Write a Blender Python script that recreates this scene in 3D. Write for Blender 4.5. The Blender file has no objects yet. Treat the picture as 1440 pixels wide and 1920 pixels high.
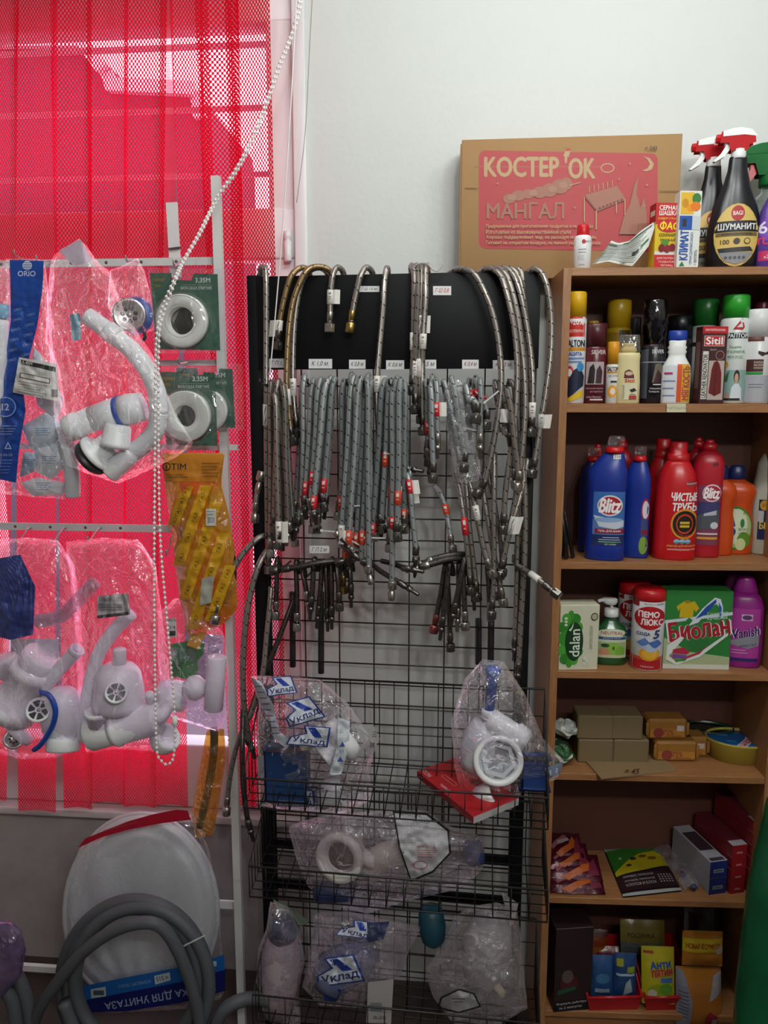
import bpy, bmesh, math, random
import numpy as np
from mathutils import Vector, Matrix, noise
from mathutils.geometry import delaunay_2d_cdt
random.seed(7)
SC = bpy.context.scene
COL = SC.collection
PI = math.pi
R = math.radians

# ---------------------------------------------------------------- camera
CAM_H, YAW, PITCH, FPX = 1.72, R(5.0), R(8.6), 1441.0
cam_data = bpy.data.cameras.new('camera')
cam = bpy.data.objects.new('camera', cam_data)
COL.objects.link(cam)
cam.location = (0, 0, CAM_H)
cam.rotation_euler = (R(90) - PITCH, 0, YAW)
cam_data.sensor_fit = 'VERTICAL'
cam_data.sensor_height = 36.0
cam_data.lens = FPX / 1920 * 36.0
cam_data.clip_start = 0.02
SC.camera = cam

# ---------------------------------------------------------------- colour management, world, lamps
SC.view_settings.view_transform = 'Standard'
SC.view_settings.look = 'None'
SC.view_settings.gamma = 1
SC.view_settings.use_curve_mapping = False
SC.view_settings.exposure = 0.0
SC.cycles.use_denoising = True
SC.cycles.max_bounces = 7
SC.cycles.diffuse_bounces = 3
SC.cycles.glossy_bounces = 3
SC.cycles.transmission_bounces = 4
SC.cycles.transparent_max_bounces = 24
SC.cycles.caustics_reflective = False
SC.cycles.caustics_refractive = False
SC.cycles.sample_clamp_indirect = 6.0
world = bpy.data.worlds.new('overcast_sky')
SC.world = world
world.use_nodes = True
_bg = world.node_tree.nodes['Background']
_bg.inputs['Color'].default_value = (0.92, 0.86, 1.0, 1)
_bg.inputs['Strength'].default_value = 3.5
LAMP_W = 22.5          # watts of the ceiling lamp near the window wall
def tube_light(x, y, z, length, watts, n=4):
    for k in range(n):
        l = bpy.data.lights.new('tube_light', 'POINT'); l.shadow_soft_size = 0.05
        l.energy = watts / n; l.color = (0.97, 1.0, 0.985)
        o = bpy.data.objects.new('tube_light', l); COL.objects.link(o); o.location = (x + length * ((k + 0.5) / n - 0.5), y, z)
tube_light(0.30, 1.12, 2.78, 1.15, LAMP_W)
tube_light(0.75, -0.8, 2.78, 1.15, LAMP_W * 3.0, 3)

# ---------------------------------------------------------------- pixel rays (1440 x 1920 frame) to points in the room
_M = cam.rotation_euler.to_matrix()
CX, CY, CZ = _M @ Vector((1, 0, 0)), _M @ Vector((0, 1, 0)), _M @ Vector((0, 0, -1))
CO = Vector((0, 0, CAM_H))
def ray(px, py):
    return CZ + CX * ((px - 720) / FPX) - CY * ((py - 960) / FPX)
def hit(px, py, p, n):
    d = ray(px, py)
    return CO + d * ((p - CO).dot(n) / d.dot(n))
def W(px, py, Y):
    return hit(px, py, Vector((0, Y, 0)), Vector((0, 1, 0)))
def depth(p):
    return (p - CO).dot(CZ)
def mpp(p):
    return depth(p) / FPX
class Plane:
    """an upright plane in the room that objects hang in: origin point and rotation about z"""
    def __init__(s, o, rot):
        s.o = Vector(o); s.rot = rot
        s.x = Vector((math.cos(rot), math.sin(rot), 0)); s.y = Vector((-math.sin(rot), math.cos(rot), 0))
    def P(s, px, py, d=0.0):      # d metres towards the viewer's side of the plane
        return hit(px, py, s.o - s.y * d, s.y)
    def local(s, p):
        q = p - s.o
        return Vector((q.dot(s.x), q.dot(s.y), q.z))
    def world(s, x, y, z):
        return s.o + s.x * x + s.y * y + Vector((0, 0, z))

# ---------------------------------------------------------------- materials
def lin(h):
    c = [int(h[i:i + 2], 16) / 255 for i in (0, 2, 4)]
    return tuple(((x + 0.055) / 1.055) ** 2.4 if x > 0.04045 else x / 12.92 for x in c) + (1,)
_mats = {}
def newmat(name):
    m = bpy.data.materials.new(name); m.use_nodes = True
    nt = m.node_tree; nt.nodes.clear()
    out = nt.nodes.new('ShaderNodeOutputMaterial')
    return m, nt, out
def N(nt, t, **kw):
    n = nt.nodes.new(t)
    for k, v in kw.items():
        if k.startswith('_'): setattr(n, k[1:], v)
        else: n.inputs[k.replace('0x', '')].default_value = v
    return n
def plain(h, rough=0.5, metal=0.0, spec=0.5, bump=0.0, bscale=40, var=0.04, trans=0.0):
    key = ('plain', h, rough, metal, spec, bump, bscale, var, trans)
    if key in _mats: return _mats[key]
    m, nt, out = newmat('surface_' + h)
    b = N(nt, 'ShaderNodeBsdfPrincipled', Roughness=rough, Metallic=metal)
    b.inputs['Specular IOR Level'].default_value = spec
    if trans: b.inputs['Transmission Weight'].default_value = trans
    tc = N(nt, 'ShaderNodeTexCoord')
    if var:
        nz = N(nt, 'ShaderNodeTexNoise', Scale=9.0, Detail=3.0)
        nt.links.new(tc.outputs['Object'], nz.inputs['Vector'])
        mx = N(nt, 'ShaderNodeMix', _data_type='RGBA')
        c = lin(h)
        mx.inputs[6].default_value = tuple(x * (1 - var) for x in c[:3]) + (1,)
        mx.inputs[7].default_value = tuple(min(1, x * (1 + var)) for x in c[:3]) + (1,)
        nt.links.new(nz.outputs['Fac'], mx.inputs[0]); nt.links.new(mx.outputs[2], b.inputs['Base Color'])
    else:
        b.inputs['Base Color'].default_value = lin(h)
    if bump:
        n2 = N(nt, 'ShaderNodeTexNoise', Scale=bscale, Detail=4.0)
        nt.links.new(tc.outputs['Object'], n2.inputs['Vector'])
        bp = N(nt, 'ShaderNodeBump', Strength=bump, Distance=0.01)
        nt.links.new(n2.outputs['Fac'], bp.inputs['Height']); nt.links.new(bp.outputs['Normal'], b.inputs['Normal'])
    nt.links.new(b.outputs[0], out.inputs[0])
    _mats[key] = m
    return m
def ink(h): return plain(h, 0.45, 0, 0.4, 0, 40, 0)
def math_n(nt, op, a, b=None):
    n = N(nt, 'ShaderNodeMath', _operation=op)
    for i, v in enumerate((a, b)):
        if v is None: continue
        if isinstance(v, (int, float)): n.inputs[i].default_value = v
        else: nt.links.new(v, n.inputs[i])
    return n.outputs[0]
def wood(h1, h2, scale=(6, 60, 60)):
    key = ('wood', h1, h2, scale)
    if key in _mats: return _mats[key]
    m, nt, out = newmat('wood_laminate')
    b = N(nt, 'ShaderNodeBsdfPrincipled', Roughness=0.42)
    tc = N(nt, 'ShaderNodeTexCoord'); mp = N(nt, 'ShaderNodeMapping'); mp.inputs['Scale'].default_value = scale
    nt.links.new(tc.outputs['Object'], mp.inputs['Vector'])
    nz = N(nt, 'ShaderNodeTexNoise', Scale=3.0, Detail=6.0, Roughness=0.7)
    nt.links.new(mp.outputs[0], nz.inputs['Vector'])
    cr = N(nt, 'ShaderNodeValToRGB'); cr.color_ramp.elements[0].position = 0.3; cr.color_ramp.elements[1].position = 0.7
    cr.color_ramp.elements[0].color = lin(h1); cr.color_ramp.elements[1].color = lin(h2)
    nt.links.new(nz.outputs['Fac'], cr.inputs[0]); nt.links.new(cr.outputs[0], b.inputs['Base Color'])
    nt.links.new(b.outputs[0], out.inputs[0]); _mats[key] = m
    return m
def braid(h1='b4afa8', h2='2a2725', metal=0.7, rough=0.24):
    key = ('braid', h1, h2)
    if key in _mats: return _mats[key]
    m, nt, out = newmat('braided_steel')
    b = N(nt, 'ShaderNodeBsdfPrincipled', Roughness=rough, Metallic=metal)
    uv = N(nt, 'ShaderNodeUVMap'); sp = N(nt, 'ShaderNodeSeparateXYZ'); nt.links.new(uv.outputs[0], sp.inputs[0])
    u, v = sp.outputs[0], sp.outputs[1]
    a1 = math_n(nt, 'SINE', math_n(nt, 'ADD', math_n(nt, 'MULTIPLY', u, 50.27), math_n(nt, 'MULTIPLY', v, 1500.0)))
    a2 = math_n(nt, 'SINE', math_n(nt, 'SUBTRACT', math_n(nt, 'MULTIPLY', u, 50.27), math_n(nt, 'MULTIPLY', v, 1500.0)))
    w = math_n(nt, 'MULTIPLY', a1, a2)
    fr = math_n(nt, 'FRACT', math_n(nt, 'ADD', u, math_n(nt, 'MULTIPLY', v, 36.0)))
    d0 = math_n(nt, 'LESS_THAN', math_n(nt, 'ABSOLUTE', math_n(nt, 'SUBTRACT', fr, 0.5)), 0.05)
    d1 = math_n(nt, 'MULTIPLY', d0, math_n(nt, 'LESS_THAN', math_n(nt, 'FRACT', math_n(nt, 'MULTIPLY', u, 5.0)), 0.55))
    cr = N(nt, 'ShaderNodeValToRGB'); cr.color_ramp.elements[0].position = 0.12; cr.color_ramp.elements[1].position = 0.75
    cr.color_ramp.elements[0].color = lin(h2); cr.color_ramp.elements[1].color = lin(h1)
    nt.links.new(math_n(nt, 'ADD', math_n(nt, 'MULTIPLY', w, 0.5), 0.62), cr.inputs[0])
    mx = N(nt, 'ShaderNodeMix', _data_type='RGBA'); mx.inputs[7].default_value = (0.01, 0.01, 0.012, 1)
    nt.links.new(d1, mx.inputs[0]); nt.links.new(cr.outputs[0], mx.inputs[6]); nt.links.new(mx.outputs[2], b.inputs['Base Color'])
    bp = N(nt, 'ShaderNodeBump', Strength=0.18, Distance=0.002)
    nt.links.new(w, bp.inputs['Height']); nt.links.new(bp.outputs[0], b.inputs['Normal'])
    nt.links.new(b.outputs[0], out.inputs[0]); _mats[key] = m
    return m
def film(h='ffffff', haze=0.10, hazecol='e8e6ea', gloss=0.5, scale=22.0):
    """thin crinkled clear plastic"""
    key = ('film', h, haze, hazecol, gloss, scale)
    if key in _mats: return _mats[key]
    m, nt, out = newmat('clear_plastic_film')
    tr = N(nt, 'ShaderNodeBsdfTransparent'); tr.inputs['Color'].default_value = lin(h)
    gl = N(nt, 'ShaderNodeBsdfGlossy', Roughness=0.09); gl.inputs['Color'].default_value = (1, 1, 1, 1)
    df = N(nt, 'ShaderNodeBsdfDiffuse'); df.inputs['Color'].default_value = lin(hazecol)
    tl = N(nt, 'ShaderNodeBsdfTranslucent'); tl.inputs['Color'].default_value = lin(hazecol)
    tc = N(nt, 'ShaderNodeTexCoord')
    nz = N(nt, 'ShaderNodeTexNoise', Scale=scale, Detail=3.0, Distortion=1.2)
    nt.links.new(tc.outputs['Object'], nz.inputs['Vector'])
    bp = N(nt, 'ShaderNodeBump', Strength=1.0, Distance=0.02)
    nt.links.new(nz.outputs['Fac'], bp.inputs['Height'])
    nt.links.new(bp.outputs[0], gl.inputs['Normal'])
    fr = N(nt, 'ShaderNodeLayerWeight', Blend=0.25); nt.links.new(bp.outputs[0], fr.inputs['Normal'])
    mh = N(nt, 'ShaderNodeMixShader'); mh.inputs[0].default_value = 0.4
    nt.links.new(df.outputs[0], mh.inputs[1]); nt.links.new(tl.outputs[0], mh.inputs[2])
    m1 = N(nt, 'ShaderNodeMixShader'); nt.links.new(tr.outputs[0], m1.inputs[1]); nt.links.new(mh.outputs[0], m1.inputs[2])
    n3 = N(nt, 'ShaderNodeTexNoise', Scale=scale * 0.6, Detail=4.0); nt.links.new(tc.outputs['Object'], n3.inputs['Vector'])
    nt.links.new(math_n(nt, 'MULTIPLY', math_n(nt, 'POWER', n3.outputs['Fac'], 2.0), haze * 4.0), m1.inputs[0])
    rg = math_n(nt, 'ADD', math_n(nt, 'MULTIPLY', fr.outputs['Fresnel'], gloss * 0.6), 0.07)
    nt.links.new(rg, gl.inputs['Color'])
    m2 = N(nt, 'ShaderNodeAddShader'); nt.links.new(m1.outputs[0], m2.inputs[0]); nt.links.new(gl.outputs[0], m2.inputs[1])
    nt.links.new(m2.outputs[0], out.inputs[0]); _mats[key] = m
    return m
def blind_fabric():
    key = 'blind'
    if key in _mats: return _mats[key]
    m, nt, out = newmat('red_perforated_fabric')
    uv = N(nt, 'ShaderNodeUVMap'); sp = N(nt, 'ShaderNodeSeparateXYZ'); nt.links.new(uv.outputs[0], sp.inputs[0])
    u, v = sp.outputs[0], sp.outputs[1]
    # staggered oval openings, 6.6 mm across, 10 mm down
    a = math_n(nt, 'MULTIPLY', u, 1 / 0.0074); b_ = math_n(nt, 'MULTIPLY', v, 1 / 0.0125)
    w = math_n(nt, 'MULTIPLY', math_n(nt, 'COSINE', math_n(nt, 'MULTIPLY', a, 2 * PI)), math_n(nt, 'COSINE', math_n(nt, 'MULTIPLY', b_, 2 * PI)))
    hole = math_n(nt, 'GREATER_THAN', w, 0.10)
    df = N(nt, 'ShaderNodeBsdfDiffuse'); df.inputs['Color'].default_value = lin('c41a30')
    tl = N(nt, 'ShaderNodeBsdfTranslucent'); tl.inputs['Color'].default_value = lin('ff163c')
    mx = N(nt, 'ShaderNodeMixShader'); mx.inputs[0].default_value = 0.58
    nt.links.new(df.outputs[0], mx.inputs[1]); nt.links.new(tl.outputs[0], mx.inputs[2])
    tr = N(nt, 'ShaderNodeBsdfTransparent')
    m2 = N(nt, 'ShaderNodeMixShader'); nt.links.new(math_n(nt, 'MULTIPLY', hole, 0.72), m2.inputs[0])
    nt.links.new(mx.outputs[0], m2.inputs[1]); nt.links.new(tr.outputs[0], m2.inputs[2])
    nt.links.new(m2.outputs[0], out.inputs[0]); _mats[key] = m
    return m
def emit(h, s):
    key = ('emit', h, s)
    if key in _mats: return _mats[key]
    m, nt, out = newmat('lamp_tube'); e = N(nt, 'ShaderNodeEmission', Strength=s); e.inputs[0].default_value = lin(h)
    nt.links.new(e.outputs[0], out.inputs[0]); _mats[key] = m
    return m
def pane_glass():
    key = 'glass'
    if key in _mats: return _mats[key]
    m, nt, out = newmat('window_glass')
    tr = N(nt, 'ShaderNodeBsdfTransparent'); tr.inputs[0].default_value = (0.97, 0.96, 0.99, 1)
    gl = N(nt, 'ShaderNodeBsdfGlossy', Roughness=0.02); fr = N(nt, 'ShaderNodeFresnel', IOR=1.4)
    mx = N(nt, 'ShaderNodeMixShader'); nt.links.new(math_n(nt, 'MULTIPLY', fr.outputs[0], 0.06), mx.inputs[0]); nt.links.new(tr.outputs[0], mx.inputs[1]); nt.links.new(gl.outputs[0], mx.inputs[2])
    nt.links.new(mx.outputs[0], out.inputs[0]); _mats[key] = m
    return m

# ---------------------------------------------------------------- mesh building
class MB:
    def __init__(s):
        s.v, s.f, s.m, s.sm, s.uv, s.mats = [], [], [], [], {}, []
        s.xf = None
    def mi(s, mat):
        if mat not in s.mats: s.mats.append(mat)
        return s.mats.index(mat)
    def add(s, vs, fs, mat, smooth=True, uvs=None):
        b = len(s.v); k = s.mi(mat)
        for i, p in enumerate(vs):
            p = Vector(p)
            s.v.append(s.xf @ p if s.xf else p)
            if uvs: s.uv[b + i] = uvs[i]
        for f in fs:
            s.f.append([b + i for i in f]); s.m.append(k); s.sm.append(smooth)
        return s
    def box(s, lo, hi, mat, bev=0.0, seg=2):
        lo, hi = Vector(lo), Vector(hi)
        bm = bmesh.new(); bmesh.ops.create_cube(bm, size=1.0)
        for v in bm.verts:
            v.co = Vector(((lo[i] + hi[i]) / 2 + v.co[i] * (hi[i] - lo[i])) for i in range(3))
        if bev: bmesh.ops.bevel(bm, geom=bm.edges[:], offset=bev, segments=seg, affect='EDGES', profile=0.5)
        bm.verts.index_update()
        s.add([v.co.copy() for v in bm.verts], [[v.index for v in f.verts] for f in bm.faces], mat, bool(bev) and seg > 1)
        bm.free(); return s
    def bar(s, a, b, w, t, mat, up=(0, 0, 1)):
        """a straight square bar from a to b"""
        a, b = Vector(a), Vector(b); d = (b - a).normalized(); up = Vector(up)
        if abs(d.dot(up)) > 0.95: up = Vector((0, 1, 0))
        x = d.cross(up).normalized(); y = x.cross(d)
        vs = [p + x * (sx * w / 2) + y * (sy * t / 2) for p in (a, b) for sx, sy in ((-1, -1), (1, -1), (1, 1), (-1, 1))]
        return s.add(vs, [(3, 2, 1, 0), (4, 5, 6, 7), (0, 1, 5, 4), (1, 2, 6, 5), (2, 3, 7, 6), (3, 0, 4, 7)], mat, False)
    def tube(s, pts, r, mat, n=8, cap=True, uv=False):
        pts = [Vector(p) for p in pts]
        rs = r if isinstance(r, (list, tuple)) else [r] * len(pts)
        vs, us = [], []; L = 0.0
        t0 = (pts[1] - pts[0]).normalized()
        ref = Vector((0, 1, 0)) if abs(t0.y) < 0.9 else Vector((1, 0, 0))
        x = (ref - t0 * ref.dot(t0)).normalized()
        for i, p in enumerate(pts):
            a = pts[max(i - 1, 0)]; b = pts[min(i + 1, len(pts) - 1)]
            t = (b - a).normalized() if (b - a).length > 1e-9 else t0
            x = x - t * x.dot(t)
            x = x.normalized() if x.length > 1e-6 else t.orthogonal().normalized()
            y = t.cross(x)
            if i: L += (p - pts[i - 1]).length
            for k in range(n + 1):
                an = 2 * PI * k / n
                vs.append(p + (x * math.cos(an) + y * math.sin(an)) * rs[i]); us.append((k / n, L))
        fs = [(i * (n + 1) + k, i * (n + 1) + k + 1, (i + 1) * (n + 1) + k + 1, (i + 1) * (n + 1) + k) for i in range(len(pts) - 1) for k in range(n)]
        if cap:
            fs.append(tuple(range(n - 1, -1, -1))); o = (len(pts) - 1) * (n + 1); fs.append(tuple(o + k for k in range(n)))
        return s.add(vs, fs, mat, True, us if uv else None)
    def turn(s, p0, axis, prof, mat, n=24, smooth=True, hexa=False):
        """surface of revolution: prof = (distance along axis, radius)"""
        p0 = Vector(p0); t = Vector(axis).normalized()
        x = t.orthogonal().normalized(); y = t.cross(x)
        vs = []
        for d, r in prof:
            for k in range(n):
                an = 2 * PI * k / n
                vs.append(p0 + t * d + (x * math.cos(an) + y * math.sin(an)) * r)
        fs = [(i * n + k, i * n + (k + 1) % n, (i + 1) * n + (k + 1) % n, (i + 1) * n + k) for i in range(len(prof) - 1) for k in range(n)]
        if prof[0][1] > 1e-6: fs.append(tuple(range(n - 1, -1, -1)))
        if prof[-1][1] > 1e-6: fs.append(tuple((len(prof) - 1) * n + k for k in range(n)))
        return s.add(vs, fs, mat, smooth)
    def ring(s, c, axis, rad, tr, mat, n=32, m=10):
        c = Vector(c); t = Vector(axis).normalized(); x = t.orthogonal().normalized(); y = t.cross(x)
        pts = [c + (x * math.cos(2 * PI * k / n) + y * math.sin(2 * PI * k / n)) * rad for k in range(n + 1)]
        return s.tube(pts, tr, mat, m, False)
    def loft(s, secs, mat, n=36, exp=2.0, cap=True):
        """secs: (z, rx, ry, cx, cy)"""
        vs = []
        for z, rx, ry, cx, cy in secs:
            for k in range(n):
                an = 2 * PI * k / n; c, q = math.cos(an), math.sin(an)
                vs.append((cx + rx * math.copysign(abs(c) ** (2 / exp), c), cy + ry * math.copysign(abs(q) ** (2 / exp), q), z))
        fs = [(i * n + k, i * n + (k + 1) % n, (i + 1) * n + (k + 1) % n, (i + 1) * n + k) for i in range(len(secs) - 1) for k in range(n)]
        if cap:
            fs.append(tuple(range(n - 1, -1, -1))); fs.append(tuple((len(secs) - 1) * n + k for k in range(n)))
        return s.add(vs, fs, mat)
    def grid(s, fn, nu, nv, mat, smooth=True, uvfn=None):
        vs = [fn(i / nu, j / nv) for j in range(nv + 1) for i in range(nu + 1)]
        us = [uvfn(i / nu, j / nv) for j in range(nv + 1) for i in range(nu + 1)] if uvfn else None
        fs = [(j * (nu + 1) + i, j * (nu + 1) + i + 1, (j + 1) * (nu + 1) + i + 1, (j + 1) * (nu + 1) + i) for j in range(nv) for i in range(nu)]
        return s.add(vs, fs, mat, smooth, us)
    def prism(s, poly, fn, d, mat, bevel=False):
        """poly in 2D, fn(u, v, w) -> point, thickness 0..d"""
        n = len(poly)
        vs = [fn(u, v, 0) for u, v in poly] + [fn(u, v, d) for u, v in poly]
        return s.add(vs, [tuple(range(n)), tuple(range(2 * n - 1, n - 1, -1))] + [(i, (i + 1) % n, n + (i + 1) % n, n + i) for i in range(n)], mat, False)
    def build(s, name, parent=None, world=False):
        """world=True: the points are room points, the parent carries only a location"""
        off = Vector((0, 0, 0))
        if world:
            if parent: off = Vector(parent.location)
            else:
                off = Vector((sum(v.x for v in s.v) / len(s.v), sum(v.y for v in s.v) / len(s.v), min(v.z for v in s.v)))
        me = bpy.data.meshes.new(name)
        me.from_pydata([v - off for v in s.v], [], s.f)
        for m in s.mats: me.materials.append(m)
        me.polygons.foreach_set('material_index', s.m); me.polygons.foreach_set('use_smooth', s.sm)
        if s.uv:
            ul = me.uv_layers.new(name='UVMap')
            li = [0] * len(me.loops); me.loops.foreach_get('vertex_index', li)
            flat = []
            for i in li: flat.extend(s.uv.get(i, (0, 0)))
            ul.data.foreach_set('uv', flat)
        me.update()
        o = bpy.data.objects.new(name, me); COL.objects.link(o)
        if parent: o.parent = parent
        elif world: o.location = off
        return o
def tag(o, label, cat, group=None):
    o['label'] = label; o['category'] = cat
    if group: o['group'] = group
    return o
def thing(name, label, cat, loc=(0, 0, 0), rot=0.0, group=None):
    o = bpy.data.objects.new(name, None); COL.objects.link(o)
    o.empty_display_size = 0.03; o.location = loc; o.rotation_euler = (0, 0, rot)
    return tag(o, label, cat, group)
def struct(o):
    o['kind'] = 'structure'; return o
def smooth_path(pts, sub=6):
    pts = [Vector(p) for p in pts]
    if len(pts) < 3: return [pts[0].lerp(pts[-1], i / sub) for i in range(sub + 1)]
    out = []
    for i in range(len(pts) - 1):
        p0 = pts[i - 1] if i else pts[0] * 2 - pts[1]
        p1, p2 = pts[i], pts[i + 1]
        p3 = pts[i + 2] if i + 2 < len(pts) else pts[-1] * 2 - pts[-2]
        for k in range(sub):
            t = k / sub
            out.append(0.5 * ((2 * p1) + (p2 - p0) * t + (2 * p0 - 5 * p1 + 4 * p2 - p3) * t * t + (3 * p1 - p0 - 3 * p2 + p3) * t ** 3))
    out.append(pts[-1])
    return out

# ---------------------------------------------------------------- lettering and printed shapes
_glyphs = {}
_twins = str.maketrans('АВЕКМНОРСТХаеорсху', 'ABEKMHOPCTXaeopcxy')     # letters drawn alike in both alphabets
def glyphs(txt, bold):
    txt = txt.translate(_twins)
    key = txt
    if key in _glyphs: return _glyphs[key]
    cu = bpy.data.curves.new('lettering', 'FONT'); cu.body = txt; cu.resolution_u = 3; cu.fill_mode = 'NONE'
    ob = bpy.data.objects.new('lettering', cu); COL.objects.link(ob)
    dg = bpy.context.evaluated_depsgraph_get(); dg.update()
    me = bpy.data.meshes.new_from_object(ob.evaluated_get(dg))
    vs = [(v.co.x, v.co.y) for v in me.vertices]; ed = [tuple(e.vertices) for e in me.edges]
    bpy.data.objects.remove(ob); bpy.data.curves.remove(cu); bpy.data.meshes.remove(me)
    fs = []
    if vs:
        # outlines run along rising vertex numbers; keep the triangles with a non-zero winding number
        dr = []
        for i, j in ed:
            i, j = min(i, j), max(i, j)
            dr.append((i, j) if j == i + 1 else (j, i))
        res = delaunay_2d_cdt([Vector(v) for v in vs], dr, [], 0, 1e-6)
        P2 = np.array([tuple(v) for v in res[0]]); T = np.array(res[2])
        A = np.array(vs); E = np.array(dr); y0, y1 = A[E[:, 0], 1], A[E[:, 1], 1]; x0, x1 = A[E[:, 0], 0], A[E[:, 1], 0]
        C = P2[T].mean(axis=1); wn = np.zeros(len(T))
        for k in range(len(E)):
            up = (y0[k] <= C[:, 1]) & (y1[k] > C[:, 1]); dn = (y1[k] <= C[:, 1]) & (y0[k] > C[:, 1])
            s_ = (x1[k] - x0[k]) * (C[:, 1] - y0[k]) - (C[:, 0] - x0[k]) * (y1[k] - y0[k])
            wn += np.where(up & (s_ > 0), 1, 0) - np.where(dn & (s_ < 0), 1, 0)
        vs = [tuple(p) for p in P2]; fs = [tuple(int(i) for i in t) for t in T[wn != 0]]
        used = sorted({i for f in fs for i in f}); mp_ = {o: n for n, o in enumerate(used)}
        vs = [vs[i] for i in used]; fs = [tuple(mp_[i] for i in f) for f in fs]
    if vs:
        x0, x1 = min(v[0] for v in vs), max(v[0] for v in vs); y0, y1 = min(v[1] for v in vs), max(v[1] for v in vs)
        hgt = max(y1 - y0, 1e-3)
        vs = [((x - (x0 + x1) / 2) / hgt, (y - (y0 + y1) / 2) / hgt) for x, y in vs]
        wid = (x1 - x0) / hgt
    else: wid = 0
    _glyphs[key] = (vs, fs, wid)
    return _glyphs[key]
def ngon(cu, cv, ru, rv, n=24):
    return [(cu + ru * math.cos(2 * PI * k / n), cv + rv * math.sin(2 * PI * k / n)) for k in range(n)]
def slice2d(faces, su, sv, dv=0.012):
    """cut flat printed polygons along a common grid so that they bend with a curved surface"""
    bm = bmesh.new()
    for pts in faces: 
        try: bm.faces.new([bm.verts.new((a, b, 0)) for a, b in pts])
        except ValueError: pass
    allp = [p for f in faces for p in f]
    for ax, st in ((0, 0.005 / su), (1, abs(dv / sv))):
        lo, hi = min(p[ax] for p in allp), max(p[ax] for p in allp)
        no = (1, 0, 0) if ax == 0 else (0, 1, 0)
        for q in range(int(math.floor(lo / st)) + 1, int(math.ceil(hi / st))):
            bmesh.ops.bisect_plane(bm, geom=bm.verts[:] + bm.edges[:] + bm.faces[:], plane_co=(q * st * no[0], q * st * no[1], 0), plane_no=no)
    bm.verts.index_update()
    r = [(v.co.x, v.co.y) for v in bm.verts], [[v.index for v in f.verts] for f in bm.faces]
    bm.free(); return r
def decals(spec, fn, su, sv, mb=None, step=0.00007, curved=False, h0=0.0004, dv=0.012):
    """spec: printed shapes in (u, v); fn(u, v, h) -> point; su, sv: metres per unit of u and v (sv < 0 when v runs down)"""
    mb = mb or MB(); lay = h0
    for it in spec:
        k = it[0]
        if k == 't':
            _, txt, u, v, hv, c = it[:6]
            o = it[6] if len(it) > 6 else {}
            vs, fs, wid = glyphs(txt, o.get('b', 0.0))
            if not vs: continue
            hm = abs(hv * sv); xs = 1.0
            if 'w' in o: xs = o['w'] * (abs(sv) if o.get('a') == 90 else su) / (wid * hm)   # upright lines: w is a share of the height
            an = R(o.get('a', 0)); ca, sa = math.cos(an), math.sin(an); sh = o.get('s', 0.0)
            pts = []
            for x, y in vs:
                x, y = (x * xs + y * sh) * hm, y * hm
                x, y = x * ca - y * sa, x * sa + y * ca
                pts.append((u + x / su, v + y / sv))
            d = o.get('b', 0.0) * 0.8 * hm        # bold strokes: the same letters laid again a little to each side
            for q, (ox_, oy_) in enumerate(((-d, 0), (d, 0), (0, d), (0, -d)) if d else ((0, 0),)):
                pq = [(a + ox_ / su, b + oy_ / sv) for a, b in pts]
                if curved: v2, f2 = slice2d([[pq[i] for i in f] for f in fs], su, sv, dv)
                else: v2, f2 = pq, fs
                mb.add([fn(a, b, lay) for a, b in v2], f2, ink(c), False)
                lay += 0.00003
            lay += step
            continue
        else:
            if k == 'r': faces, c = [[(it[1], it[2]), (it[3], it[2]), (it[3], it[4]), (it[1], it[4])]], it[5]
            elif k == 'e': faces, c = [ngon(*it[1:5])], it[5]
            else: faces, c = [it[1]], it[2]
        if curved:
            vs2, fs2 = slice2d(faces, su, sv, dv)
        else: vs2, fs2 = faces[0], [tuple(range(len(faces[0])))]
        mb.add([fn(a, b, lay) for a, b in vs2], fs2, ink(c), False)
        lay += step
    return mb

# ================================================================ the room
WY, CEIL = 2.05, 2.95
plaster = plain('dcdfdc', 0.85, 0, 0.3, 0.08, 60, 0.02)
dado = plain('a8a09e', 0.85, 0, 0.3, 0.3, 14, 0.28)
pvc = plain('eceaec', 0.35, 0, 0.5)
WX0, WX1 = -1.75, W(556, 420, WY).x          # window opening
WZ0, WZ1 = W(200, 1512, WY).z, 2.80
XL, XR, YB = -2.1, 1.75, -2.6
b = MB()
b.box((XL, WY, 0), (WX0, WY + 0.26, CEIL), plaster)
b.box((WX1, WY, 0), (XR, WY + 0.26, CEIL), plaster)
b.box((WX0, WY, WZ1), (WX1, WY + 0.26, CEIL), plaster)
b.box((WX0, WY, 0), (WX1, WY + 0.26, WZ0), dado)
struct(b.build('wall_back'))
goods = plain('b4aea8', 0.8)
struct(MB().box((XL - 0.1, YB, 0), (XL, WY + 0.26, CEIL), goods).build('wall_left'))
struct(MB().box((XR, YB, 0), (XR + 0.1, WY + 0.26, CEIL), goods).build('wall_right'))
struct(MB().box((XL, YB - 0.1, 0), (XR, YB, CEIL), goods).build('wall_front'))
struct(MB().box((XL, YB, -0.1), (XR, WY, 0), plain('4a403c', 0.55, 0, 0.4, 0.1, 8, 0.2)).build('floor'))
struct(MB().box((XL - 0.1, YB - 0.1, CEIL), (XR + 0.1, WY + 0.26, CEIL + 0.1), plaster).build('ceiling'))

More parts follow.
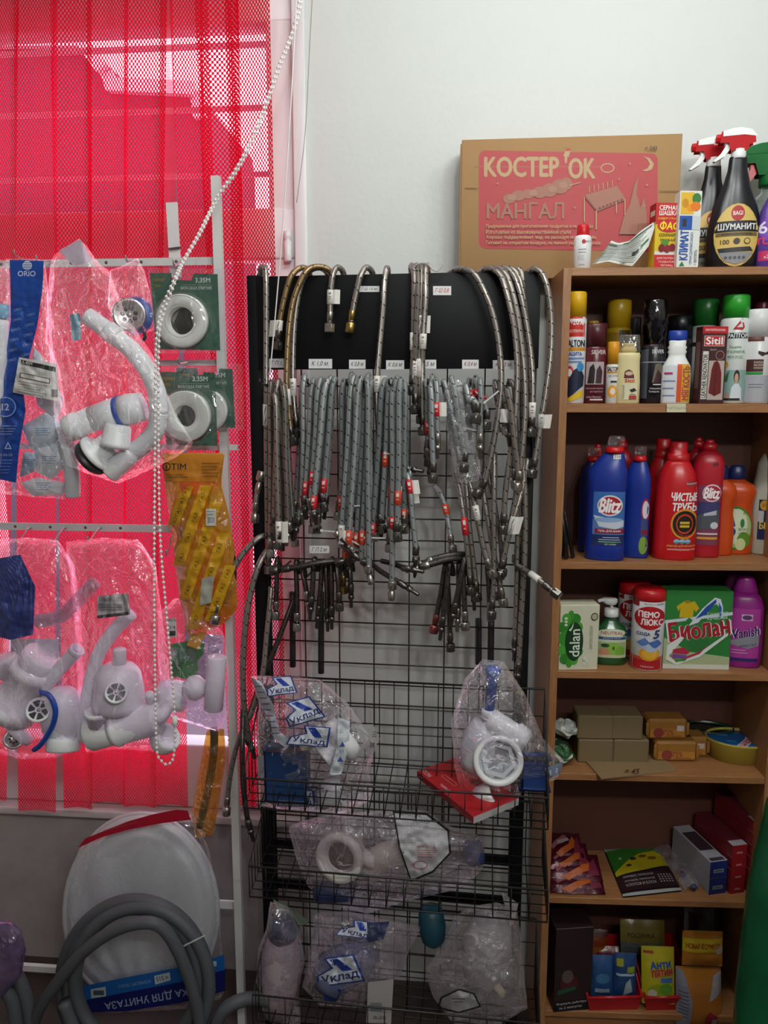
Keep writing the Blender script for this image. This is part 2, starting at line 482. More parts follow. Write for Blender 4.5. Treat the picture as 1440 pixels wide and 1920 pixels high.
# window: frame, transom, panes, sill, trim along the wall edge
win = thing('window_1', 'white plastic window behind the red blind', 'window', ((WX0 + WX1) / 2, WY + 0.12, WZ0))
del win['category'], win['label']; struct(win)
fy0, fy1 = WY + 0.012, WY + 0.085
def wz(py): return W(300, py, WY + 0.02).z
def wx(px, py=700): return W(px, py, WY + 0.02).x
mull = [wx(-330), wx(-30), wx(535)]
b = MB()
zb, zt = WZ0, WZ1
b.box((WX0, fy0, zb), (WX1, fy1, wz(1392)), pvc, 0.006)
b.box((WX0, fy0, wz(52)), (WX1, fy1, zt), pvc, 0.006)
b.box((WX0, fy0 - 0.004, wz(490)), (WX1, fy1, wz(396)), pvc, 0.006)
b.box((WX1 - 0.075, fy0 + 0.002, zb), (WX1, fy1, zt), pvc, 0.006)
b.box((WX0, fy0 + 0.002, zb), (WX0 + 0.06, fy1, zt), pvc, 0.006)
b.box((wx(-30) - 0.05, fy0 + 0.003, zb), (wx(-30), fy1, zt), pvc, 0.006)
b.build('window_frame', win, True)
b = MB()
b.box((WX0 + 0.03, fy0 + 0.03, zb + 0.03), (WX1 - 0.03, fy0 + 0.036, zt - 0.03), pane_glass())
b.build('window_pane', win, True)
b = MB(); b.box((WX0, WY - 0.035, WZ0 - 0.02), (WX1 + 0.0, fy0, WZ0 + 0.004), plain('d8d2d2', 0.5, 0, 0.5, 0.1, 30, 0.08), 0.004)
b.build('window_sill', win, True)
b = MB(); b.box((WX1 - 0.004, WY - 0.012, WZ0), (WX1 + 0.03, WY + 0.0, 2.84), pvc, 0.004); struct(b.build('trim_1'))
# hinge of the sash, on the frame beside the wall
b = MB()
h0 = W(541, 465, WY + 0.006)
b.turn(h0 + Vector((0, -0.008, -0.035)), (0, 0, 1), [(0, 0.009), (0.002, 0.010), (0.05, 0.010), (0.052, 0.007), (0.056, 0.010), (0.075, 0.010), (0.077, 0.006)], pvc, 16)
b.box(h0 + Vector((-0.012, -0.004, -0.03)), h0 + Vector((0.006, 0.008, 0.03)), pvc, 0.002)
b.build('window_hinge', win, True)

# outside: a neighbouring house with a sloping roof, and the security grille
pinkw = plain('4c3e48', 0.8, 0, 0.3, 0.1, 4, 0.1)
OY = 4.6
def ox(px, py): return W(px, py, OY)
hs = thing('neighbour_house', 'pale house with a stepped gable roof seen through the window', 'building', (ox(60, 300).x, OY, 0))
b = MB()
out = [(-700, 75), (160, 82), (206, 142), (216, 171), (372, 178), (379, 225), (384, 386), (384, 1500), (-700, 1500)]
pp = [ox(*p) for p in out]
b.prism([(p.x, p.z) for p in pp], lambda u, v, w: Vector((u, OY + w, v)), 1.2, pinkw)
b.build('house_wall', hs, True)
b = MB()
for q in range(len(out) - 4):
    a, c = ox(*out[q]), ox(*out[q + 1])
    b.bar(a + Vector((0, -0.03 - .055 * (q % 2), 0)), c + Vector((0, -0.03 - .055 * (q % 2), 0)), 0.07, 0.05, plain('cfc3cb', 0.7), up=(0, 1, 0))
b.build('roof_edge', hs, True)
gr = thing('window_grille', 'horizontal steel bars of the grille outside the window', 'grille', (0, WY + 0.34, WZ0))
for py in (147, 256, 370):
    b = MB(); a = W(-900, py - 8, WY + 0.34); c = W(545, py + 4, WY + 0.34)
    b.bar((WX0 - 0.1, a.y, a.z), (WX1 + 0.2, a.y, a.z), 0.012, 0.014, plain('c8b8c0', 0.5))
    b.build('grille_bar', gr, True)
for px in (-600, -200, 700):
    b = MB(); a = W(px, 700, WY + 0.35); b.bar((a.x, a.y, WZ0 - 0.1), (a.x, a.y, WZ1 + 0.1), 0.014, 0.014, plain('c8b8c0', 0.5))
    b.build('grille_post', gr, True)
struct(MB().box((-6, WY + 0.26, -0.3), (4, 8, -0.2), plain('6a5a60', 0.9)).build('ground'))

# ceiling lamps (their light is set at the top)
for x, y, l in ((0.30, 1.12, 'white fluorescent ceiling lamp close to the window wall'), (0.75, -0.8, 'white fluorescent ceiling lamp at the back of the shop')):
    t = thing('ceiling_lamp', l, 'lamp', (x, y, 2.87))
    MB().box((-0.62, -0.09, 0.02), (0.62, 0.09, 0.079), pvc, 0.005).build('lamp_housing', t)
    for s in (-1, 1):
        MB().tube([(-0.59, s * 0.05, 0.008), (0.59, s * 0.05, 0.008)], 0.012, emit('f6fff8', 6.0), 12).build('lamp_tube', t)

# ================================================================ red vertical blind
BY = 1.93
bl = thing('vertical_blind', 'red perforated vertical blind hanging in front of the window', 'blind', W(250, 250, BY))
fab = blind_fabric()
def slat(xa, xb, xc, xd, yb, dy, yt=-110, tilt=0.0):
    """top edges xa..xb (at y=250), bottom edges xc..xd (at y=yb)"""
    a0, a1 = W(xa, 250, BY + dy), W(xb, 250, BY + dy + tilt)
    zt = 2.75
    c0, c1 = W(xc, yb, BY + dy), W(xd, yb, BY + dy + tilt)
    wid = (c1 - c0).length
    def fn(u, v):
        k = (a0.z - (c0.z + (zt - c0.z) * v)) / (a0.z - c0.z)
        l = a0.lerp(c0, k); r = a1.lerp(c1, k)
        p = l.lerp(r, u); z = c0.z + (zt - c0.z) * v
        return Vector((p.x, p.y + 0.010 * math.sin(u * PI) - 0.005, z))
    b = MB(); b.grid(fn, 8, 24, fab, True, lambda u, v: (u * wid, v * (zt - c0.z)))
    return b.build('slat', bl, True)
for q in ((-160, -104, -90, -40, 1500, 0.0), (-112, -38, -70, -22, 1505, 0.012), (-45, 34, -58, 14, 1497, 0.0), (29, 109, 36, 106, 1519, 0.014),
          (100, 174, 121, 174, 1514, 0.0), (166, 241, 172, 235, 1504, 0.016), (234, 311, 233, 292, 1511, 0.002),
          (377, 453, 434, 478, 1511, 0.0), (430, 512, 472, 540, 1512, 0.016)):
    slat(*q)
slat(329, 399, 366, 428, 1190, 0.014)
slat(150, 215, 291, 354, 1509, 0.024) if False else slat(300, 330, 291, 354, 1509, 0.026)
b = MB(); b.box((WX0, BY - 0.03, 2.75), (WX1 + 0.03, BY + 0.045, 2.795), pvc, 0.004)
b.build('head_rail', bl, True)
for px in (60, 440):
    a = W(px, 100, BY); MB().box((a.x - 0.015, BY, 2.795), (a.x + 0.015, BY + 0.02, CEIL), pvc).build('ceiling_bracket', bl, True)

# bead chain and pull cord
chain = [W(571, -90, 1.86), W(556, 30, 1.85), W(520, 130, 1.83), W(478, 245, 1.81), W(440, 320, 1.79), (W(405, 372, 1.78)), W(372, 438, 1.74), W(342, 490, 1.7),
         W(326, 525, 1.65), W(303, 580, 1.65), W(293, 640, 1.635), W(291, 780, 1.635), W(290, 900, 1.635), W(289, 1100, 1.635), W(291, 1300, 1.635),
         W(294, 1405, 1.635), W(304, 1428, 1.635), W(316, 1433, 1.635), W(326, 1415, 1.635), W(328, 1350, 1.635), W(323, 1280, 1.635), W(312, 1150, 1.635), W(300, 1000, 1.635),
         W(297, 800, 1.635), W(298, 640, 1.635), W(306, 590, 1.65), W(330, 525, 1.65), W(346, 489, 1.7), W(377, 436, 1.74), W(410, 370, 1.79), W(445, 320, 1.8), W(482, 246, 1.82), W(524, 130, 1.84), W(560, 30, 1.86), W(575, -90, 1.87)]
path = smooth_path(chain, 8)
b = MB(); bead = plain('f2ecea', 0.35)
b.tube(path, 0.0009, bead, 5)
acc = 0.0; step = 0.0118; nxt = step
for i in range(1, len(path)):
    p, q = path[i - 1], path[i]; L = (q - p).length
    while nxt <= acc + L:
        c = p.lerp(q, (nxt - acc) / L)
        vs, fs = [], []
        for j in range(5):
            th = PI * j / 4
            for k in range(6): vs.append(c + Vector((math.sin(th) * math.cos(k * PI / 3), math.sin(th) * math.sin(k * PI / 3), math.cos(th))) * 0.0039)
        for j in range(4):
            for k in range(6): fs.append((j * 6 + k, j * 6 + (k + 1) % 6, (j + 1) * 6 + (k + 1) % 6, (j + 1) * 6 + k))
        b.add(vs, fs, bead); nxt += step
    acc += L
tag(b.build('bead_chain', None, True), 'long loop of white bead chain from the blind hanging before the bags', 'chain')
cl = W(328, 1352, 1.635)
b = MB(); b.turn(cl + Vector((0, 0, -0.012)), (0, 0, 1), [(0, 0.004), (0.002, 0.0065), (0.022, 0.0065), (0.024, 0.004)], bead, 12)
tag(b.build('chain_connector', None, True), 'small white connector joining the ends of the bead chain', 'chain connector')
b = MB(); b.tube(smooth_path([W(560, -90, 1.80), W(548, 150, 1.79), W(532, 400, 1.775), W(519, 560, 1.765), W(508, 680, 1.76), W(505, 700, 1.76)], 6), 0.0016, plain('e6dedd', 0.6), 6)
tag(b.build('pull_cord', None, True), 'thin white blind cord running down past the black panel', 'cord')
b = MB(); b.tube(smooth_path([W(590, -90, 2.0), W(581, 80, 2.0), W(572, 250, 2.0), W(556, 380, 2.0)], 6), 0.0008, plain('8a8580', 0.6), 5)
tag(b.build('thin_wire', None, True), 'thin grey wire on the white wall by the window edge', 'wire')
# flat white strip standing in the gap of the blind
a, c = W(334, 70, 1.9), W(338, 510, 1.87)
st = thing('plastic_strip', 'flat white strip standing upright before the gap in the blind', 'strip', W(338, 510, 1.87))
b = MB(); b.bar(W(322, 380, 1.876), W(330, 520, 1.87), 0.027, 0.006, plain('e8e4e4', 0.4), up=(0, 1, 0))
b.build('strip_body', st, True)
b = MB(); b.bar(W(327.4, 464, 1.866), W(327.8, 467, 1.866), 0.029, 0.007, plain('5b4a4e', 0.4), up=(0, 1, 0)); b.build('strip_clip', st, True)

# ================================================================ white display stand on the left
SY = 1.84
white_steel = plain('dcdad8', 0.4)
stand = thing('display_stand', 'white steel display stand with rails and hooks before the window', 'stand', W(425, 1700, SY))
b = MB(); pt, pb = W(405, 331, SY), W(441, 1868, SY)
b.bar((pt.x, SY, pt.z), (pt.x, SY, 0.0), 0.020, 0.018, white_steel, up=(0, 1, 0))
b.build('post', stand, True)
PX = pt.x
xl = -1.55
for py, h in ((491, 0.018), (838, 0.014), (991, 0.018), (1688, 0.022)):
    z = W(200, py, SY).z
    b = MB(); x0 = xl if py != 1688 else W(408, 1690, SY).x
    b.bar((x0, SY + 0.012, z), (PX + (0.0 if py != 838 else 0.03), SY + 0.012, z), 0.006, h, white_steel)
    if py in (991, 491):
        for px in range(-230, 330, 66):
            hx = W(px + (57 if py == 991 else 30), py, SY).x
            b.turn((hx, SY + 0.0095, z), (0, -1, 0), [(0, 0.004), (0.0006, 0.004)], plain('6b5a5c', 0.5), 10)
    b.build('rail', stand, True)
z0 = W(90, 1822, SY).z
b = MB(); b.bar((xl, SY + 0.012, z0), (W(110, 1822, SY).x, SY + 0.012, z0), 0.012, 0.018, white_steel); b.build('rail', stand, True)
b = MB(); b.bar((xl, SY + 0.0, 0), (xl, SY, pt.z), 0.02, 0.018, white_steel, up=(0, 1, 0)); b.build('post', stand, True)
for x in (PX, xl):
    b = MB(); b.bar((x, SY - 0.02, 0.012), (x, SY - 0.22, 0.012), 0.02, 0.022, white_steel); b.build('foot_bar', stand, True)
def stand_hook(px, py, py_rail, out=0.06):
    p = W(px, py, SY); z = W(px, py_rail, SY).z
    b = MB(); b.tube(smooth_path([(p.x, SY + 0.008, z), (p.x, SY - 0.012, z), (p.x, SY - out, p.z), (p.x, SY - out - 0.008, p.z + 0.012)], 5), 0.0022, plain('b8b4b4', 0.3, 0.8), 6)
    b.build('hook', stand, True)
for q in ((56, 488, 491), (96, 497, 491), (258, 498, 491), (344, 506, 491), (352, 683, 680), (352, 862, 838), (57, 1010, 991), (122, 1008, 991), (188, 1006, 991), (330, 1030, 991), (8, 492, 491)):
    stand_hook(*q)
z = W(350, 680, SY).z
b = MB(); b.bar((W(290, 680, SY).x, SY + 0.012, z), (PX, SY + 0.012, z), 0.006, 0.014, white_steel); b.build('rail', stand, True)

# ================================================================ black wire rack in the middle
_o = W(745, 600, 1.80)
RP = Plane((_o.x, _o.y, 0), R(-2.5))
black = plain('090a0e', 0.5, 0, 0.25, 0.05, 20)
wireb = plain('1d1917', 0.4, 0.2)
rack = thing('wire_display_rack', 'black shop rack with a solid top panel and wire mesh below', 'rack', RP.world(0, 0, 0))
def rl(px, py, d=0.0): return RP.local(RP.P(px, py, d))
def rbox(name, x0, x1, d0, d1, z0, z1, mat, bev=0.0, parent=rack):
    """box in rack coordinates; d towards the viewer"""
    b = MB(); b.xf = Matrix.Translation(RP.o) @ Matrix.Rotation(RP.rot, 4, 'Z')
    b.box((x0, -d1, z0), (x1, -d0, z1), mat, bev)
    return b.build(name, parent, True)
HXL, HXR = rl(482, 600).x, rl(1012, 600).x
HZ0, HZ1 = rl(745, 692).z, rl(745, 513).z
rbox('header_panel', HXL, HXR, -0.004, 0.0, HZ0, HZ1, black, 0.001)
PLX = rl(463, 600).x
rbox('side_post', PLX, PLX + 0.033, -0.035, -0.004, 0.0, HZ1 + 0.004, black, 0.003)
rbox('side_post', HXR - 0.036, HXR - 0.003, -0.035, -0.004, 0.0, HZ1 + 0.002, black, 0.003)
GD = -0.03                         # mesh panel sits behind the header
GX0, GX1 = PLX + 0.033, HXR - 0.036
b = MB(); b.xf = Matrix.Translation((RP.o.x, RP.o.y, 0)) @ Matrix.Rotation(RP.rot, 4, 'Z')
gz_top, gz_bot = HZ0 + 0.02, 0.10
ref = rl(700, 1129, GD).z
dz = (rl(700, 1129, GD).z - rl(700, 1206, GD).z) / 2
k = -40
zs = [ref + dz * q for q in range(-40, 30) if gz_bot < ref + dz * q < gz_top]
for zc in zs: b.tube([(GX0, -GD - 0.004, zc), (GX1, -GD - 0.004, zc)], 0.0019, wireb, 6)
xr = rl(636, 1129, GD).x; dx = (rl(767, 1129, GD).x - xr) / 2
for q in range(-12, 12):
    x = xr + dx * q
    if GX0 < x < GX1: b.tube([(x, -GD, gz_bot), (x, -GD, gz_top)], 0.0019, wireb, 6)
b.build('wire_mesh', rack, True)
rbox('base_bar', PLX, HXR, -0.03, 0.0, 0.0, 0.03, black, 0.003)
for s in (PLX + 0.016, HXR - 0.02): rbox('foot', s - 0.016, s + 0.016, 0.0, 0.30, 0.0, 0.03, black, 0.003)
for py in (1598, 1672):
    rbox('cross_bar', GX0, GX1, GD - 0.012, GD - 0.004, rl(700, py, GD).z - 0.012, rl(700, py, GD).z + 0.012, black)
# price stickers on the header
sticker = plain('eceaea', 0.6)
def price(name, px, py, w, h, txt, col='55504e', d=0.0, parent=rack, a=0, hh=0.55):
    c = RP.P(px, py, d); s = mpp(c)
    fn = lambda u, v, q: RP.P(px + u, py + v, d) - RP.y * q
    return decals([('r', -w / 2, -h / 2, w / 2, h / 2, 'ebe9ea'), ('t', txt, 0, 0, h * hh, col, {'w': w * 0.72, 's': 0.25, 'b': 0.01})], fn, s, -s, h0=0.001).build(name, parent, True)
for px, py, w, h, t, c in ((520, 681, 30, 17, 'Г П 1,', '77302c'), (601, 682, 44, 18, 'К 1,0 м.', '4d4848'), (670, 683, 31, 17, 'К 0,8 м', '4d4848'), (741, 684, 34, 17, 'К 0,6 м', '4d4848'), (803, 683, 30, 17, '0,5 м', '5a2d40'),
                           (882, 683, 31, 17, 'К 0,4 м', '7a2d40'), (945, 684, 42, 17, 'К 0,3 м.', '7a2d40'), (692, 542, 39, 11, 'Г-Ш 1,0 м', '3a3636'), (829, 545, 34, 17, 'Г-Ш 0,8', 'c23a1c')):
    price('price_tag', px, py, w, h, t, c)
# hooks: first row right under the header, second row lower on the mesh
def rack_hook(px, py, out=0.09, r=0.0026, d0=GD):
    a = RP.P(px, py, d0); n = RP.y
    b = MB(); b.tube(smooth_path([a, a - n * 0.02, a - n * out, a - n * (out + 0.008) + Vector((0, 0, 0.012))], 5), r, wireb, 6)
    b.build('hook', rack, True)
for px in (516, 600, 668, 742, 810, 884, 950): rack_hook(px, 722, 0.12)
for px in (545, 605, 700, 845, 965): rack_hook(px, 1052, 0.10)
for px in (588, 783, 870, 940): rack_hook(px, 1068, 0.08)
price('price_tag', 599, 1030, 37, 14, 'Г П 2 м', '6b4a40', 0.06)

# wire baskets hung on the mesh
def basket(label, yb_back, y_rim, y_bot, y_floor_back, d_front, xl, xr, nf):
    t = thing('wire_basket', label, 'basket', RP.world(0, -0.1, 0), RP.rot, 'black wire baskets on the rack')
    zb = rl(745, yb_back, 0.005).z; zr = rl(745, y_rim, d_front).z; zf = rl(745, y_bot, d_front).z; zfb = rl(745, y_floor_back, 0.005).z
    t.location = RP.world(0, -d_front / 2, zf); t.location.z = zf
    x0, x1 = rl(xl, y_rim, d_front).x, rl(xr, y_rim, d_front).x
    o = d_front / 2
    F = lambda x, d, z: (x, o - d, z - zf)
    r, r2 = 0.0026, 0.0014
    db = 0.005; df = d_front
    b = MB()
    b.tube([F(x0, db, zb), F(x0, df, zr), F(x1, df, zr), F(x1, db, zb), F(x0, db, zb)], r, wireb, 6)
    b.build('rim', t)
    b = MB()
    xs = [x0 + (x1 - x0) * k / nf for k in range(nf + 1)]
    for x in xs:
        b.tube([F(x, df, zr), F(x, df, zf), F(x, db, zfb), F(x, db, zb)], r2, wireb, 5)
    b.tube([F(x0, df, zf), F(x1, df, zf)], 0.002, wireb, 5)
    for q in (0.12, 0.25, 0.4, 0.55, 0.7, 0.85, 1.0):
        d = df + (db - df) * q; z = zf + (zfb - zf) * q
        b.tube([F(x0, d, z), F(x1, d, z)], r2, wireb, 5)
    for q in (0.33, 0.66):
        z = zfb + (zb - zfb) * q; b.tube([F(x0, db, z), F(x1, db, z)], r2, wireb, 5)
    for x in (x0, x1):
        for q in range(1, 8):
            k = q / 8; d = df + (db - df) * k
            b.tube([F(x, d, zr + (zb - zr) * k), F(x, d, zf + (zfb - zf) * k)], r2, wireb, 5)
        b.tube([F(x, df, zf), F(x, db, zfb)], r2, wireb, 5)
    b.build('wire_body', t)
    return dict(zf=zf, zfb=zfb, df=df, db=db)
BK1 = basket('uppermost black wire basket, holding a red box between two bags', 1279, 1478, 1535, 1424, 0.20, 455, 1030, 19)
BK2 = basket('middle black wire basket holding a long clear bag', 1486, 1647, 1705, 1588, 0.19, 467, 1029, 17)
BK3 = basket('lowest black wire basket with several crumpled bags', 1700, 1893, 1960, 1830, 0.20, 474, 1014, 17)

# ================================================================ bookcase on the right
woodm = wood('8a5a36', 'a8784c', (60, 60, 5)); woodh = wood('8a5a36', 'a8784c', (5, 60, 60))
wood_in = wood('7a4c30', '8e5e3c', (5, 60, 60))
_o = W(1057, 500, 1.80)
BP = Plane((_o.x, _o.y, 0), R(2.5))
BD = 0.215                         # depth of the carcass
def bl_(px, py, d=0.0): return BP.local(BP.P(px, py, d))
XP = 1240
SH = [(bl_(XP, 501).z, bl_(XP, 516).z), (bl_(XP, 757).z, bl_(XP, 773.6).z), (bl_(XP, 1056).z, bl_(XP, 1069).z), (bl_(XP, 1262).z, bl_(XP, 1275).z),
      (bl_(XP, 1455).z, bl_(XP, 1467).z), (bl_(XP, 1689).z, bl_(XP, 1700).z), (bl_(XP, 1903).z, bl_(XP, 1914).z)]
BW = bl_(1436, 1450).x + 0.018
case = thing('bookcase', 'brown laminate bookcase with cleaning goods on its open shelves', 'bookcase', BP.world(BW / 2, BD / 2, 0), BP.rot)
def cb(name, x0, x1, y0, y1, z0, z1, mat, bev=0.0006):
    b = MB(); b.box((x0 - BW / 2, y0 - BD / 2, z0), (x1 - BW / 2, y1 - BD / 2, z1), mat, bev, 1); return b.build(name, case)
TOPZ = SH[0][0]
cb('side_panel', 0, 0.018, 0, BD, 0, TOPZ, woodm); cb('side_panel', BW - 0.018, BW, 0, BD, 0, TOPZ, woodm)
cb('top_panel', 0.018, BW - 0.018, 0.0, BD, SH[0][1], TOPZ, woodh)
for a, c in SH[1:]: cb('shelf', 0.018, BW - 0.018, 0.002, BD - 0.004, c, a, woodh)
cb('back_panel', 0.018, BW - 0.018, BD - 0.004, BD, 0.05, TOPZ - 0.016, plain('5a3328', 0.6))
cb('plinth', 0.018, BW - 0.018, 0.03, 0.045, 0, SH[-1][1], woodh)
b = MB(); 
for px, py in ((1051, 507),):
    q = bl_(px, py); b.turn((q.x - 0.0, -BD / 2, q.z), (0, -1, 0), [(0, 0.0035), (0.0008, 0.003)], plain('d8c8b0', 0.4), 10)
def shelf_z(i): return SH[i][0]

# ================================================================ braided hoses
silver, greyer = braid('b0a8a0', '1e1b1a'), braid('b4baba', '3c4042', 0.45, 0.34)
golden = braid('b0946a', '2a2118')
darkb = braid('5a5350', '141212')
steel = plain('b0aca6', 0.28, 1.0, 0.5, 0, 40, 0.08); dsteel = plain('6e6a66', 0.34, 1.0, 0.5, 0, 40, 0.08); brass = plain('b59a5c', 0.3, 1.0, 0.5, 0, 40, 0.08)
def fitting(root, p, d, r, mat, nut='nut', size=1.0):
    """crimp sleeve and hexagonal nut at the end p, pointing along d"""
    d = Vector(d).normalized()
    b = MB(); b.turn(p - d * 0.026, d, [(0, r * 1.08), (0.002, r * 1.2), (0.02, r * 1.2), (0.022, r * 0.9), (0.028, r * 0.8)], mat, 14)
    b.build('ferrule', root, True)
    b = MB(); R1 = r * 1.75 * size
    if nut == 'nut':
        b.turn(p, d, [(0, R1 * 0.8), (0.002, R1), (0.018 * size, R1), (0.0195 * size, R1 * 0.86), (0.0195 * size, R1 * 0.62), (0.006, R1 * 0.6)], mat, 6, False)
        b.turn(p + d * 0.001, d, [(0.0, R1 * 0.9), (0.0186 * size, R1 * 0.87), (0.0190 * size, R1 * 0.72)], mat, 18)
        b.build('nut', root, True)
    elif nut == 'round':
        b.turn(p, d, [(0, R1 * 0.7), (0.003, R1 * 0.95), (0.022 * size, R1 * 0.95), (0.024 * size, R1 * 0.8), (0.024 * size, R1 * 0.6), (0.008, R1 * 0.58)], mat, 20)
        b.build('nut', root, True)
    else:
        b.turn(p, d, [(0, r), (0.004, r * 1.15), (0.010, r * 1.15), (0.012, r * 0.7), (0.03 * size, r * 0.7), (0.032 * size, r * 0.5)], mat, 14)
        b.build('spigot', root, True)
def hose(label, pts, r=0.0070, mat=None, e0=None, e1='nut', tags=(), metal=None, group=None, name='braided_hose', size=1.0, plane=RP, cat='hose'):
    """pts: (px, py, d) with d the distance in front of the rack's panel"""
    w = [plane.P(*p) for p in pts]
    path = smooth_path(w, 5)
    b = MB(); b.tube(path, r, mat or silver, 8, True, True)
    o = b.build(name, None, True); tag(o, label, cat, group)
    if e1: fitting(o, path[-1], path[-1] - path[-3], r, metal or dsteel, e1, size)
    if e0: fitting(o, path[0], path[0] - path[2], r, metal or dsteel, e0, size)
    for t in tags:     # (fraction along, length px, colour, flap side) : a paper band round the hose
        fr, ln, col = t[0], t[1], t[2]
        i = min(int(fr * (len(path) - 1)), len(path) - 2)
        c, dv = path[i], (path[i + 1] - path[i]).normalized()
        s = mpp(c); L = ln * s
        fold = t[3] if len(t) > 3 else 0
        b = MB(); b.turn(c - dv * L / 2, dv, [(0, r * 1.12), (0.0002, r * 1.17), (L - 0.0002, r * 1.17), (L, r * 1.12)], plain(col, 0.5), 16)
        sx = plane.x
        if fold:
            q = c - plane.y * (r * 0.6)
            b.grid(lambda u, v: q + sx * (fold * (r * 0.9 + u * 0.016)) + dv * ((v - 0.5) * L) - plane.y * (0.003 * math.sin(u * 5)), 4, 2, plain('e4dfd8' if col != 'e4dfd8' else 'd8d4cc', 0.5))
        fn = lambda u, v, h: c - plane.y * (r * 1.19 + h) + sx * (u * r * 0.6) + dv * (v * L * 0.5)
        if len(t) > 4 and t[4] == 'wave':
            zig = [(-.5, .9), (-.2, .9), (.5, .35), (-.1, -.2), (.5, -.75), (.2, -.9), (-.5, -.3), (.1, .25), (-.5, .75)]
            decals([('p', zig, '4c4c50')], fn, r * 0.6, L * 0.5, b)
        elif col.startswith(('d', 'c')) and col != 'd8d4cc': decals([('r', -.8, -.7, .8, -.2, 'e8dcd8'), ('r', -.7, .2, .7, .3, 'f0c8b8')], fn, r * 0.6, L * 0.5, b)
        else: decals([('r', -.7, .2, .7, .3, '8a8480'), ('r', -.7, -.1, .7, 0, '8a8480'), ('r', -.7, -.6, .7, -.4, '8a8480')], fn, r * 0.6, L * 0.5, b)
        b.build('paper_tag', o, True)
    return o
WH, RED, ORG = 'e4dfd8', 'd02832', 'd8482c'
HO = hose
GT = 'long hoses bent over the top of the rack panel'
# --- long hoses over the top edge of the black panel, from the window side to the bookcase
HO('long silver hose hanging straight down along the black post', [(486, 530, -.02), (489, 506, -.008), (494, 500, .0), (498, 512, .012), (499, 560, .02), (499, 700, .03), (500, 900, .03), (503, 1060, .03)], tags=((.78, 40, WH, 1, 'wave'),), group=GT, metal=steel)
HO('short golden hose over the panel with a white zigzag tag above its dark nut', [(584, 530, -.02), (577, 506, -.008), (562, 503, .006), (545, 520, .02), (533, 560, .025), (525, 600, .025), (521, 640, .025)], mat=golden, tags=((.9, 30, WH, -1, 'wave'),), group=GT)
HO('brassy hose bowed over the panel, the front one of two with white tags', [(628, 535, -.02), (618, 508, -.006), (597, 500, .008), (575, 508, .025), (556, 545, .035), (545, 590, .04), (539, 660, .04), (538, 730, .04), (545, 800, .04), (549, 820, .04)], mat=golden, tags=((.82, 30, WH),), group=GT)
HO('brassy hose behind the front bowed one, ending in a nut below the panel', [(624, 535, -.02), (610, 507, -.005), (590, 503, .004), (570, 520, .014), (558, 560, .02), (551, 620, .024), (549, 700, .026), (552, 760, .028), (557, 805, .028)], tags=((.8, 32, WH),), group=GT)
HO('short hose over the panel with a frayed cream tag and open steel nut', [(648, 530, -.02), (642, 508, -.006), (632, 502, .008), (624, 516, .02), (620, 550, .024), (619, 585, .024), (618, 606, .024)], tags=((.72, 26, 'd8d4cc', 1),), metal=steel, group=GT, size=1.05)
HO('short hose over the panel ending in a golden brass nut', [(702, 530, -.02), (697, 509, -.006), (686, 502, .008), (675, 520, .02), (666, 556, .024), (660, 590, .024), (658, 604, .024)], metal=brass, e1='round', group=GT)
HO('long single hose hung over the panel between the brass nut and the tied bundle', [(727, 530, -.02), (727, 508, -.004), (725, 504, .006), (721, 530, .02), (718, 580, .03), (711, 660, .035), (707, 720, .04), (708, 780, .04), (712, 830, .04)], tags=((.76, 30, WH, 1),), metal=steel, group=GT)
for k, (x0, x1, x2, x3, yb, tg, lb) in enumerate(((771, 776, 775, 773, 725, ((.72, 32, WH, 0, 'wave'),), 'window side one, nut at its edge'), (781, 783, 779, 779, 760, ((.86, 30, WH),), 'second one, white tag below'),
                                         (790, 790, 787, 789, 778, ((.68, 32, WH, 1, 'wave'), (.87, 34, 'd4ccc8')), 'third one, two tags on it'), (801, 798, 793, 793, 800, ((.74, 28, WH),), 'one nearest the bookcase'))):
    HO('hose in the tied bundle over the panel, ' + lb, [(x0 + 3, 530, -.02), (x0, 505, -.006), (x0 + (785 - x0) * .1, 498, .006), (x1, 515, .022), (x1, 560, .03 + .006 * (k % 2)), (x2, 640, .036 + .006 * (k % 2)), (x2 - 1, 690, .036), (x3, yb, .036 + .008 * (k % 2))], tags=tg, group='tied hose bundle over the panel')
b = MB(); c = RP.P(783, 502, 0.006)
b.tube(smooth_path([RP.P(775, 502, .02), RP.P(785, 494, .022), RP.P(800, 494, .02), RP.P(812, 506, .018), RP.P(822, 507, .016), RP.P(832, 494, .014)], 6), 0.0016, plain('b8b4b0', 0.4), 6)
tag(b.build('twist_tie', None, True), 'silver twist tie sticking up from the hose bundle on the panel', 'tie')
HO('hose arching over the panel alone beside the orange written sticker', [(836, 520, -.02), (850, 508, -.006), (868, 505, .01), (890, 515, .03), (912, 555, .045), (928, 605, .05), (938, 670, .055), (939, 730, .055), (932, 790, .055), (921, 850, .055), (909, 900, .055), (900, 918, .055)], group=GT)
HO('first hose of the arched group near the bookcase, bending in under the panel', [(894, 520, -.02), (905, 507, -.004), (921, 504, .01), (940, 520, .03), (955, 570, .045), (966, 630, .05), (970, 700, .052), (966, 780, .052), (957, 850, .05), (948, 920, .05), (944, 985, .05)], group=GT)
HO('second hose of the arched group near the bookcase, hanging longest', [(910, 520, -.02), (922, 506, -.004), (936, 504, .008), (952, 522, .026), (966, 570, .036), (976, 630, .042), (983, 700, .046), (984, 780, .046), (975, 880, .046), (962, 960, .046), (950, 1010, .046), (942, 1065, .044)], group=GT)
HO('third hose of the arched group near the bookcase, white tag on its end', [(925, 520, -.02), (936, 506, -.004), (950, 504, .006), (967, 525, .02), (982, 580, .03), (992, 640, .034), (998, 700, .036), (998, 760, .036), (996, 803, .036)], tags=((.92, 30, WH),), group=GT)
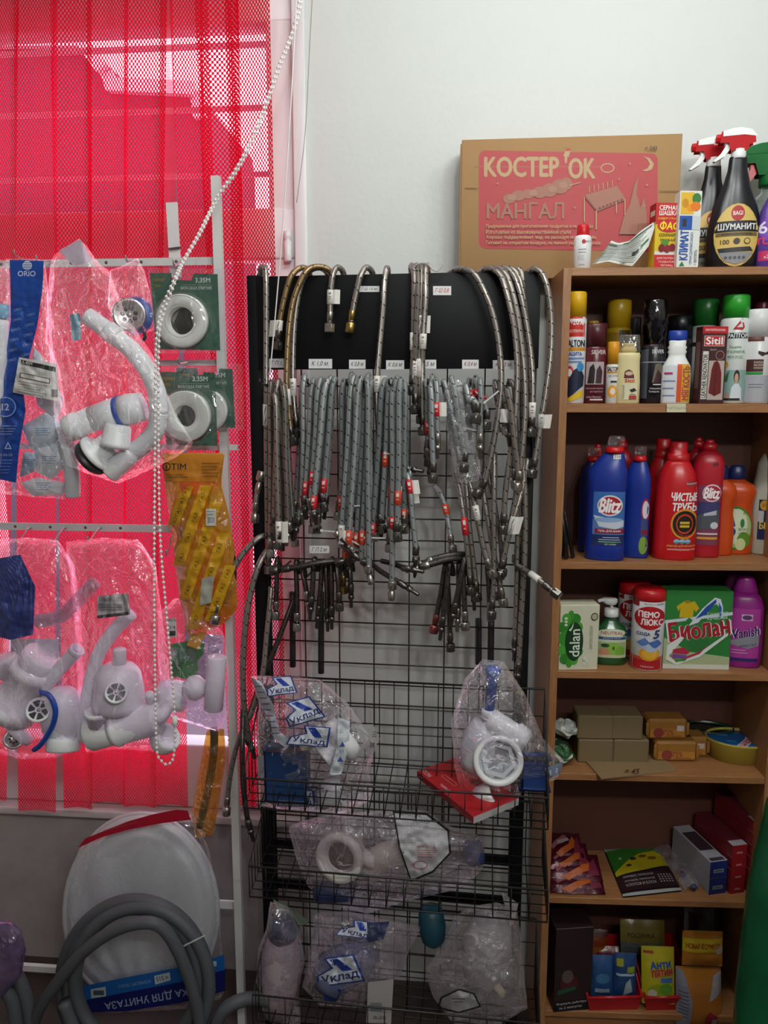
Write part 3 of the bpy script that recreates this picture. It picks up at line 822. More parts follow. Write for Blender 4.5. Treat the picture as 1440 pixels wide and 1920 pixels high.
HO('fourth hose of the arched group near the bookcase, behind the others', [(938, 520, -.02), (948, 507, -.006), (960, 505, .002), (974, 525, .01), (984, 580, .016), (988, 660, .02), (986, 760, .022), (980, 860, .022), (976, 960, .022), (970, 1040, .022)], group=GT)
HO('fifth hose over the panel hanging down to the basket beside the bookcase', [(955, 520, -.02), (966, 508, -.006), (975, 508, .0), (980, 540, .006), (979, 700, .012), (980, 860, .03), (984, 930, .034), (984, 1030, .034), (979, 1120, .034), (974, 1210, .034), (971, 1262, .034)], e1='spigot', group=GT)
HO('separate hose arching past the bookcase side, clear tag near its end', [(982, 520, -.02), (992, 509, -.004), (1006, 505, .008), (1020, 520, .02), (1030, 560, .026), (1034, 610, .028), (1032, 670, .03), (1024, 730, .03), (1016, 780, .03), (1008, 830, .03), (999, 880, .03)], tags=((.83, 26, 'bdb9b4', 1),), group=GT)
HO('thin hose hanging beside the longest one, reaching to the bag with the blue strip', [(952, 720, .0), (958, 715, .01), (965, 740, .02), (969, 850, .028), (970, 1000, .03), (968, 1110, .03), (964, 1215, .03)], r=.0055, e1='spigot', group=GT)

# --- bunches on the first row of hooks, grey wrapped hoses
def bunch(tagname, rows, mat=greyer, d0=0.05, group=None):
    for k, (xt, yt, xa, ya, xb, yb, tg, lb) in enumerate(rows):
        d = d0 + 0.014 * (k % 4) + 0.006 * (k // 4)
        xm = (xt + xb) / 2
        pts = [(xa, ya, d - .03), ((xa * 2 + xt) / 3, (ya * 2 + yt) / 3, d - .03), ((xt * 3 + xa) / 4, yt + 28, d - .02), (xt, yt, d - .004), (xt + (xb - xt) * .22 - (2 if xb < xt else -2), yt + 30, d + .01), (xt + (xb - xt) * .55, yt + (yb - yt) * .45, d + .012), (xb, yb - 18, d + .012), (xb, yb, d + .012)]
        HO(lb + ', bunch ' + tagname, pts, r=.0066, mat=mat, e0='nut' if k % 2 == 0 else 'spigot', e1='nut' if (k + yb) % 3 else 'spigot', tags=tg, metal=dsteel if k % 2 else steel, group='hoses in the bunch ' + tagname, size=.95)
T = lambda f, c=RED, s=0, l=26: ((f, l, c, s),)
bunch('beside the black post', [
    (509, 716, 516, 1000, 507, 1030, (), 'straight plain hose'), (522, 714, 530, 1010, 514, 985, (), 'second plain hose'), (530, 722, 552, 1010, 540, 1000, (), 'third plain hose slanting to the middle'), (515, 740, 546, 990, 523, 1015, T(.86, WH, 1, 40), 'hose with a clear wrinkled tag')], silver, .04)
bunch('below sticker К 1,0', [
    (571, 705, 553, 960, 566, 960, T(.86), 'foremost upright hose with a red band'), (588, 712, 573, 950, 572, 950, T(.83), 'hose with a red band over its nut'), (601, 711, 586, 985, 583, 955, T(.82), 'bowed hose with a red band'),
    (614, 713, 556, 990, 588, 960, T(.86), 'fourth hose, red band half covered'), (620, 708, 596, 985, 590, 975, T(.84), 'wide bowed hose'), (628, 710, 610, 950, 606, 945, T(.84), 'hose nearest the next bunch, red band lowest')])
bunch('below sticker К 0,8', [
    (645, 714, 640, 1000, 638, 1012, T(.80, ORG), 'upright hose with an orange band'), (660, 703, 652, 1060, 648, 1050, T(.88, ORG), 'tall hose crossing the others with an orange band'), (664, 706, 634, 960, 640, 1015, T(.86, WH, 0), 'hose with a white lettered band'),
    (678, 708, 668, 980, 654, 1025, T(.87, ORG, -1), 'hose with a turned orange band'), (691, 704, 676, 1020, 668, 1030, T(.86, ORG), 'slanting hose from the far side'), (697, 716, 682, 990, 678, 1050, T(.85, ORG), 'rearmost dangling hose with a low orange band'), (687, 712, 700, 1000, 692, 1075, (), 'plain hose ending lowest')])
bunch('below sticker К 0,6', [
    (722, 712, 706, 990, 700, 1000, T(.9, RED), 'thin plain hose'), (734, 713, 716, 985, 716, 985, T(.76, ORG), 'hose with an orange band at its middle'), (745, 708, 735, 1000, 733, 990, T(.8, ORG, 1), 'foremost hose with a flagged orange band'), (752, 712, 742, 990, 745, 1000, T(.82, ORG), 'hose behind the flagged one'),
    (758, 718, 764, 975, 758, 985, T(.88, ORG), 'hose with its orange band down at the nut'), (764, 890, 772, 880, 779, 1045, T(.55, RED, 1), 'slanting hose with a barcode flag on a red band'), (738, 730, 730, 1020, 735, 1105, T(.78, RED, 0, 22), 'longest hose with a low red band')])
bunch('below sticker 0,5', [
    (799, 714, 806, 840, 803, 840, T(.8, RED), 'short hose with a red label collar'), (811, 706, 800, 850, 808, 845, (), 'short plain hose with a shiny nut'), (817, 712, 818, 830, 820, 835, T(.74, RED, 1), 'short hose with a crumpled red flag'), (806, 720, 806, 880, 812, 890, (), 'hose of the bunch hanging lowest')])
bunch('just past sticker 0,5', [
    (832, 715, 850, 840, 866, 878, T(.85, WH, 0), 'long hose in a clear sleeve'), (846, 708, 862, 860, 871, 870, (), 'hose in the same clear sleeve, white nut')], greyer, .06)
bunch('below sticker К 0,4', [
    (880, 712, 888, 770, 891, 775, T(.7, RED, -1), 'looped hose with a red paper flag'), (892, 708, 905, 780, 912, 790, T(.62, RED), 'looped hose with a red band'), (900, 712, 898, 845, 900, 835, (), 'hose hanging below the loops with a big nut'), (873, 722, 880, 800, 894, 778, (), 'small looped hose at the back')])
bunch('behind the arched hoses', [
    (928, 716, 940, 795, 950, 800, (), 'small bent hose'), (938, 712, 952, 810, 957, 812, T(.8, 'c9c6c2', -1), 'small hose with a grey plastic tag'), (950, 730, 965, 900, 972, 905, (), 'longer hose at the back')], silver, .03)
# clear sleeve round two hoses
# --- slanting hoses low in the middle and by the bookcase
def low(label, pts, **k): return HO(label, pts, r=k.pop('r', .0064), group=k.pop('group', 'loose hoses low on the mesh'), **k)
low('slanting hose with a red barcode band, above the empty part of the mesh', [(757, 885, .0), (762, 893, .02), (768, 930, .03), (775, 985, .035), (781, 1042, .035)], mat=greyer, tags=((.52, 26, RED, 1),), e1='spigot', metal=steel)
low('short hose with an orange band leaning over the mesh under the clear sleeve', [(815, 912, .0), (826, 925, .02), (836, 955, .03), (842, 990, .035), (847, 1022, .035)], mat=greyer, tags=((.5, 20, ORG),), metal=steel)
low('long hose slanting right with a narrow red tag', [(852, 890, .02), (860, 912, .04), (868, 960, .05), (876, 1030, .05), (882, 1100, .05)], tags=((.62, 34, RED),), metal=dsteel)
low('hose alongside the one with the narrow red tag', [(868, 890, .01), (874, 915, .03), (880, 990, .036), (888, 1060, .036), (894, 1112, .036)])
low('hose slanting toward the bookcase with a white lettered band', [(878, 900, .02), (888, 935, .05), (895, 970, .056), (907, 1030, .056), (920, 1068, .056)], tags=((.48, 28, WH),), metal=steel)
low('hose whose nut hangs lowest among the slanting ones', [(896, 880, .0), (904, 910, .02), (912, 960, .03), (926, 1040, .034), (942, 1122, .034)], metal=steel)
low('upright hose crossing in front of the slanting ones', [(927, 850, .02), (927, 880, .04), (926, 960, .046), (926, 1060, .046), (922, 1145, .046)], e1='nut')
low('thin hose leaning behind the upright one', [(912, 860, .0), (918, 900, .02), (930, 960, .024), (940, 1040, .024), (936, 1110, .024)], r=.0052)
low('hose bent sideways with a big clear wrinkled tag by the bookcase', [(990, 860, .02), (978, 920, .04), (962, 975, .05), (950, 1020, .05), (940, 1070, .048)], tags=((.55, 34, 'c9c6c2', 1, 'wave'),))
low('hose poking out toward the bookcase in a clear wrapper', [(968, 1058, .02), (985, 1070, .05), (1003, 1082, .09), (1022, 1097, .11), (1036, 1108, .12)], tags=((.5, 26, WH),), metal=dsteel, r=.007)
low('short dark hose between the arched hoses and the bookcase side', [(1000, 800, .0), (1003, 840, .01), (999, 880, .015)], mat=darkb)
low('dark hose lying sideways across the mesh on the window side', [(664, 1050, .03), (640, 1051, .05), (600, 1055, .06), (560, 1063, .065), (524, 1068, .065)], mat=darkb, r=.0075, e1='round', metal=dsteel)
low('bundle hose lying sideways with a shiny end near the middle', [(872, 1050, .03), (850, 1047, .06), (820, 1054, .07), (785, 1064, .075)], mat=darkb, r=.008, e1='spigot', metal=steel)
low('second hose lying sideways beside the shiny ended one', [(876, 1040, .02), (850, 1040, .05), (820, 1046, .06), (792, 1056, .062)], mat=darkb, r=.0075, e1='spigot', metal=steel)
low('short dark hose pointing at the mesh beside the low red band', [(690, 1052, .03), (715, 1072, .06), (745, 1090, .08), (764, 1102, .09)], mat=darkb, e1='spigot')
low('short dark hose with its end pointing to the empty mesh', [(716, 1052, .04), (740, 1058, .07), (758, 1065, .09), (772, 1068, .10)], mat=darkb, e1='spigot')
def dangling(label, xt, yt, xb, yb, d, nut, **k):
    low(label, [(xt + 6, yt + 22, d - .03), (xt + 3, yt + 4, d - .02), (xt, yt, d - .006), (xt - 1 + (xb - xt) * .15, yt + 14, d), ((xt + xb) / 2, (yt + yb) / 2, d + .004), (xb, yb, d + .004)], mat=k.pop('mat', darkb), e1=nut, group='dark hoses on the second row of hooks', **k)
for k, (lb, xt, xb, yb, nut, m) in enumerate((('with a square white nut, over the red blind', 520, 517, 1146, 'nut', steel), ('with a golden nut close to the post', 556, 557, 1168, 'nut', steel), ('ending in a small spigot beside the golden nut', 566, 577, 1128, 'spigot', steel), ('thin and slanting, next to the spigot', 590, 583, 1138, 'spigot', dsteel),
        ('third from the sideways hose end', 606, 596, 1155, 'spigot', dsteel), ('with a narrow end in the middle of its hook', 612, 614, 1160, 'spigot', dsteel), ('just beside the narrow end', 622, 622, 1156, 'spigot', dsteel), ('with a dark hexagonal end', 632, 636, 1130, 'nut', dsteel), ('with a bright brass tip', 642, 644, 1098, 'nut', brass),
        ('hanging alone toward the empty mesh', 656, 658, 1115, 'spigot', dsteel), ('with a reddish brown nut', 838, 815, 1172, 'nut', plain('8a4a48', .4, .8)), ('bent beside the reddish nut', 844, 828, 1176, 'spigot', dsteel), ('reaching lowest below the reddish nut', 838, 844, 1206, 'nut', dsteel), ('with a grey plastic sleeve', 862, 858, 1160, 'spigot', steel),
        ('with a small pale nut', 868, 872, 1166, 'nut', steel), ('slanting behind the pale nut', 872, 850, 1150, 'spigot', dsteel), ('thin, by the big nuts', 884, 888, 1120, 'spigot', dsteel), ('with a ring shaped end', 915, 919, 1148, 'nut', steel))):
    dangling('dark hose on the lower hooks ' + lb, xt, 1048 + (k % 3) * 4, xb, yb, .02 + .012 * (k % 4), nut, metal=m)
for lb, xs in (('nearer the post', (548, 1110, 549, 1250)), ('farther from the post', (602, 1110, 602, 1262)), ('beside the bookcase end', (897, 1160, 897, 1245)), ('closest to the bag with the blue strip', (921, 1165, 920, 1240))):
    low('thick dark hose hanging behind the mesh, ' + lb, [(xs[0], xs[1], -.05), ((xs[0] + xs[2]) / 2, (xs[1] + xs[3]) / 2, -.05), (xs[2], xs[3], -.05)], mat=plain('2c2628', .5), e1=None, r=.008)
# --- long loose hoses bowed out past the black post
low('hose bowed out over the yellow bag, steel tip hanging free', [(520, 1010, -.02), (505, 1004, .02), (486, 1008, .05), (462, 1030, .06), (440, 1062, .07), (422, 1100, .075), (410, 1132, .08), (405, 1152, .08)], r=.0075, e1='round', metal=steel, group='long hoses bowed out past the black post')
low('long hose arching down past the post toward the lower basket', [(518, 1022, -.01), (503, 1030, .03), (485, 1060, .05), (470, 1110, .06), (460, 1170, .065), (455, 1250, .065), (457, 1320, .06), (466, 1385, .05), (470, 1400, .05)], r=.0075, e1='spigot', group='long hoses bowed out past the black post')
low('long thin hose hanging beside the bag edge, its end above the floor hose', [(508, 1100, .02), (506, 1130, .03), (500, 1190, .04), (493, 1260, .05), (474, 1330, .055), (448, 1385, .06), (434, 1440, .06), (427, 1490, .06), (425, 1512, .06)], r=.0065, e1='round', metal=steel, group='long hoses bowed out past the black post')
low('dark hose slanting away behind the printed bag', [(552, 1120, -.02), (535, 1165, .0), (512, 1225, .02), (488, 1280, .03), (466, 1345, .035)], r=.0065, mat=darkb, e1=None, group='long hoses bowed out past the black post')
low('dark hose drooping inside the corner of the upper basket', [(456, 1320, .05), (454, 1400, .09), (456, 1470, .1), (463, 1530, .1), (469, 1555, .1)], r=.007, mat=darkb, e1='spigot', group='long hoses bowed out past the black post')
low('short angled hose with a steel nut at each end outside the post', [(487, 902, .03), (482, 925, .034), (479, 945, .036), (478, 962, .036)], r=.0062, e0='round', e1='round', metal=steel, group='long hoses bowed out past the black post')
# white nylon ties
for lb, a, c in (('under the first bunch', (660, 949), (675, 948)), ('across the second bunch', (603, 995), (645, 998)), ('hanging off the second bunch', (655, 1012), (684, 1027)), ('beside the long single hose nut', (722, 850), (752, 854)), ('below the third bunch', (683, 1008), (722, 1009)), ('under the looped hoses', (862, 800), (896, 808)), ('high by the arched hose', (908, 755), (935, 733))):
    b = MB(); p, q = RP.P(*a, .085), RP.P(*c, .085)
    b.bar(p, q, .0032, .0012, plain('d8d4d2', .4), up=(0, 1, 0))
    b.box(p - Vector((.003, .003, .003)), p + Vector((.003, .003, .003)), plain('d8d4d2', .4), .0005)
    tag(b.build('cable_tie', None, True), 'white nylon cable tie holding hoses, ' + lb, 'cable tie')

# ================================================================ goods in the bookcase
class Item:
    def __init__(s, name, label, cat, px, sh, d=None, ratio=1.0, rot=0.0, group=None, depth_m=None):
        l, r, yb, yt = px
        if not depth_m: rot -= 16 if ratio > .9 else 9      # labels are turned a little towards the aisle
        xc = (l + r) / 2; z = shelf_z(sh)
        if d is None:
            p = hit(xc, yb, Vector((0, 0, z)), Vector((0, 0, 1))); d = min(max(BP.local(p).y, 0.004), BD - 0.06)
        w0 = (r - l) * mpp(BP.P(xc, yb, -d))
        hd = depth_m / 2 if depth_m else w0 * ratio / 2
        c = BP.P(xc, yb, -(d + hd)); s.w = (r - l) * mpp(c); s.dep = depth_m or s.w * ratio
        s.h = BP.P(xc, yt, -(d + hd)).z - z
        s.t = thing(name, label, cat, (c.x, c.y, z), BP.rot + R(rot), group)
        s.ratio = ratio; s.prof = None; s.exp = 2.0
    def secs(s, prof, ratio=None):
        k = s.ratio if ratio is None else ratio
        return [(q[0] * s.h, q[1] * s.w / 2, q[1] * s.w / 2 * (q[3] if len(q) > 3 else k), (q[2] if len(q) > 2 else 0) * s.w / 2, 0) for q in prof]
    def loft(s, name, prof, mat, exp=2.0, ratio=None, parent=None, keep=False, n=36):
        b = MB(); b.loft(s.secs(prof, ratio), mat, n, exp)
        if keep or s.prof is None: s.prof, s.exp = prof, exp
        return b.build(name, parent or s.t)
    def box(s, name, mat, lo=(-1, 0), hi=(1, 1), bev=0.0012, dep=None, parent=None, tilt=0.0, side=None):
        b = MB(); dd = (dep or s.dep) / 2
        b.box((lo[0] * s.w / 2, -dd, lo[1] * s.h), (hi[0] * s.w / 2, dd, hi[1] * s.h), mat, bev, 1)
        s.flat = dd; s.prof = 'flat'
        return b.build(name, parent or s.t)
    def at(s, v):
        pr = s.prof
        for a, b in zip(pr, pr[1:]):
            if a[0] <= v <= b[0] and b[0] > a[0]:
                k = (v - a[0]) / (b[0] - a[0])
                g = lambda q, i, df: q[i] if len(q) > i else df
                return a[1] + (b[1] - a[1]) * k, (g(a, 2, 0) * (1 - k) + g(b, 2, 0) * k), g(a, 3, s.ratio) * (1 - k) + g(b, 3, s.ratio) * k
        return pr[-1][1], 0, s.ratio
    def fn(s, u, v, h):
        x = u * s.w / 2
        if s.prof == 'flat': return Vector((x, -s.flat - h, v * s.h))
        hw, cx, rt = s.at(v); rx = hw * s.w / 2; cxm = cx * s.w / 2
        k = min(abs((x - cxm) / rx), 0.985)
        return Vector((cxm + rx * math.copysign(k, x - cxm), -rx * rt * (1 - k ** s.exp) ** (1 / s.exp) - h, v * s.h))
    def label(s, spec, name='label_print', parent=None):
        return decals(spec, s.fn, s.w / 2, s.h, curved=s.prof != 'flat').build(name, parent or s.t)
    def side(s, spec, name='side_print'):       # on the face towards the window, u from back to front
        f = lambda u, v, h: Vector((-s.w / 2 - h, -u * s.flat, v * s.h))
        return decals(spec, f, s.flat, s.h).build(name, s.t)
P = lambda h, r=0.35: plain(h, r, 0, 0.5, 0, 40, 0.03)
blackp = P('15151a', .28); whitep = P('e6e6e4', .35); redp = P('c8141c', .3)
clearp = film('f4f4f6', 0.06, 'e0e0e4', 0.7, 12)
hoodp = plain('b4121a', .55, 0, .2, 0, 40, .03)
def sprayer(it, z0, cx, sc, head, lever, collar, noz=None, flip=-1):
    """trigger head: collar, hood, nozzle, lever; z0 in metres, sc = overall size"""
    S = lambda x, y, z: Vector((cx + flip * x * sc, y * sc, z0 + z * sc))
    b = MB(); b.turn(S(0, 0, 0), (0, 0, 1), [(0, .20 * sc), (.03 * sc, .21 * sc), (.26 * sc, .21 * sc), (.28 * sc, .17 * sc)], collar, 20); b.build('collar', it.t)
    b = MB()
    hood = [(-.38, .46), (-.36, .62), (-.25, .74), (0, .80), (.25, .78), (.50, .72), (.52, .50), (.30, .50), (.22, .26), (-.18, .26), (-.22, .40)]
    hw = .17
    f = lambda u, v, w: S(u, w - hw, v)
    b.prism(hood, f, 2 * hw, head); hd = b.build('hood', it.t)
    bv = hd.modifiers.new('round', 'BEVEL'); bv.width = .05 * sc; bv.segments = 3
    b = MB(); b.prism([(-.40, .63), (-.28, .76), (0, .83), (.25, .81), (.47, .75), (.47, .66), (-.1, .68)], lambda u, v, w: S(u, w - hw * 1.06, v), 2.12 * hw, collar)
    c = b.build('hood_cap', it.t); bv = c.modifiers.new('round', 'BEVEL'); bv.width = .03 * sc; bv.segments = 2
    b = MB(); b.turn(S(.50, 0, .61), (flip, 0, 0), [(0, .12 * sc), (.02 * sc, .14 * sc), (.16 * sc, .13 * sc), (.18 * sc, .05 * sc)], noz or head, 8, False); b.build('nozzle', it.t)
    b = MB(); b.prism([(.24, .50), (.42, .50), (.40, .36), (.52, .16), (.72, -.04), (.66, -.06), (.42, .08), (.28, .26)], lambda u, v, w: S(u, w - .09, v), .18, lever); b.build('trigger', it.t)

# ---- on top: the cardboard box, the small boxes and sprays
CBY = 1.955
CB = Plane((0, CBY, 0), 0)
tl, tr_, bl2, br = W(866, 262, CBY), W(1279, 273, CBY), W(870, 503, CBY), W(1276, 503, CBY)
kraft = plain('a8845c', 0.8, 0, 0.2, 0.05, 30, 0.06)
t = thing('cardboard_box', 'large brown cardboard box with a red printed panel, standing on the bookcase', 'box', ((bl2.x + br.x) / 2, CBY + 0.042, TOPZ))
b = MB(); b.box((tl.x, CBY, TOPZ), (tr_.x, CBY + 0.082, tl.z), kraft, 0.0015); b.build('carton', t, True)
b = MB(); b.box((tl.x - 0.003, CBY - 0.002, TOPZ + 0.02), (tl.x, CBY + 0.08, tl.z - 0.01), plain('9c7850', .8)); b.build('side_flap', t, True)
s_ = mpp(W(1060, 380, CBY))
fn = lambda u, v, h: W(u, v, CBY) + Vector((0, -h, 0))
def rrect(x0, y0, x1, y1, r, n=6):
    o = []
    for cx, cy, a0 in ((x1 - r, y0 + r, -90), (x1 - r, y1 - r, 0), (x0 + r, y1 - r, 90), (x0 + r, y0 + r, 180)):
        o += [(cx + r * math.cos(R(a0 + 90 * k / n)), cy + r * math.sin(R(a0 + 90 * k / n))) for k in range(n + 1)]
    return o
KR, TN, TD = 'b23a3e', 'b8986e', 'a06a58'
spec = [('p', [(897 + (x - 897), y + (x - 897) * .018) for x, y in rrect(898, 282, 1233, 466, 12)], KR),
        ('r', 889, 312, 1128, 313.5, TD), ('e', 1139, 315, 13, 9, TN), ('e', 1139, 315, 11, 7, KR),
        ('t', 'КОСТЕР', 978, 313, 36, TN, {'w': 138, 'b': .05}), ("t", "'", 1061, 300, 12, TN, {'b': .05}), ('t', 'ОК', 1091, 316, 37, TN, {'w': 48, 'b': .05}),
        ('p', [(1056, 293), (1061, 280), (1070, 282), (1066, 295)], TN), ('e', 1065, 281, 5, 3, KR),
        ('p', [(1205, 293), (1218, 297), (1226, 308), (1222, 318), (1212, 322), (1203, 320), (1214, 316), (1218, 308), (1214, 300)], TN)]
for cx, cy, rx, ry in ((955, 373, 12, 9), (972, 367, 13, 10), (990, 364, 12, 9), (1012, 361, 14, 11), (1030, 357, 14, 13), (1050, 350, 16, 14), (1062, 345, 11, 12)): spec.append(('e', cx, cy, rx, ry, TD))
for k, (cx, cy) in enumerate(((960, 370), (1000, 362), (1036, 355), (1056, 347))): spec.append(('e', cx, cy, 8, 6, 'a87a62'))
spec += [('p', [(1068, 347), (1088, 342), (1088, 343.5), (1068, 349)], TN), ('t', 'МАНГАЛ', 985, 395, 30, TD, {'w': 144, 'b': .03}),
         ('p', [(1096, 366), (1156, 349), (1172, 372), (1118, 393)], TD), ('p', [(1098, 368), (1118, 393), (1118, 397), (1096, 371)], '8a4a44'), ('p', [(1118, 393), (1172, 372), (1172, 376), (1118, 398)], '98604e')]
for k in range(6): spec.append(('r', 1104 + k * 8.5, 346 - k * 2 + 3, 1105.4 + k * 8.5, 362 - k * 2.2, TN))
for k in range(7): spec.append(('e', 1124 + k * 6.8, 391 - k * 2.6, 2.2, 2.4, '7c3c3a'))
for q in ((1094, 370, 1096, 417), (1116, 396, 1118.5, 431), (1170, 374, 1172, 404), (1154, 380, 1156, 400)): spec.append(('r', *q, TN))
spec.append(('p', [(1160, 440), (1168, 410), (1180, 385), (1188, 350), (1196, 330), (1193, 365), (1200, 390), (1206, 370), (1211, 395), (1214, 440)], TD))
for k, (cx, cy) in enumerate(((933, 345), (1077, 390), (1180, 308), (1160, 337), (1212, 348), (1208, 386))): spec += [('p', [(cx - 3, cy), (cx, cy - .8), (cx + 3, cy), (cx, cy + .8)], TN), ('p', [(cx - .8, cy), (cx, cy - 3.5), (cx + .8, cy), (cx, cy + 3.5)], TN)]
for k, (tx, wd) in enumerate((('Предназначен для приготовления продуктов и на природе', 200), ('Изготовлен из высококачественной стали', 158), ('Хорошо поддерживает жар, не расходуя много дрова', 206), ('Готовит на открытом воздухе, не нанося ущерба природе', 214))):
    spec.append(('t', tx, 911 + wd / 2, 425 + k * 10.3 + (wd - 150) * .01, 8.6, TN, {'w': wd, 'b': .02}))
spec += [('t', '= 545', 1220, 279, 7, '2a2420', {'s': .2, 'b': .02}), ('r', 872, 350, 896, 352, '96703f' if False else 'a07c54'), ('r', 1236, 356, 1276, 358, 'a07c54')]
decals(spec, fn, s_, -s_, h0=0.0006).build('printed_panel', t, True)

it = Item('small_bottle', 'small white bottle with a red cap before the cardboard box', 'bottle', (1075, 1107, 498, 422), 0, 0.012)
it.loft('bottle_body', [(0, .9), (.02, 1), (.68, 1), (.74, .9), (.76, .72)], whitep)
it.label([('e', .2, .60, .22, .05, 'b02428'), ('t', 'ЦИП', .62, .60, .055, '4a4a50'), ('r', -.4, .42, .5, .44, '9a9aa0'), ('r', -.4, .36, .5, .38, '9a9aa0'), ('r', -.4, .20, .3, .31, 'b8babd'), ('r', -.3, .08, .4, .1, '9a9aa0')])
it.loft('cap', [(.75, .68), (.77, .72), (.97, .66), (1, .6)], redp)

# crumpled leaflet leaning on the small boxes
t = thing('leaflet', 'crumpled white printed leaflet leaning against the small red and yellow box', 'leaflet', BP.P(1165, 498, -.02)); t.location.z = TOPZ
top = [(1134, 470), (1146, 451), (1160, 456), (1180, 452), (1200, 434), (1232, 412)]; bot = [(1107, 497), (1120, 494), (1140, 490), (1165, 496), (1186, 499), (1216, 462)]
def lf(u, v, h=0):
    k = u * 5; i = min(int(k), 4); f = k - i
    a = (top[i][0] * (1 - f) + top[i + 1][0] * f, top[i][1] * (1 - f) + top[i + 1][1] * f); c = (bot[i][0] * (1 - f) + bot[i + 1][0] * f, bot[i][1] * (1 - f) + bot[i + 1][1] * f)
    px, py = c[0] + (a[0] - c[0]) * v, c[1] + (a[1] - c[1]) * v
    return BP.P(px, py, -(0.02 + 0.012 * math.sin(u * 9) + 0.01 * v) + h)
b = MB(); b.grid(lf, 24, 8, plain('d6d8d2', .6)); b.build('paper', t, True)
spec = []
for k in range(13): spec.append(('r', .06 + .03 * (k % 3), .1 + k * .065, .92 - .12 * ((k * 7) % 4) / 4, .125 + k * .065, ('6c746e', '8a908a', '5e665f')[k % 3]))
spec += [('r', .05, .8, .4, .86, '3a5a44'), ('r', .5, .88, .95, .94, '3a5a44'), ('t', '1001', .62, .06, .10, '3c4640', {'a': 6}), ('r', .74, .3, .84, .42, '3c443e'), ('r', .86, .36, .96, .46, '2f6a48')]
decals(spec, lf, 0.125, 0.05, curved=True).build('print', t, True)
it = Item('small_carton', 'small red and yellow carton between the leaflet and the tall white carton', 'carton', (1219, 1266, 500, 384), 0, 0.03, depth_m=.035, rot=6)
it.box('carton', P('d8b81e', .5)); 
it.label([('r', -1, .68, 1, 1, 'c2222a'), ('r', -1, 0, 1, .22, 'c2222a'), ('r', -1, .22, 1, .27, 'd0d0c8'), ('t', 'СЕРНАЯ', 0, .93, .07, 'f0e8e0', {'w': 1.5, 'b': .03}), ('t', 'ШАШКА', 0, .85, .07, 'f0e8e0', {'w': 1.5, 'b': .03}), ('t', 'УНИВЕРСАЛЬНАЯ', 0, .765, .035, 'e8d040', {'w': 1.7}),
          ('e', .1, .66, .95, .10, 'c2222a'), ('t', 'ФАС', .1, .66, .13, 'f0dc30', {'w': 1.5, 'b': .03, 's': .1}), ('t', 'СОХРАНИТ', 0, .52, .05, '5a3a14', {'w': 1.4, 'b': .02}), ('t', 'УРОЖАЙ', 0, .45, .05, '5a3a14', {'w': 1.2, 'b': .02}),
          ('e', -.2, .40, .3, .05, '4c8a2a'), ('e', -.45, .32, .25, .06, '7a1420'), ('e', 0, .31, .25, .06, '8a1a28'), ('e', .4, .33, .25, .06, '7a1420'), ('t', 'ДЛЯ ПОГРЕБОВ,', 0, .165, .035, 'f0e0d8', {'w': 1.6}), ('t', 'ПОДВАЛОВ,', 0, .11, .035, 'f0e0d8', {'w': 1.3}), ('t', 'ТЕПЛИЦ', 0, .055, .035, 'f0e0d8', {'w': 1.0})])
it.side([('r', -1, .72, 1, 1, 'a81c24'), ('r', -.7, .82, .7, .9, 'd8c8b8')])
it = Item('tall_carton', 'tall white and blue carton with vertical lettering beside the black trigger bottles', 'carton', (1263, 1304, 502, 361), 0, 0.018, depth_m=.03, rot=4)
it.box('carton', P('dcded8', .5))
it.label([('r', -.9, .70, .3, .98, 'e0b030'), ('e', -.5, .84, .3, .06, 'c88a18'), ('e', .0, .78, .35, .05, 'e8941c'), ('e', .5, .90, .4, .07, '3a7a34'), ('e', .45, .80, .45, .06, 'e07a1c'), ('r', -.95, .5, .2, .68, '1c50a8'), ('r', .25, .5, .95, .68, 'c8ccd0'),
          ('r', -.7, .54, -.3, .64, '2a2a34'), ('t', 'КЛИМАТ', -.45, .30, .115, '1c50a8', {'a': 90, 'b': .03, 'w': .38}), ('t', 'СЕРНАЯ ДЫМОВАЯ ШАШКА', .25, .26, .045, '2a5aa0', {'a': 90, 'w': .42}), ('t', '+ ФИТИЛЬ', .66, .14, .045, '4a4a50', {'a': 90, 'w': .2}), ('p', [(-.8, .03), (-.55, .09), (-.3, .03)], '2a7a3a')])
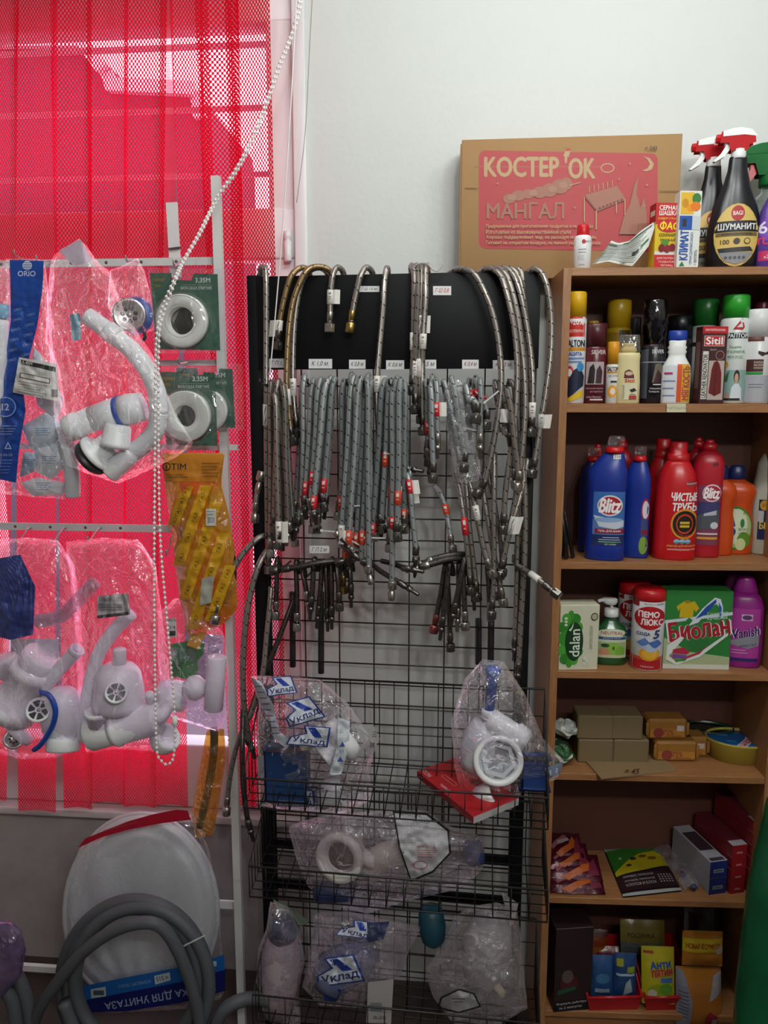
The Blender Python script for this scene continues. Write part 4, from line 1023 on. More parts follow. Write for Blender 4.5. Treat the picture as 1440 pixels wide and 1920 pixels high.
def trigger_bottle(px, d, label, ratio=.62, full=True, rot=0):
    it = Item('trigger_bottle', label, 'spray bottle', px, 0, d, ratio, rot, 'black trigger bottles')
    pr = [(0, .88), (.015, .96), (.12, 1), (.30, .98), (.46, .82), (.60, .52), (.72, .36), (.80, .33), (.815, .31)]
    it.loft('bottle_body', pr, blackp, 2.2)
    sp = [('e', 0, .245, .80, .225, 'c0a050'), ('e', 0, .245, .78, .217, 'd0b060'), ('r', -.78, .265, .78, .345, '17161a'), ('t', 'ШУМАНИТ', 0, .305, .045, 'e0e0e0', {'w': 1.35, 'b': .03}), ('r', -.74, .235, .74, .262, '6a5a30'), ('t', 'ЖИРОУДАЛИТЕЛЬ', 0, .249, .017, '1c1a18', {'w': 1.1, 'b': .02}),
          ('e', 0, .40, .24, .055, 'a81c22'), ('t', 'BAGI', 0, .40, .03, 'e8dcd8', {'w': .34, 'b': .03}), ('t', '100', -.42, .195, .032, '1c1a18', {'b': .02}), ('e', 0, .2, .12, .022, '3c3426'), ('e', .38, .2, .12, .022, '3c3426'), ('e', .38, .2, .09, .016, 'd0b060'),
          ('p', [(-.66, .15), (.5, .16), (.62, .13), (-.6, .12)], '2a2a2c'), ('p', [(-.62, .12), (.62, .12), (.4, .06), (0, .035), (-.4, .06)], '8a8c90')] + [('e', -.36 + .16 * k, .082, .06, .012, '55575c') for k in range(5)]
    it.label(sp)
    sprayer(it, .80 * it.h, 0, it.h * .245, hoodp, whitep, whitep, redp)
    return it
trigger_bottle((1323, 1419, 503, 245), .035, 'black trigger bottle with a gold label, the one in full view')
it2 = trigger_bottle((1284, 1368, 501, 262), .105, 'black trigger bottle half hidden behind the front one, price tag on its head')
b = MB(); decals([('r', -.5, -.5, .5, .5, 'e0b8c0'), ('t', '610', 0, 0, .6, '3a3034', {'s': .2})], lambda u, v, h: Vector((.006 + u * .026, -.030 - h, it2.h * .955 + v * .013)), .026, .013, b); b.build('price_tag', it2.t)
it = Item('clear_spray_bottle', 'clear spray bottle with a green head and red nozzle at the shelf edge', 'spray bottle', (1400, 1462, 501, 262), 0, .12, .7)
it.loft('bottle_body', [(0, .9), (.02, 1), (.45, 1), (.58, .75), (.62, .40), (.70, .36)], film('dfe6e4', .12, 'd0d8d6', .8, 6), 2.2)
sprayer(it, .66 * it.h, 0, it.h * .36, plain('18662f', .55, 0, .2, 0, 40, .03), redp, plain('18662f', .55, 0, .2, 0, 40, .03), redp)
it = Item('purple_bottle', 'purple bottle with a pink and white label at the end of the top', 'bottle', (1416, 1490, 501, 320), 0, .02, .55)
it.loft('bottle_body', [(0, .9), (.02, 1), (.35, 1), (.6, .85), (.8, .45), (.9, .34), (1, .34)], P('5a3a92'), 2.4)
it.label([('r', -.9, .08, .8, .18, 'c03060'), ('e', -.45, .40, .5, .12, '7a4ab0'), ('t', '6%', -.5, .42, .12, 'e8e0f0', {'b': .03}), ('t', 'TURBO', -.3, .28, .07, 'e83a5a', {'b': .04}), ('t', 'x2 сила', -.3, .12, .035, 'f0e0e8')])

# ---- first shelf: spray cans and shoe care
def can(label, px, d, body, cap, capf, sp, group=None, shoulder=.04, capw=.94, name='spray_can', ratio=1, rot=0, capmat=None):
    it = Item(name, label, 'spray can', px, 1, d, ratio, rot, group)
    cf = 1 - capf
    it.loft('can_body', [(0, .92), (.01, 1), (cf - shoulder, 1), (cf - .01, .9), (cf, .86)], P(body, .25))
    if sp: it.label(sp)
    it.loft('cap', [(cf - .012, capw), (.985, capw * .97), (1, capw * .88)], capmat or P(cap, .3), n=28)
    return it
can('white and blue spray can with a yellow cap against the bookcase side', (1056, 1094, 757, 548), .012, 'dcdcde', 'd8a818', .21, [('r', -.98, .60, .98, .79, 'c02a22'), ('t', '+-20%', 0, .73, .05, 'f0e8e4', {'w': 1.5, 'b': .03}), ('t', 'БЕСПЛАТНО', .1, .65, .026, 'f0e8e4', {'w': 1.4}), ('t', 'SALTON', .05, .54, .06, '1c1c20', {'w': 1.7, 'b': .04}), ('r', -.95, .475, .95, .505, 'c88a28'), ('t', 'ЗАЩИТА', 0, .445, .04, '1c50a0', {'w': 1.4, 'b': .03}), ('r', -.8, .40, .9, .415, '6a8ac0'), ('r', -.8, .37, .7, .385, '6a8ac0'),
    ('e', -.4, .28, .4, .06, 'c83a30'), ('e', -.4, .28, .25, .035, 'e8e0dc'), ('p', [(-.9, .14), (0, .3), (.6, .34), (.95, .25), (.9, .16), (-.4, .05)], '1a2038'), ('e', .6, .33, .3, .04, '3a8ac0'), ('p', [(-.8, .0 + .03), (.9, .13), (.9, .06), (-.2, .02)], 'd8b020')])
can('maroon spray can with a coat picture beside the yellow capped can', (1089, 1134, 757, 607), .02, '5c1c26', '4c1a22', .28, [('r', -.96, .715, .96, .735, 'b0204a'), ('t', 'SILVER', .35, .64, .05, 'd8c8c8', {'w': 1.1, 'b': .03}), ('r', -.6, .24, .8, .52, 'b0a0a0'), ('p', [(-.45, .25), (-.3, .45), (0, .5), (.15, .42), (.1, .25)], '2a2022'), ('p', [(.2, .25), (.25, .42), (.5, .48), (.7, .4), (.65, .25)], '38282c'), ('t', 'Спрей Краска-Восстановитель', .1, .19, .025, 'c8b0b0', {'w': 1.4}), ('t', 'для Гладкой Кожи', .3, .15, .025, 'c8b0b0', {'w': 1.0}), ('t', 'Leather Renovator', .1, .085, .025, 'c8b0b0', {'w': 1.2}), ('r', -.2, .04, .8, .06, 'd0c0c0')])
it = can('tall yellow spray can standing behind the maroon can', (1130, 1177, 755, 562), .12, 'b8941c', 'c8a01c', .26, [('r', -.9, .2, .9, .68, '9a7818'), ('r', .1, .55, .9, .7, '4a3c14')])
can('small dark can with a yellow cap top seen over the maroon can', (1096, 1118, 755, 602), .12, '3a2420', 'd0a820', .10, None)
it = can('short yellow and white can squeezed beside the cream applicator bottle', (1134, 1158, 757, 641), .015, 'dcdad8', 'd8941c', .35, [('t', 'SALTON', .1, .56, .07, '22201e', {'w': 1.7, 'b': .04}), ('r', -.95, .49, .95, .52, 'c88a28'), ('t', 'ЧИСТОТА', .1, .45, .04, '55504c', {'w': 1.4}), ('r', -.2, .34, .7, .37, '2a2a2c'), ('e', .1, .2, .7, .1, 'e09a28'), ('e', .15, .2, .4, .055, 'e8d8c8')])
it = Item('applicator_bottle', 'cream shoe polish bottle under a clear cap', 'bottle', (1152, 1197, 758, 628), 1, .006, .62)
it.loft('bottle_body', [(0, .94), (.015, 1), (.30, .99), (.50, .93), (.62, .90), (.70, .93), (.74, .86)], P('d8ca96', .35), 2.6)
it.loft('sponge_neck', [(.74, .5), (.76, .62), (.80, .62), (.815, .5), (.84, .5), (.86, .56), (.88, .54)], P('d0b878', .6))
it.loft('cap', [(.74, .86), (.76, .9), (.985, .84), (1, .76)], clearp, 3)
it.label([('p', [(-.35, .40), (-.3, .47), (0, .50), (.3, .47), (.45, .40), (.45, .37), (-.35, .37)], '5a1a1e'), ('e', .05, .44, .3, .03, 'c8a890'), ('t', 'Sitil', .1, .335, .05, 'b02028', {'w': .75, 'b': .05}), ('r', -.45, .06, .75, .29, 'd8d0b0'), ('p', [(.1, .20), (.5, .23), (.7, .19), (.3, .16)], '1c1a18'), ('t', 'Нейтральный', -.36, .17, .05, '5a4a3a', {'a': 90, 'w': .2}), ('r', .1, .06, .7, .12, 'a83a30'), ('r', .15, .13, .6, .14, '4a3a30')])
it = can('tall black and purple spray can with a clear cap beside the cream bottle', (1197, 1243, 758, 562), .022, '1a181e', '2a2a36', .42, [('r', -.98, .565, .98, .585, 'a01c40'), ('r', -.95, .05, -.35, .55, '50525a'), ('t', 'SILVER', .35, .50, .035, 'd0ccd0', {'w': .9, 'b': .03}), ('r', -.95, .395, .95, .403, 'a8a8b0'), ('p', [(0, .2), (.2, .38), (.6, .39), (.9, .34), (.9, .22)], '6a6050'), ('p', [(.1, .2), (.4, .33), (.9, .25), (.9, .2)], '3c1c24'), ('r', .1, .18, .7, .19, 'd0d0d0'), ('t', 'Универсальный', .3, .145, .025, 'd8d4d8', {'w': .9}), ('t', 'Полироль', .2, .115, .025, 'd8d4d8', {'w': .8})], capmat=film('50506a', .05, '404050', .8, 8))
it.loft('inner_cap', [(.58, .86), (.64, .84), (.78, .78), (.82, .6), (.9, .56)], P('1c1c40', .3))
for lab, px, dd, cpc in (('black capped can hidden behind the blue capped bottle', (1243, 1292, 755, 592), .11, '121218'), ('dark can at the back behind the yellow can', (1174, 1196, 755, 595), .13, '3a3a40'), ('pinkish dark can at the back beside the bug spray', (1402, 1432, 755, 565), .14, '6a2038')):
    can(lab, px, dd, '2a2024', cpc, .25, None)
it = Item('blue_capped_bottle', 'white ribbed bottle with a blue cap and a price slip under it', 'bottle', (1238, 1290, 757, 620), 1, .006, .6)
it.loft('bottle_body', [(0, .95), (.015, 1), (.40, 1), (.52, .94), (.64, .60), (.68, .58), (.71, .66), (.74, .58), (.77, .66), (.80, .56), (.86, .6), (.87, .56)], whitep, 2.6)
it.loft('cap', [(.86, .60), (.875, .66), (.985, .64), (1, .58)], P('1c3c9a', .3))
it.label([('r', -.94, .03, .0, .53, 'd0d2d8'), ('r', -.9, .1, -.1, .12, '7a80a0'), ('r', -.9, .2, -.2, .22, '7a80a0'), ('r', -.9, .3, -.1, .32, '7a80a0'), ('r', -.85, .4, -.3, .43, 'a0306a'), ('r', 0, .02, .32, .54, 'd04a1c'), ('r', .32, .02, .93, .54, 'c8a018'), ('t', 'МЯГКОСТЬ', .62, .28, .095, 'b01c50', {'a': 90, 'w': .46, 'b': .03})])
it = can('bug spray can with a green cap standing behind its twin', (1289, 1338, 756, 562), .10, 'c8ccc8', '1e6a28', .24, [('p', [(-.5, .62), (.3, .74), (.6, .66), (.1, .62)], 'a02430'), ('r', -.9, .55, .9, .59, '2a2c2c')], 'bug spray cans')
it = can('white bug spray can with a bright green cap beside the leather care carton', (1343, 1394, 757, 554), .03, 'd8dcd8', '2a9a2c', .20, [('p', [(-.15, .68), (.45, .785), (.62, .70), (.5, .675)], 'b02430'), ('p', [(.1, .70), (.45, .745), (.5, .70)], 'd8d8d8'), ('r', -.55, .60, .96, .65, '1c2022'), ('t', 'РАПТОР', .2, .625, .04, 'f0f0f0', {'w': 1.3, 'b': .03}), ('t', 'Защита', .1, .52, .03, '3a8a40', {'w': .8}), ('t', 'ОТ КОМАРОВ,', .1, .475, .03, '3a8a40', {'w': 1.3}), ('t', 'МУХ И ОС', .15, .43, .03, '3a8a40', {'w': 1.0}),
    ('e', -.55, .36, .25, .035, 'd8a830'), ('r', -.8, .03, .85, .31, '88a8a0'), ('p', [(-.7, .2), (-.2, .31), (-.3, .2)], '3c6a4c'), ('e', .3, .25, .2, .06, '2a1c18'), ('e', .3, .235, .13, .045, 'c89a80'), ('p', [(-.1, .03), (0, .15), (.2, .185), (.45, .185), (.65, .14), (.7, .03)], 'd0d6dc'), ('p', [(-.7, .03), (-.4, .07), (-.2, .12), (-.1, .03)], 'b88a70'), ('r', -.5, .03, .6, .05, '1a1a1e')], 'bug spray cans', rot=-4)
it = Item('leather_care_carton', 'maroon and red carton with a coat picture before the green capped can', 'carton', (1302, 1351, 758, 613), 1, .008, depth_m=.03, rot=9)
it.box('carton', P('3c1c1e', .5))
it.label([('r', -1, .91, 1, 1, 'b81c24'), ('t', 'НОВАЯ ПРАКТИЧЕСКАЯ КРЫШКА', 0, .955, .03, 'e8c8c4', {'w': 1.6, 'b': .02}), ('r', -.85, .745, .75, .88, 'd8b8b0'), ('r', -.8, .752, .7, .873, 'b81c24'), ('t', 'Sitil', -.05, .815, .09, 'f0e8e4', {'w': 1.3, 'b': .06}), ('t', 'Special', -.1, .70, .03, 'c8a8a4', {'s': .2}), ('r', -.9, .06, -.45, .68, 'd8d4cc'), ('t', 'LEATHER RENOVATOR', -.68, .36, .06, '2a2022', {'a': 90, 'w': .56, 'b': .03}), ('e', .45, .63, .35, .06, 'a88a88'), ('e', .45, .63, .31, .052, '4c2426'),
          ('r', -.4, .05, .85, .56, 'b8a8a0'), ('p', [(-.3, .14), (-.15, .45), (0, .54), (.25, .56), (.45, .52), (.65, .4), (.7, .14), (.2, .1)], '6a1c20'), ('p', [(.1, .1), (.15, .53), (.22, .53), (.2, .1)], '4c1418')])
it.side([('r', -.8, .05, .8, .95, '55302e'), ('r', -.6, .2, .6, .8, '7a5c58')])
can('plain white can with brown and green print at the shelf end', (1386, 1437, 757, 581), .02, 'd8d8d8', 'dcdcdc', .28, [('r', -.7, .66, .35, .73, '5a2c26'), ('p', [(0, .56), (.5, .54), (.9, .58), (.9, .52), (.5, .52), (.3, .5), (0, .53)], '3a2420'), ('r', -.7, .34, .4, .47, '4a2420'), ('t', 'ЗАМША', .1, .44, .022, 'd8c8c0'), ('t', 'ВЕЛЮР', .1, .41, .022, 'd8c8c0'), ('t', 'НУБУК', .1, .38, .022, 'd8c8c0'), ('r', -.7, .31, .4, .335, '2a8a3a'), ('r', -.7, .02, .9, .3, 'a8aab0'), ('r', -.5, .2, .5, .21, '70727a'), ('r', -.5, .17, .4, .18, '70727a')])
can('dark can with a green band cut off by the bookcase side', (1436, 1474, 757, 600), .03, '3a2a26', '8a8a3a', .25, [('r', -.9, .4, .9, .6, '3a6a3a'), ('e', -.4, .25, .3, .08, '8a2c34')])
# price slip on the shelf edge
q = BP.P(1268, 765, 0.0); s_ = mpp(q)
decals([('r', -18, -8, 18, 8, 'cfc8a8'), ('t', 'УмПланти', 0, 0, 6, '8a8a70', {'s': .2})], lambda u, v, h: BP.local(BP.P(1268 + u, 765 + v, h + .001)) - Vector((BW / 2, BD / 2, 0)), s_, -s_).build('price_slip', case)

# ---- second shelf: bath and pipe cleaners
def gel(label, px, d, rot, body, cap, sp, group, tip=.25, capclear=True, ratio=.62):
    it = Item('gel_bottle', label, 'bottle', px, 2, d, ratio, rot, group)
    it.loft('bottle_body', [(0, .95), (.015, 1), (.12, 1), (.15, .96), (.56, .96), (.60, 1.0), (.72, .96), (.80, .72, tip * .5), (.86, .50, tip), (.875, .44, tip)], P(body, .3), 2.4)
    if sp: it.label(sp)
    it.loft('cap_ring', [(.865, .46, tip), (.88, .48, tip * 1.05), (.90, .46, tip * 1.1), (.915, .38, tip * 1.15)], redp, ratio=1)
    it.loft('cap', [(.905, .44, tip * 1.1), (.985, .40, tip * 1.35), (1, .34, tip * 1.4)], cap, ratio=1)
    return it
BLITZ = [('r', -.62, .13, .92, .56, '5a7ab0'), ('r', -.62, .33, .92, .56, '3a6ab0'), ('e', .2, .45, .62, .085, 'd8d8e0'), ('e', .2, .45, .56, .072, 'b01c2c'), ('t', 'Blitz', .22, .45, .11, 'f4f0f0', {'w': 1.0, 'b': .05, 's': .15}), ('p', [(-.6, .37), (.9, .33), (.9, .28), (.5, .26), (-.3, .28)], 'c8d0dc'), ('e', .15, .335, .7, .02, '8aa8d0'), ('r', -.5, .225, .92, .262, '8a1c34'), ('t', 'ГЕЛЬ ДЛЯ ВАНН', .22, .244, .02, 'f0e8ea', {'w': 1.1, 'b': .02}), ('r', -.62, .13, .92, .215, '1c2c60'), ('r', -.1, .19, .7, .195, 'c8d0e0'), ('r', -.3, .172, .75, .177, 'c8d0e0'), ('r', -.3, .152, .8, .16, '8ac86a'), ('t', 'БЕЗ ХЛОРА', .3, .138, .012, 'c8e0a0')]
gel('dark blue gel bottle at the back, nearest the bookcase side', (1082, 1140, 1036, 838), .11, 10, '14246a', clearp, None, 'blue gel bottles', -.1)
gel('blue bath gel bottle with a small white price sticker', (1096, 1168, 1052, 817), None, -6, '16308c', clearp, BLITZ + [('r', .26, .82, .62, .855, 'd8d8d8'), ('t', '210', .44, .838, .022, '3a3a40', {'b': .03})], 'blue gel bottles', .28)
gel('blue gel bottle turned sideways beside the price stickered one', (1163, 1213, 1047, 836), None, -12, '16308c', clearp, [('e', .72, .44, .3, .10, 'b01c2c'), ('e', .72, .44, .22, .08, 'd8d0d8'), ('r', .45, .2, .9, .36, '3a4a80'), ('e', .65, .12, .3, .08, '7a9a40'), ('r', .5, .22, .9, .26, '8a1c34')], 'blue gel bottles', .1)
def pipe(label, px, d, rot, sp):
    it = Item('pipe_cleaner_bottle', label, 'bottle', px, 2, d, .7, rot, 'red pipe cleaner bottles')
    it.loft('bottle_body', [(0, .96), (.012, 1), (.10, .99), (.42, .97), (.62, .93), (.74, .80), (.82, .58), (.84, .50)], P('c0161e', .26), 2.3)
    if sp: it.label(sp)
    it.loft('cap', [(.835, .50), (.85, .52), (.90, .50), (.905, .42), (.985, .42), (1, .38)], P('b8141c', .3))
    return it
PIPE = [('e', .62, .655, .28, .022, '8a2c30'), ('t', 'Золушка', .62, .655, .022, 'e8e0dc', {'w': .5, 'a': 4}), ('t', 'ЧИСТЫЕ', .32, .545, .07, 'f0ecea', {'w': 1.2, 'b': .04, 's': .1}), ('t', 'ТРУБЫ', .38, .46, .07, 'f0ecea', {'w': 1.2, 'b': .04, 's': .1}), ('e', .38, .315, .64, .13, 'd88a28'), ('e', .38, .315, .55, .112, '1c1614'), ('e', .38, .315, .40, .085, 'c83a18'), ('e', .38, .315, .34, .07, '1a1614'), ('r', .16, .315, .6, .335, 'd8b030'), ('r', .16, .285, .6, .305, 'd8b030'), ('p', [(-.1, .26), (.3, .21), (.8, .23), (.5, .20)], 'c03018'),
        ('e', .05, .165, .14, .02, '88b8c8'), ('e', .3, .165, .14, .02, '88b8c8'), ('e', .55, .165, .14, .02, '88b8c8'), ('r', -.05, .15, .7, .158, '3a4a58'), ('t', 'СРЕДСТВО ДЛЯ ПРОЧИСТКИ', .3, .125, .018, 'e8c860', {'w': 1.4}), ('t', 'КАНАЛИЗАЦИОННЫХ ТРУБ', .3, .095, .018, 'f0e0d8', {'w': 1.3})]
pipe('red pipe cleaner bottle behind, seen between the blue and red ones', (1205, 1262, 1034, 822), .10, -4, PIPE)
pipe('red pipe cleaner bottle in front with the round black emblem', (1222, 1299, 1051, 828), None, -2, PIPE)
def redgel(label, px, d, rot, sp):
    it = Item('red_gel_bottle', label, 'bottle', px, 2, d, .62, rot, 'red gel bottles')
    it.loft('bottle_body', [(0, .95), (.015, 1), (.64, .98), (.80, 1.0), (.86, .86), (.90, .5), (.905, .42)], P('b0182a', .3), 2.4)
    if sp: it.label(sp)
    it.loft('cap', [(.90, .46), (.965, .44), (.97, .3), (.985, .3), (1, .2)], P('b01420', .3))
    return it
redgel('red stove gel bottle behind the front pipe cleaner bottle', (1290, 1345, 1046, 824), None, -3, [('r', -.6, .11, .8, .62, '7a3a50'), ('e', .25, .555, .6, .075, 'd8c8d0'), ('e', .25, .555, .54, .062, 'b01830'), ('t', 'Blitz', .25, .555, .09, 'f4f0f0', {'w': .95, 'b': .05, 's': .15}), ('r', -.6, .36, .8, .48, '3a3a6a'), ('p', [(-.6, .36), (.8, .42), (.8, .26), (-.6, .24)], '50545c'), ('p', [(-.2, .38), (.6, .41), (.6, .37), (-.2, .36)], 'b8bcc4'), ('e', .5, .28, .25, .03, 'c8ccd4'), ('r', -.55, .16, .75, .18, 'd89a3a'), ('r', -.55, .20, .75, .215, 'd8c8c8'), ('t', '88', .35, .80, .03, '3a1418', {'s': .2})])
for lb, px, dd in (('dark red bottle top seen over the stickered blue bottle', (1138, 1178, 1036, 822), .13), ('dark red bottle top at the back over the stove gel', (1278, 1318, 1034, 820), .13), ('reddish brown bottle at the back by the bookcase side', (1096, 1130, 1036, 832), .14)):
    redgel(lb, px, dd, 0, None)
def dish(label, px, d, rot, sp):
    it = Item('dish_soap_bottle', label, 'bottle', px, 2, d, .55, rot, 'orange dish soap bottles')
    it.loft('bottle_body', [(0, .88), (.015, .92), (.2, .96), (.36, .92), (.48, .84), (.60, .88), (.70, 1.0), (.78, .88), (.83, .45), (.845, .36)], P('c84a1a', .3), 2.4)
    if sp: it.label(sp)
    it.loft('cap', [(.84, .38), (.86, .42), (.96, .40), (.97, .34), (.985, .34), (1, .2)], P('1c2460', .3))
    return it
dish('second orange bottle with a blue cap behind the apple labelled one', (1314, 1372, 1036, 872), .09, 0, None)
dish('orange dish soap bottle with a green apple label and blue cap', (1336, 1407, 1040, 872), None, -4, [('e', -.02, .30, .86, .25, '4a7a2c'), ('e', .02, .30, .78, .22, 'a8b878'), ('e', .1, .32, .5, .2, 'd0d8b8'), ('e', .45, .17, .33, .09, '5a8a2a'), ('e', -.6, .3, .25, .1, '8a9a60'), ('e', .3, .12, .25, .07, 'c8d098'), ('t', 'A', -.25, .39, .13, '1c2c80', {'b': .06, 's': .2}), ('t', 'O', -.28, .25, .12, '1c2c80', {'b': .06, 's': .2}), ('t', 'S', -.36, .15, .09, '1c2c80', {'b': .06, 's': .2}), ('e', .34, .36, .1, .05, '2a7a3a'), ('t', 'ЯБЛОКО', .38, .29, .03, '4a6a3a', {'w': .45}), ('t', 'и МЯТА', .36, .25, .025, '4a6a3a', {'w': .35}), ('r', -.75, .48, -.05, .52, 'd8dcc8'), ('t', 'ФОРМУЛА', -.4, .5, .025, '3a6a34', {'w': .6})])
it = Item('bleach_bottle', 'whitish bleach bottle with a blue cap and dark blue label at the shelf end', 'bottle', (1402, 1478, 1042, 830), 2, None, .7, 0)
it.loft('bottle_body', [(0, .94), (.015, 1), (.58, .98), (.66, .86), (.74, .80), (.82, .76), (.92, .46), (.93, .36)], P('b8b8a8', .4), 2.3)
it.loft('cap', [(.92, .4), (.94, .42), (.99, .40), (1, .36)], P('1c5aa8', .3))
it.label([('r', -.72, .14, .95, .50, '1c2450'), ('e', -.5, .45, .18, .045, 'c89a28'), ('t', '30', -.5, .45, .03, '5a3a14'), ('r', -.72, .30, -.50, .40, 'b8b8c0'), ('t', 'БЕЛИЗНА', .05, .27, .065, 'd8c048', {'w': 1.4, 'b': .04}), ('r', -.3, .35, .6, .36, '8a90b0'), ('r', -.3, .2, .6, .21, '8a90b0')])
t = thing('black_brush_bundle', 'narrow black pointed tools standing in the shelf corner', 'tools', BP.P(1060, 1055, -.04)); t.location.z = shelf_z(2)
for k, (x0, y0, x1, y1, w) in enumerate(((1054, 955, 1062, 1054, .006), (1057, 950, 1074, 1056, .005), (1051, 975, 1054, 1050, .007))):
    b = MB(); p, q = BP.P(x0, y0, -.05 - .012 * k), BP.P(x1, y1, -.03 - .012 * k); q.z = shelf_z(2) + .003
    b.tube([p, p.lerp(q, .3), q], [.0012, w * .7, w], blackp, 8); b.build('blade', t, True)

# ---- third shelf
it = Item('soap_carton', 'white and green soap carton with its name printed upwards', 'carton', (1041, 1114, 1256, 1129), 3, None, depth_m=.05, rot=5)
it.box('carton', P('cfcdb4', .5))
it.label([('e', -.45, .50, .5, .36, '3c8a2a')] + [('e', -.45 + .48 * math.cos(a), .48 + .36 * math.sin(a), .16 + .05 * (k % 3), .08, ('3c8a2a', '4a9a34', '2c7a24')[k % 3]) for k, a in enumerate([i * .52 for i in range(12)])] +
         [('e', -.25, .44, .46, .30, '143a1c'), ('t', 'dalan', -.22, .42, .15, 'e0e6d8', {'a': 90, 'w': .42, 'b': .02}), ('p', [(-.55, .62), (-.42, .66), (-.30, .74), (-.34, .66), (-.45, .60)], 'd0dcc0'), ('e', .74, .82, .18, .06, '2c2c1c'), ('e', .74, .82, .14, .045, 'a8a888'), ('t', 'SAVON CREAM', .60, .5, .05, '8a9470', {'a': 90, 'w': .36})] +
         [('e', .3 + .12 * (k % 2), .1 + .04 * k, .08, .03, 'd8dcc8') for k in range(3)] + [('e', -.7, .7 + .05 * k, .08, .02, 'd0d8c0') for k in range(3)])
it = Item('soap_pump_bottle', 'green liquid soap bottle with a white pump', 'bottle', (1111, 1172, 1248, 1121), 3, None, .62, 6)
it.loft('bottle_body', [(0, .92), (.02, .98), (.10, 1), (.45, .99), (.56, .86), (.64, .46), (.70, .36), (.73, .34)], plain('1f5a2c', .18, 0, .6, 0, 40, .03, .25), 2.5)
it.loft('pump_collar', [(.72, .40), (.73, .44), (.84, .42), (.85, .30)], whitep, ratio=1)
b = MB(); hz = it.h; b.turn((0, 0, hz * .84), (0, 0, 1), [(0, .004), (hz * .08, .004)], whitep, 12)
b.loft([(hz * .90, .012, .009, -.002, 0), (hz * .93, .018, .010, -.004, 0), (hz * .985, .020, .011, -.006, 0), (hz, .016, .008, -.006, 0)], whitep, 20)
b.tube(smooth_path([(-.012, -.002, hz * .965), (-.028, -.006, hz * .97), (-.034, -.008, hz * .95)], 4), .0045, whitep, 8); b.build('pump_head', it.t)
it.label([('r', -.88, .12, .88, .50, 'c8ccb4'), ('e', 0, .50, .8, .06, 'c8ccb4'), ('t', 'NEUTRAL', 0, .50, .045, 'a03c3c', {'w': 1.3, 'b': .03}), ('r', -.84, .40, .84, .44, '2a4a7a'), ('t', 'ЖИДКОЕ МЫЛО', 0, .42, .022, 'd0d4d8', {'w': 1.1}), ('r', -.82, .14, .82, .36, '9ab07a'), ('e', .1, .27, .4, .09, '8ab848'), ('e', .5, .22, .3, .08, '7aa83c'), ('e', -.45, .21, .32, .06, 'c0886a'), ('e', -.4, .31, .25, .03, '2a4a24'), ('e', .1, .27, .08, .03, '4a6a24'), ('r', -.8, .14, .8, .165, 'c8c098')])
PEMO = [('r', -.98, .02, .98, .14, 'b01c24'), ('r', -.98, .14, .98, .18, 'c84a30'), ('e', .1, .22, .62, .09, 'd89424'), ('e', .15, .22, .5, .06, 'e0ac3c'), ('p', [(-.7, .35), (-.2, .42), (.1, .36), (-.3, .30)], '5a7ab8'), ('p', [(.0, .36), (.6, .40), (.85, .34), (.4, .28)], '4a6ab0'), ('p', [(-.6, .30), (0, .33), (.7, .27), (.2, .24)], 'a8b8d0'), ('r', -.98, .80, -.62, .90, '9a1c24'), ('e', .05, .665, .92, .145, 'b01820'), ('t', 'ПЕМО', -.02, .71, .075, 'f0ecec', {'w': 1.25, 'b': .06}), ('t', 'ЛЮКС', .18, .615, .075, 'f0ecec', {'w': 1.35, 'b': .06}), ('t', 'СОДА', -.3, .465, .045, '2a3a70', {'w': .8, 'b': .04}), ('t', '5', .5, .465, .10, '24346c', {'b': .06, 's': .2}), ('t', 'чистота и сияние', .25, .835, .022, '5a3a48', {'w': 1.2}), ('t', 'ЛИМОН', 0, .06, .022, 'e8d0c8', {'w': .8})]
for lb, px, d, r in (('white and red scouring powder can in front, beside the green washing powder', (1181, 1239, 1259, 1101), None, 3), ('white and red scouring powder can standing behind its twin', (1155, 1212, 1240, 1090), .085, 0)):
    it = Item('powder_can', lb, 'can', px, 3, d, 1, r, 'scouring powder cans')
    it.loft('can_body', [(0, .94), (.012, 1), (.86, 1), (.865, .98)], P('d4d4d4', .35)); it.label(PEMO)
    it.loft('cap', [(.86, 1.0), (.865, 1.03), (.965, 1.0), (.985, .94), (1, .86)], P('b8161e', .3))
it = Item('washing_powder_carton', 'green washing powder carton with red lettering and a yellow shirt', 'carton', (1237, 1357, 1254, 1103), 3, None, depth_m=.05, rot=-1)
it.box('carton', P('2a7a34', .45))
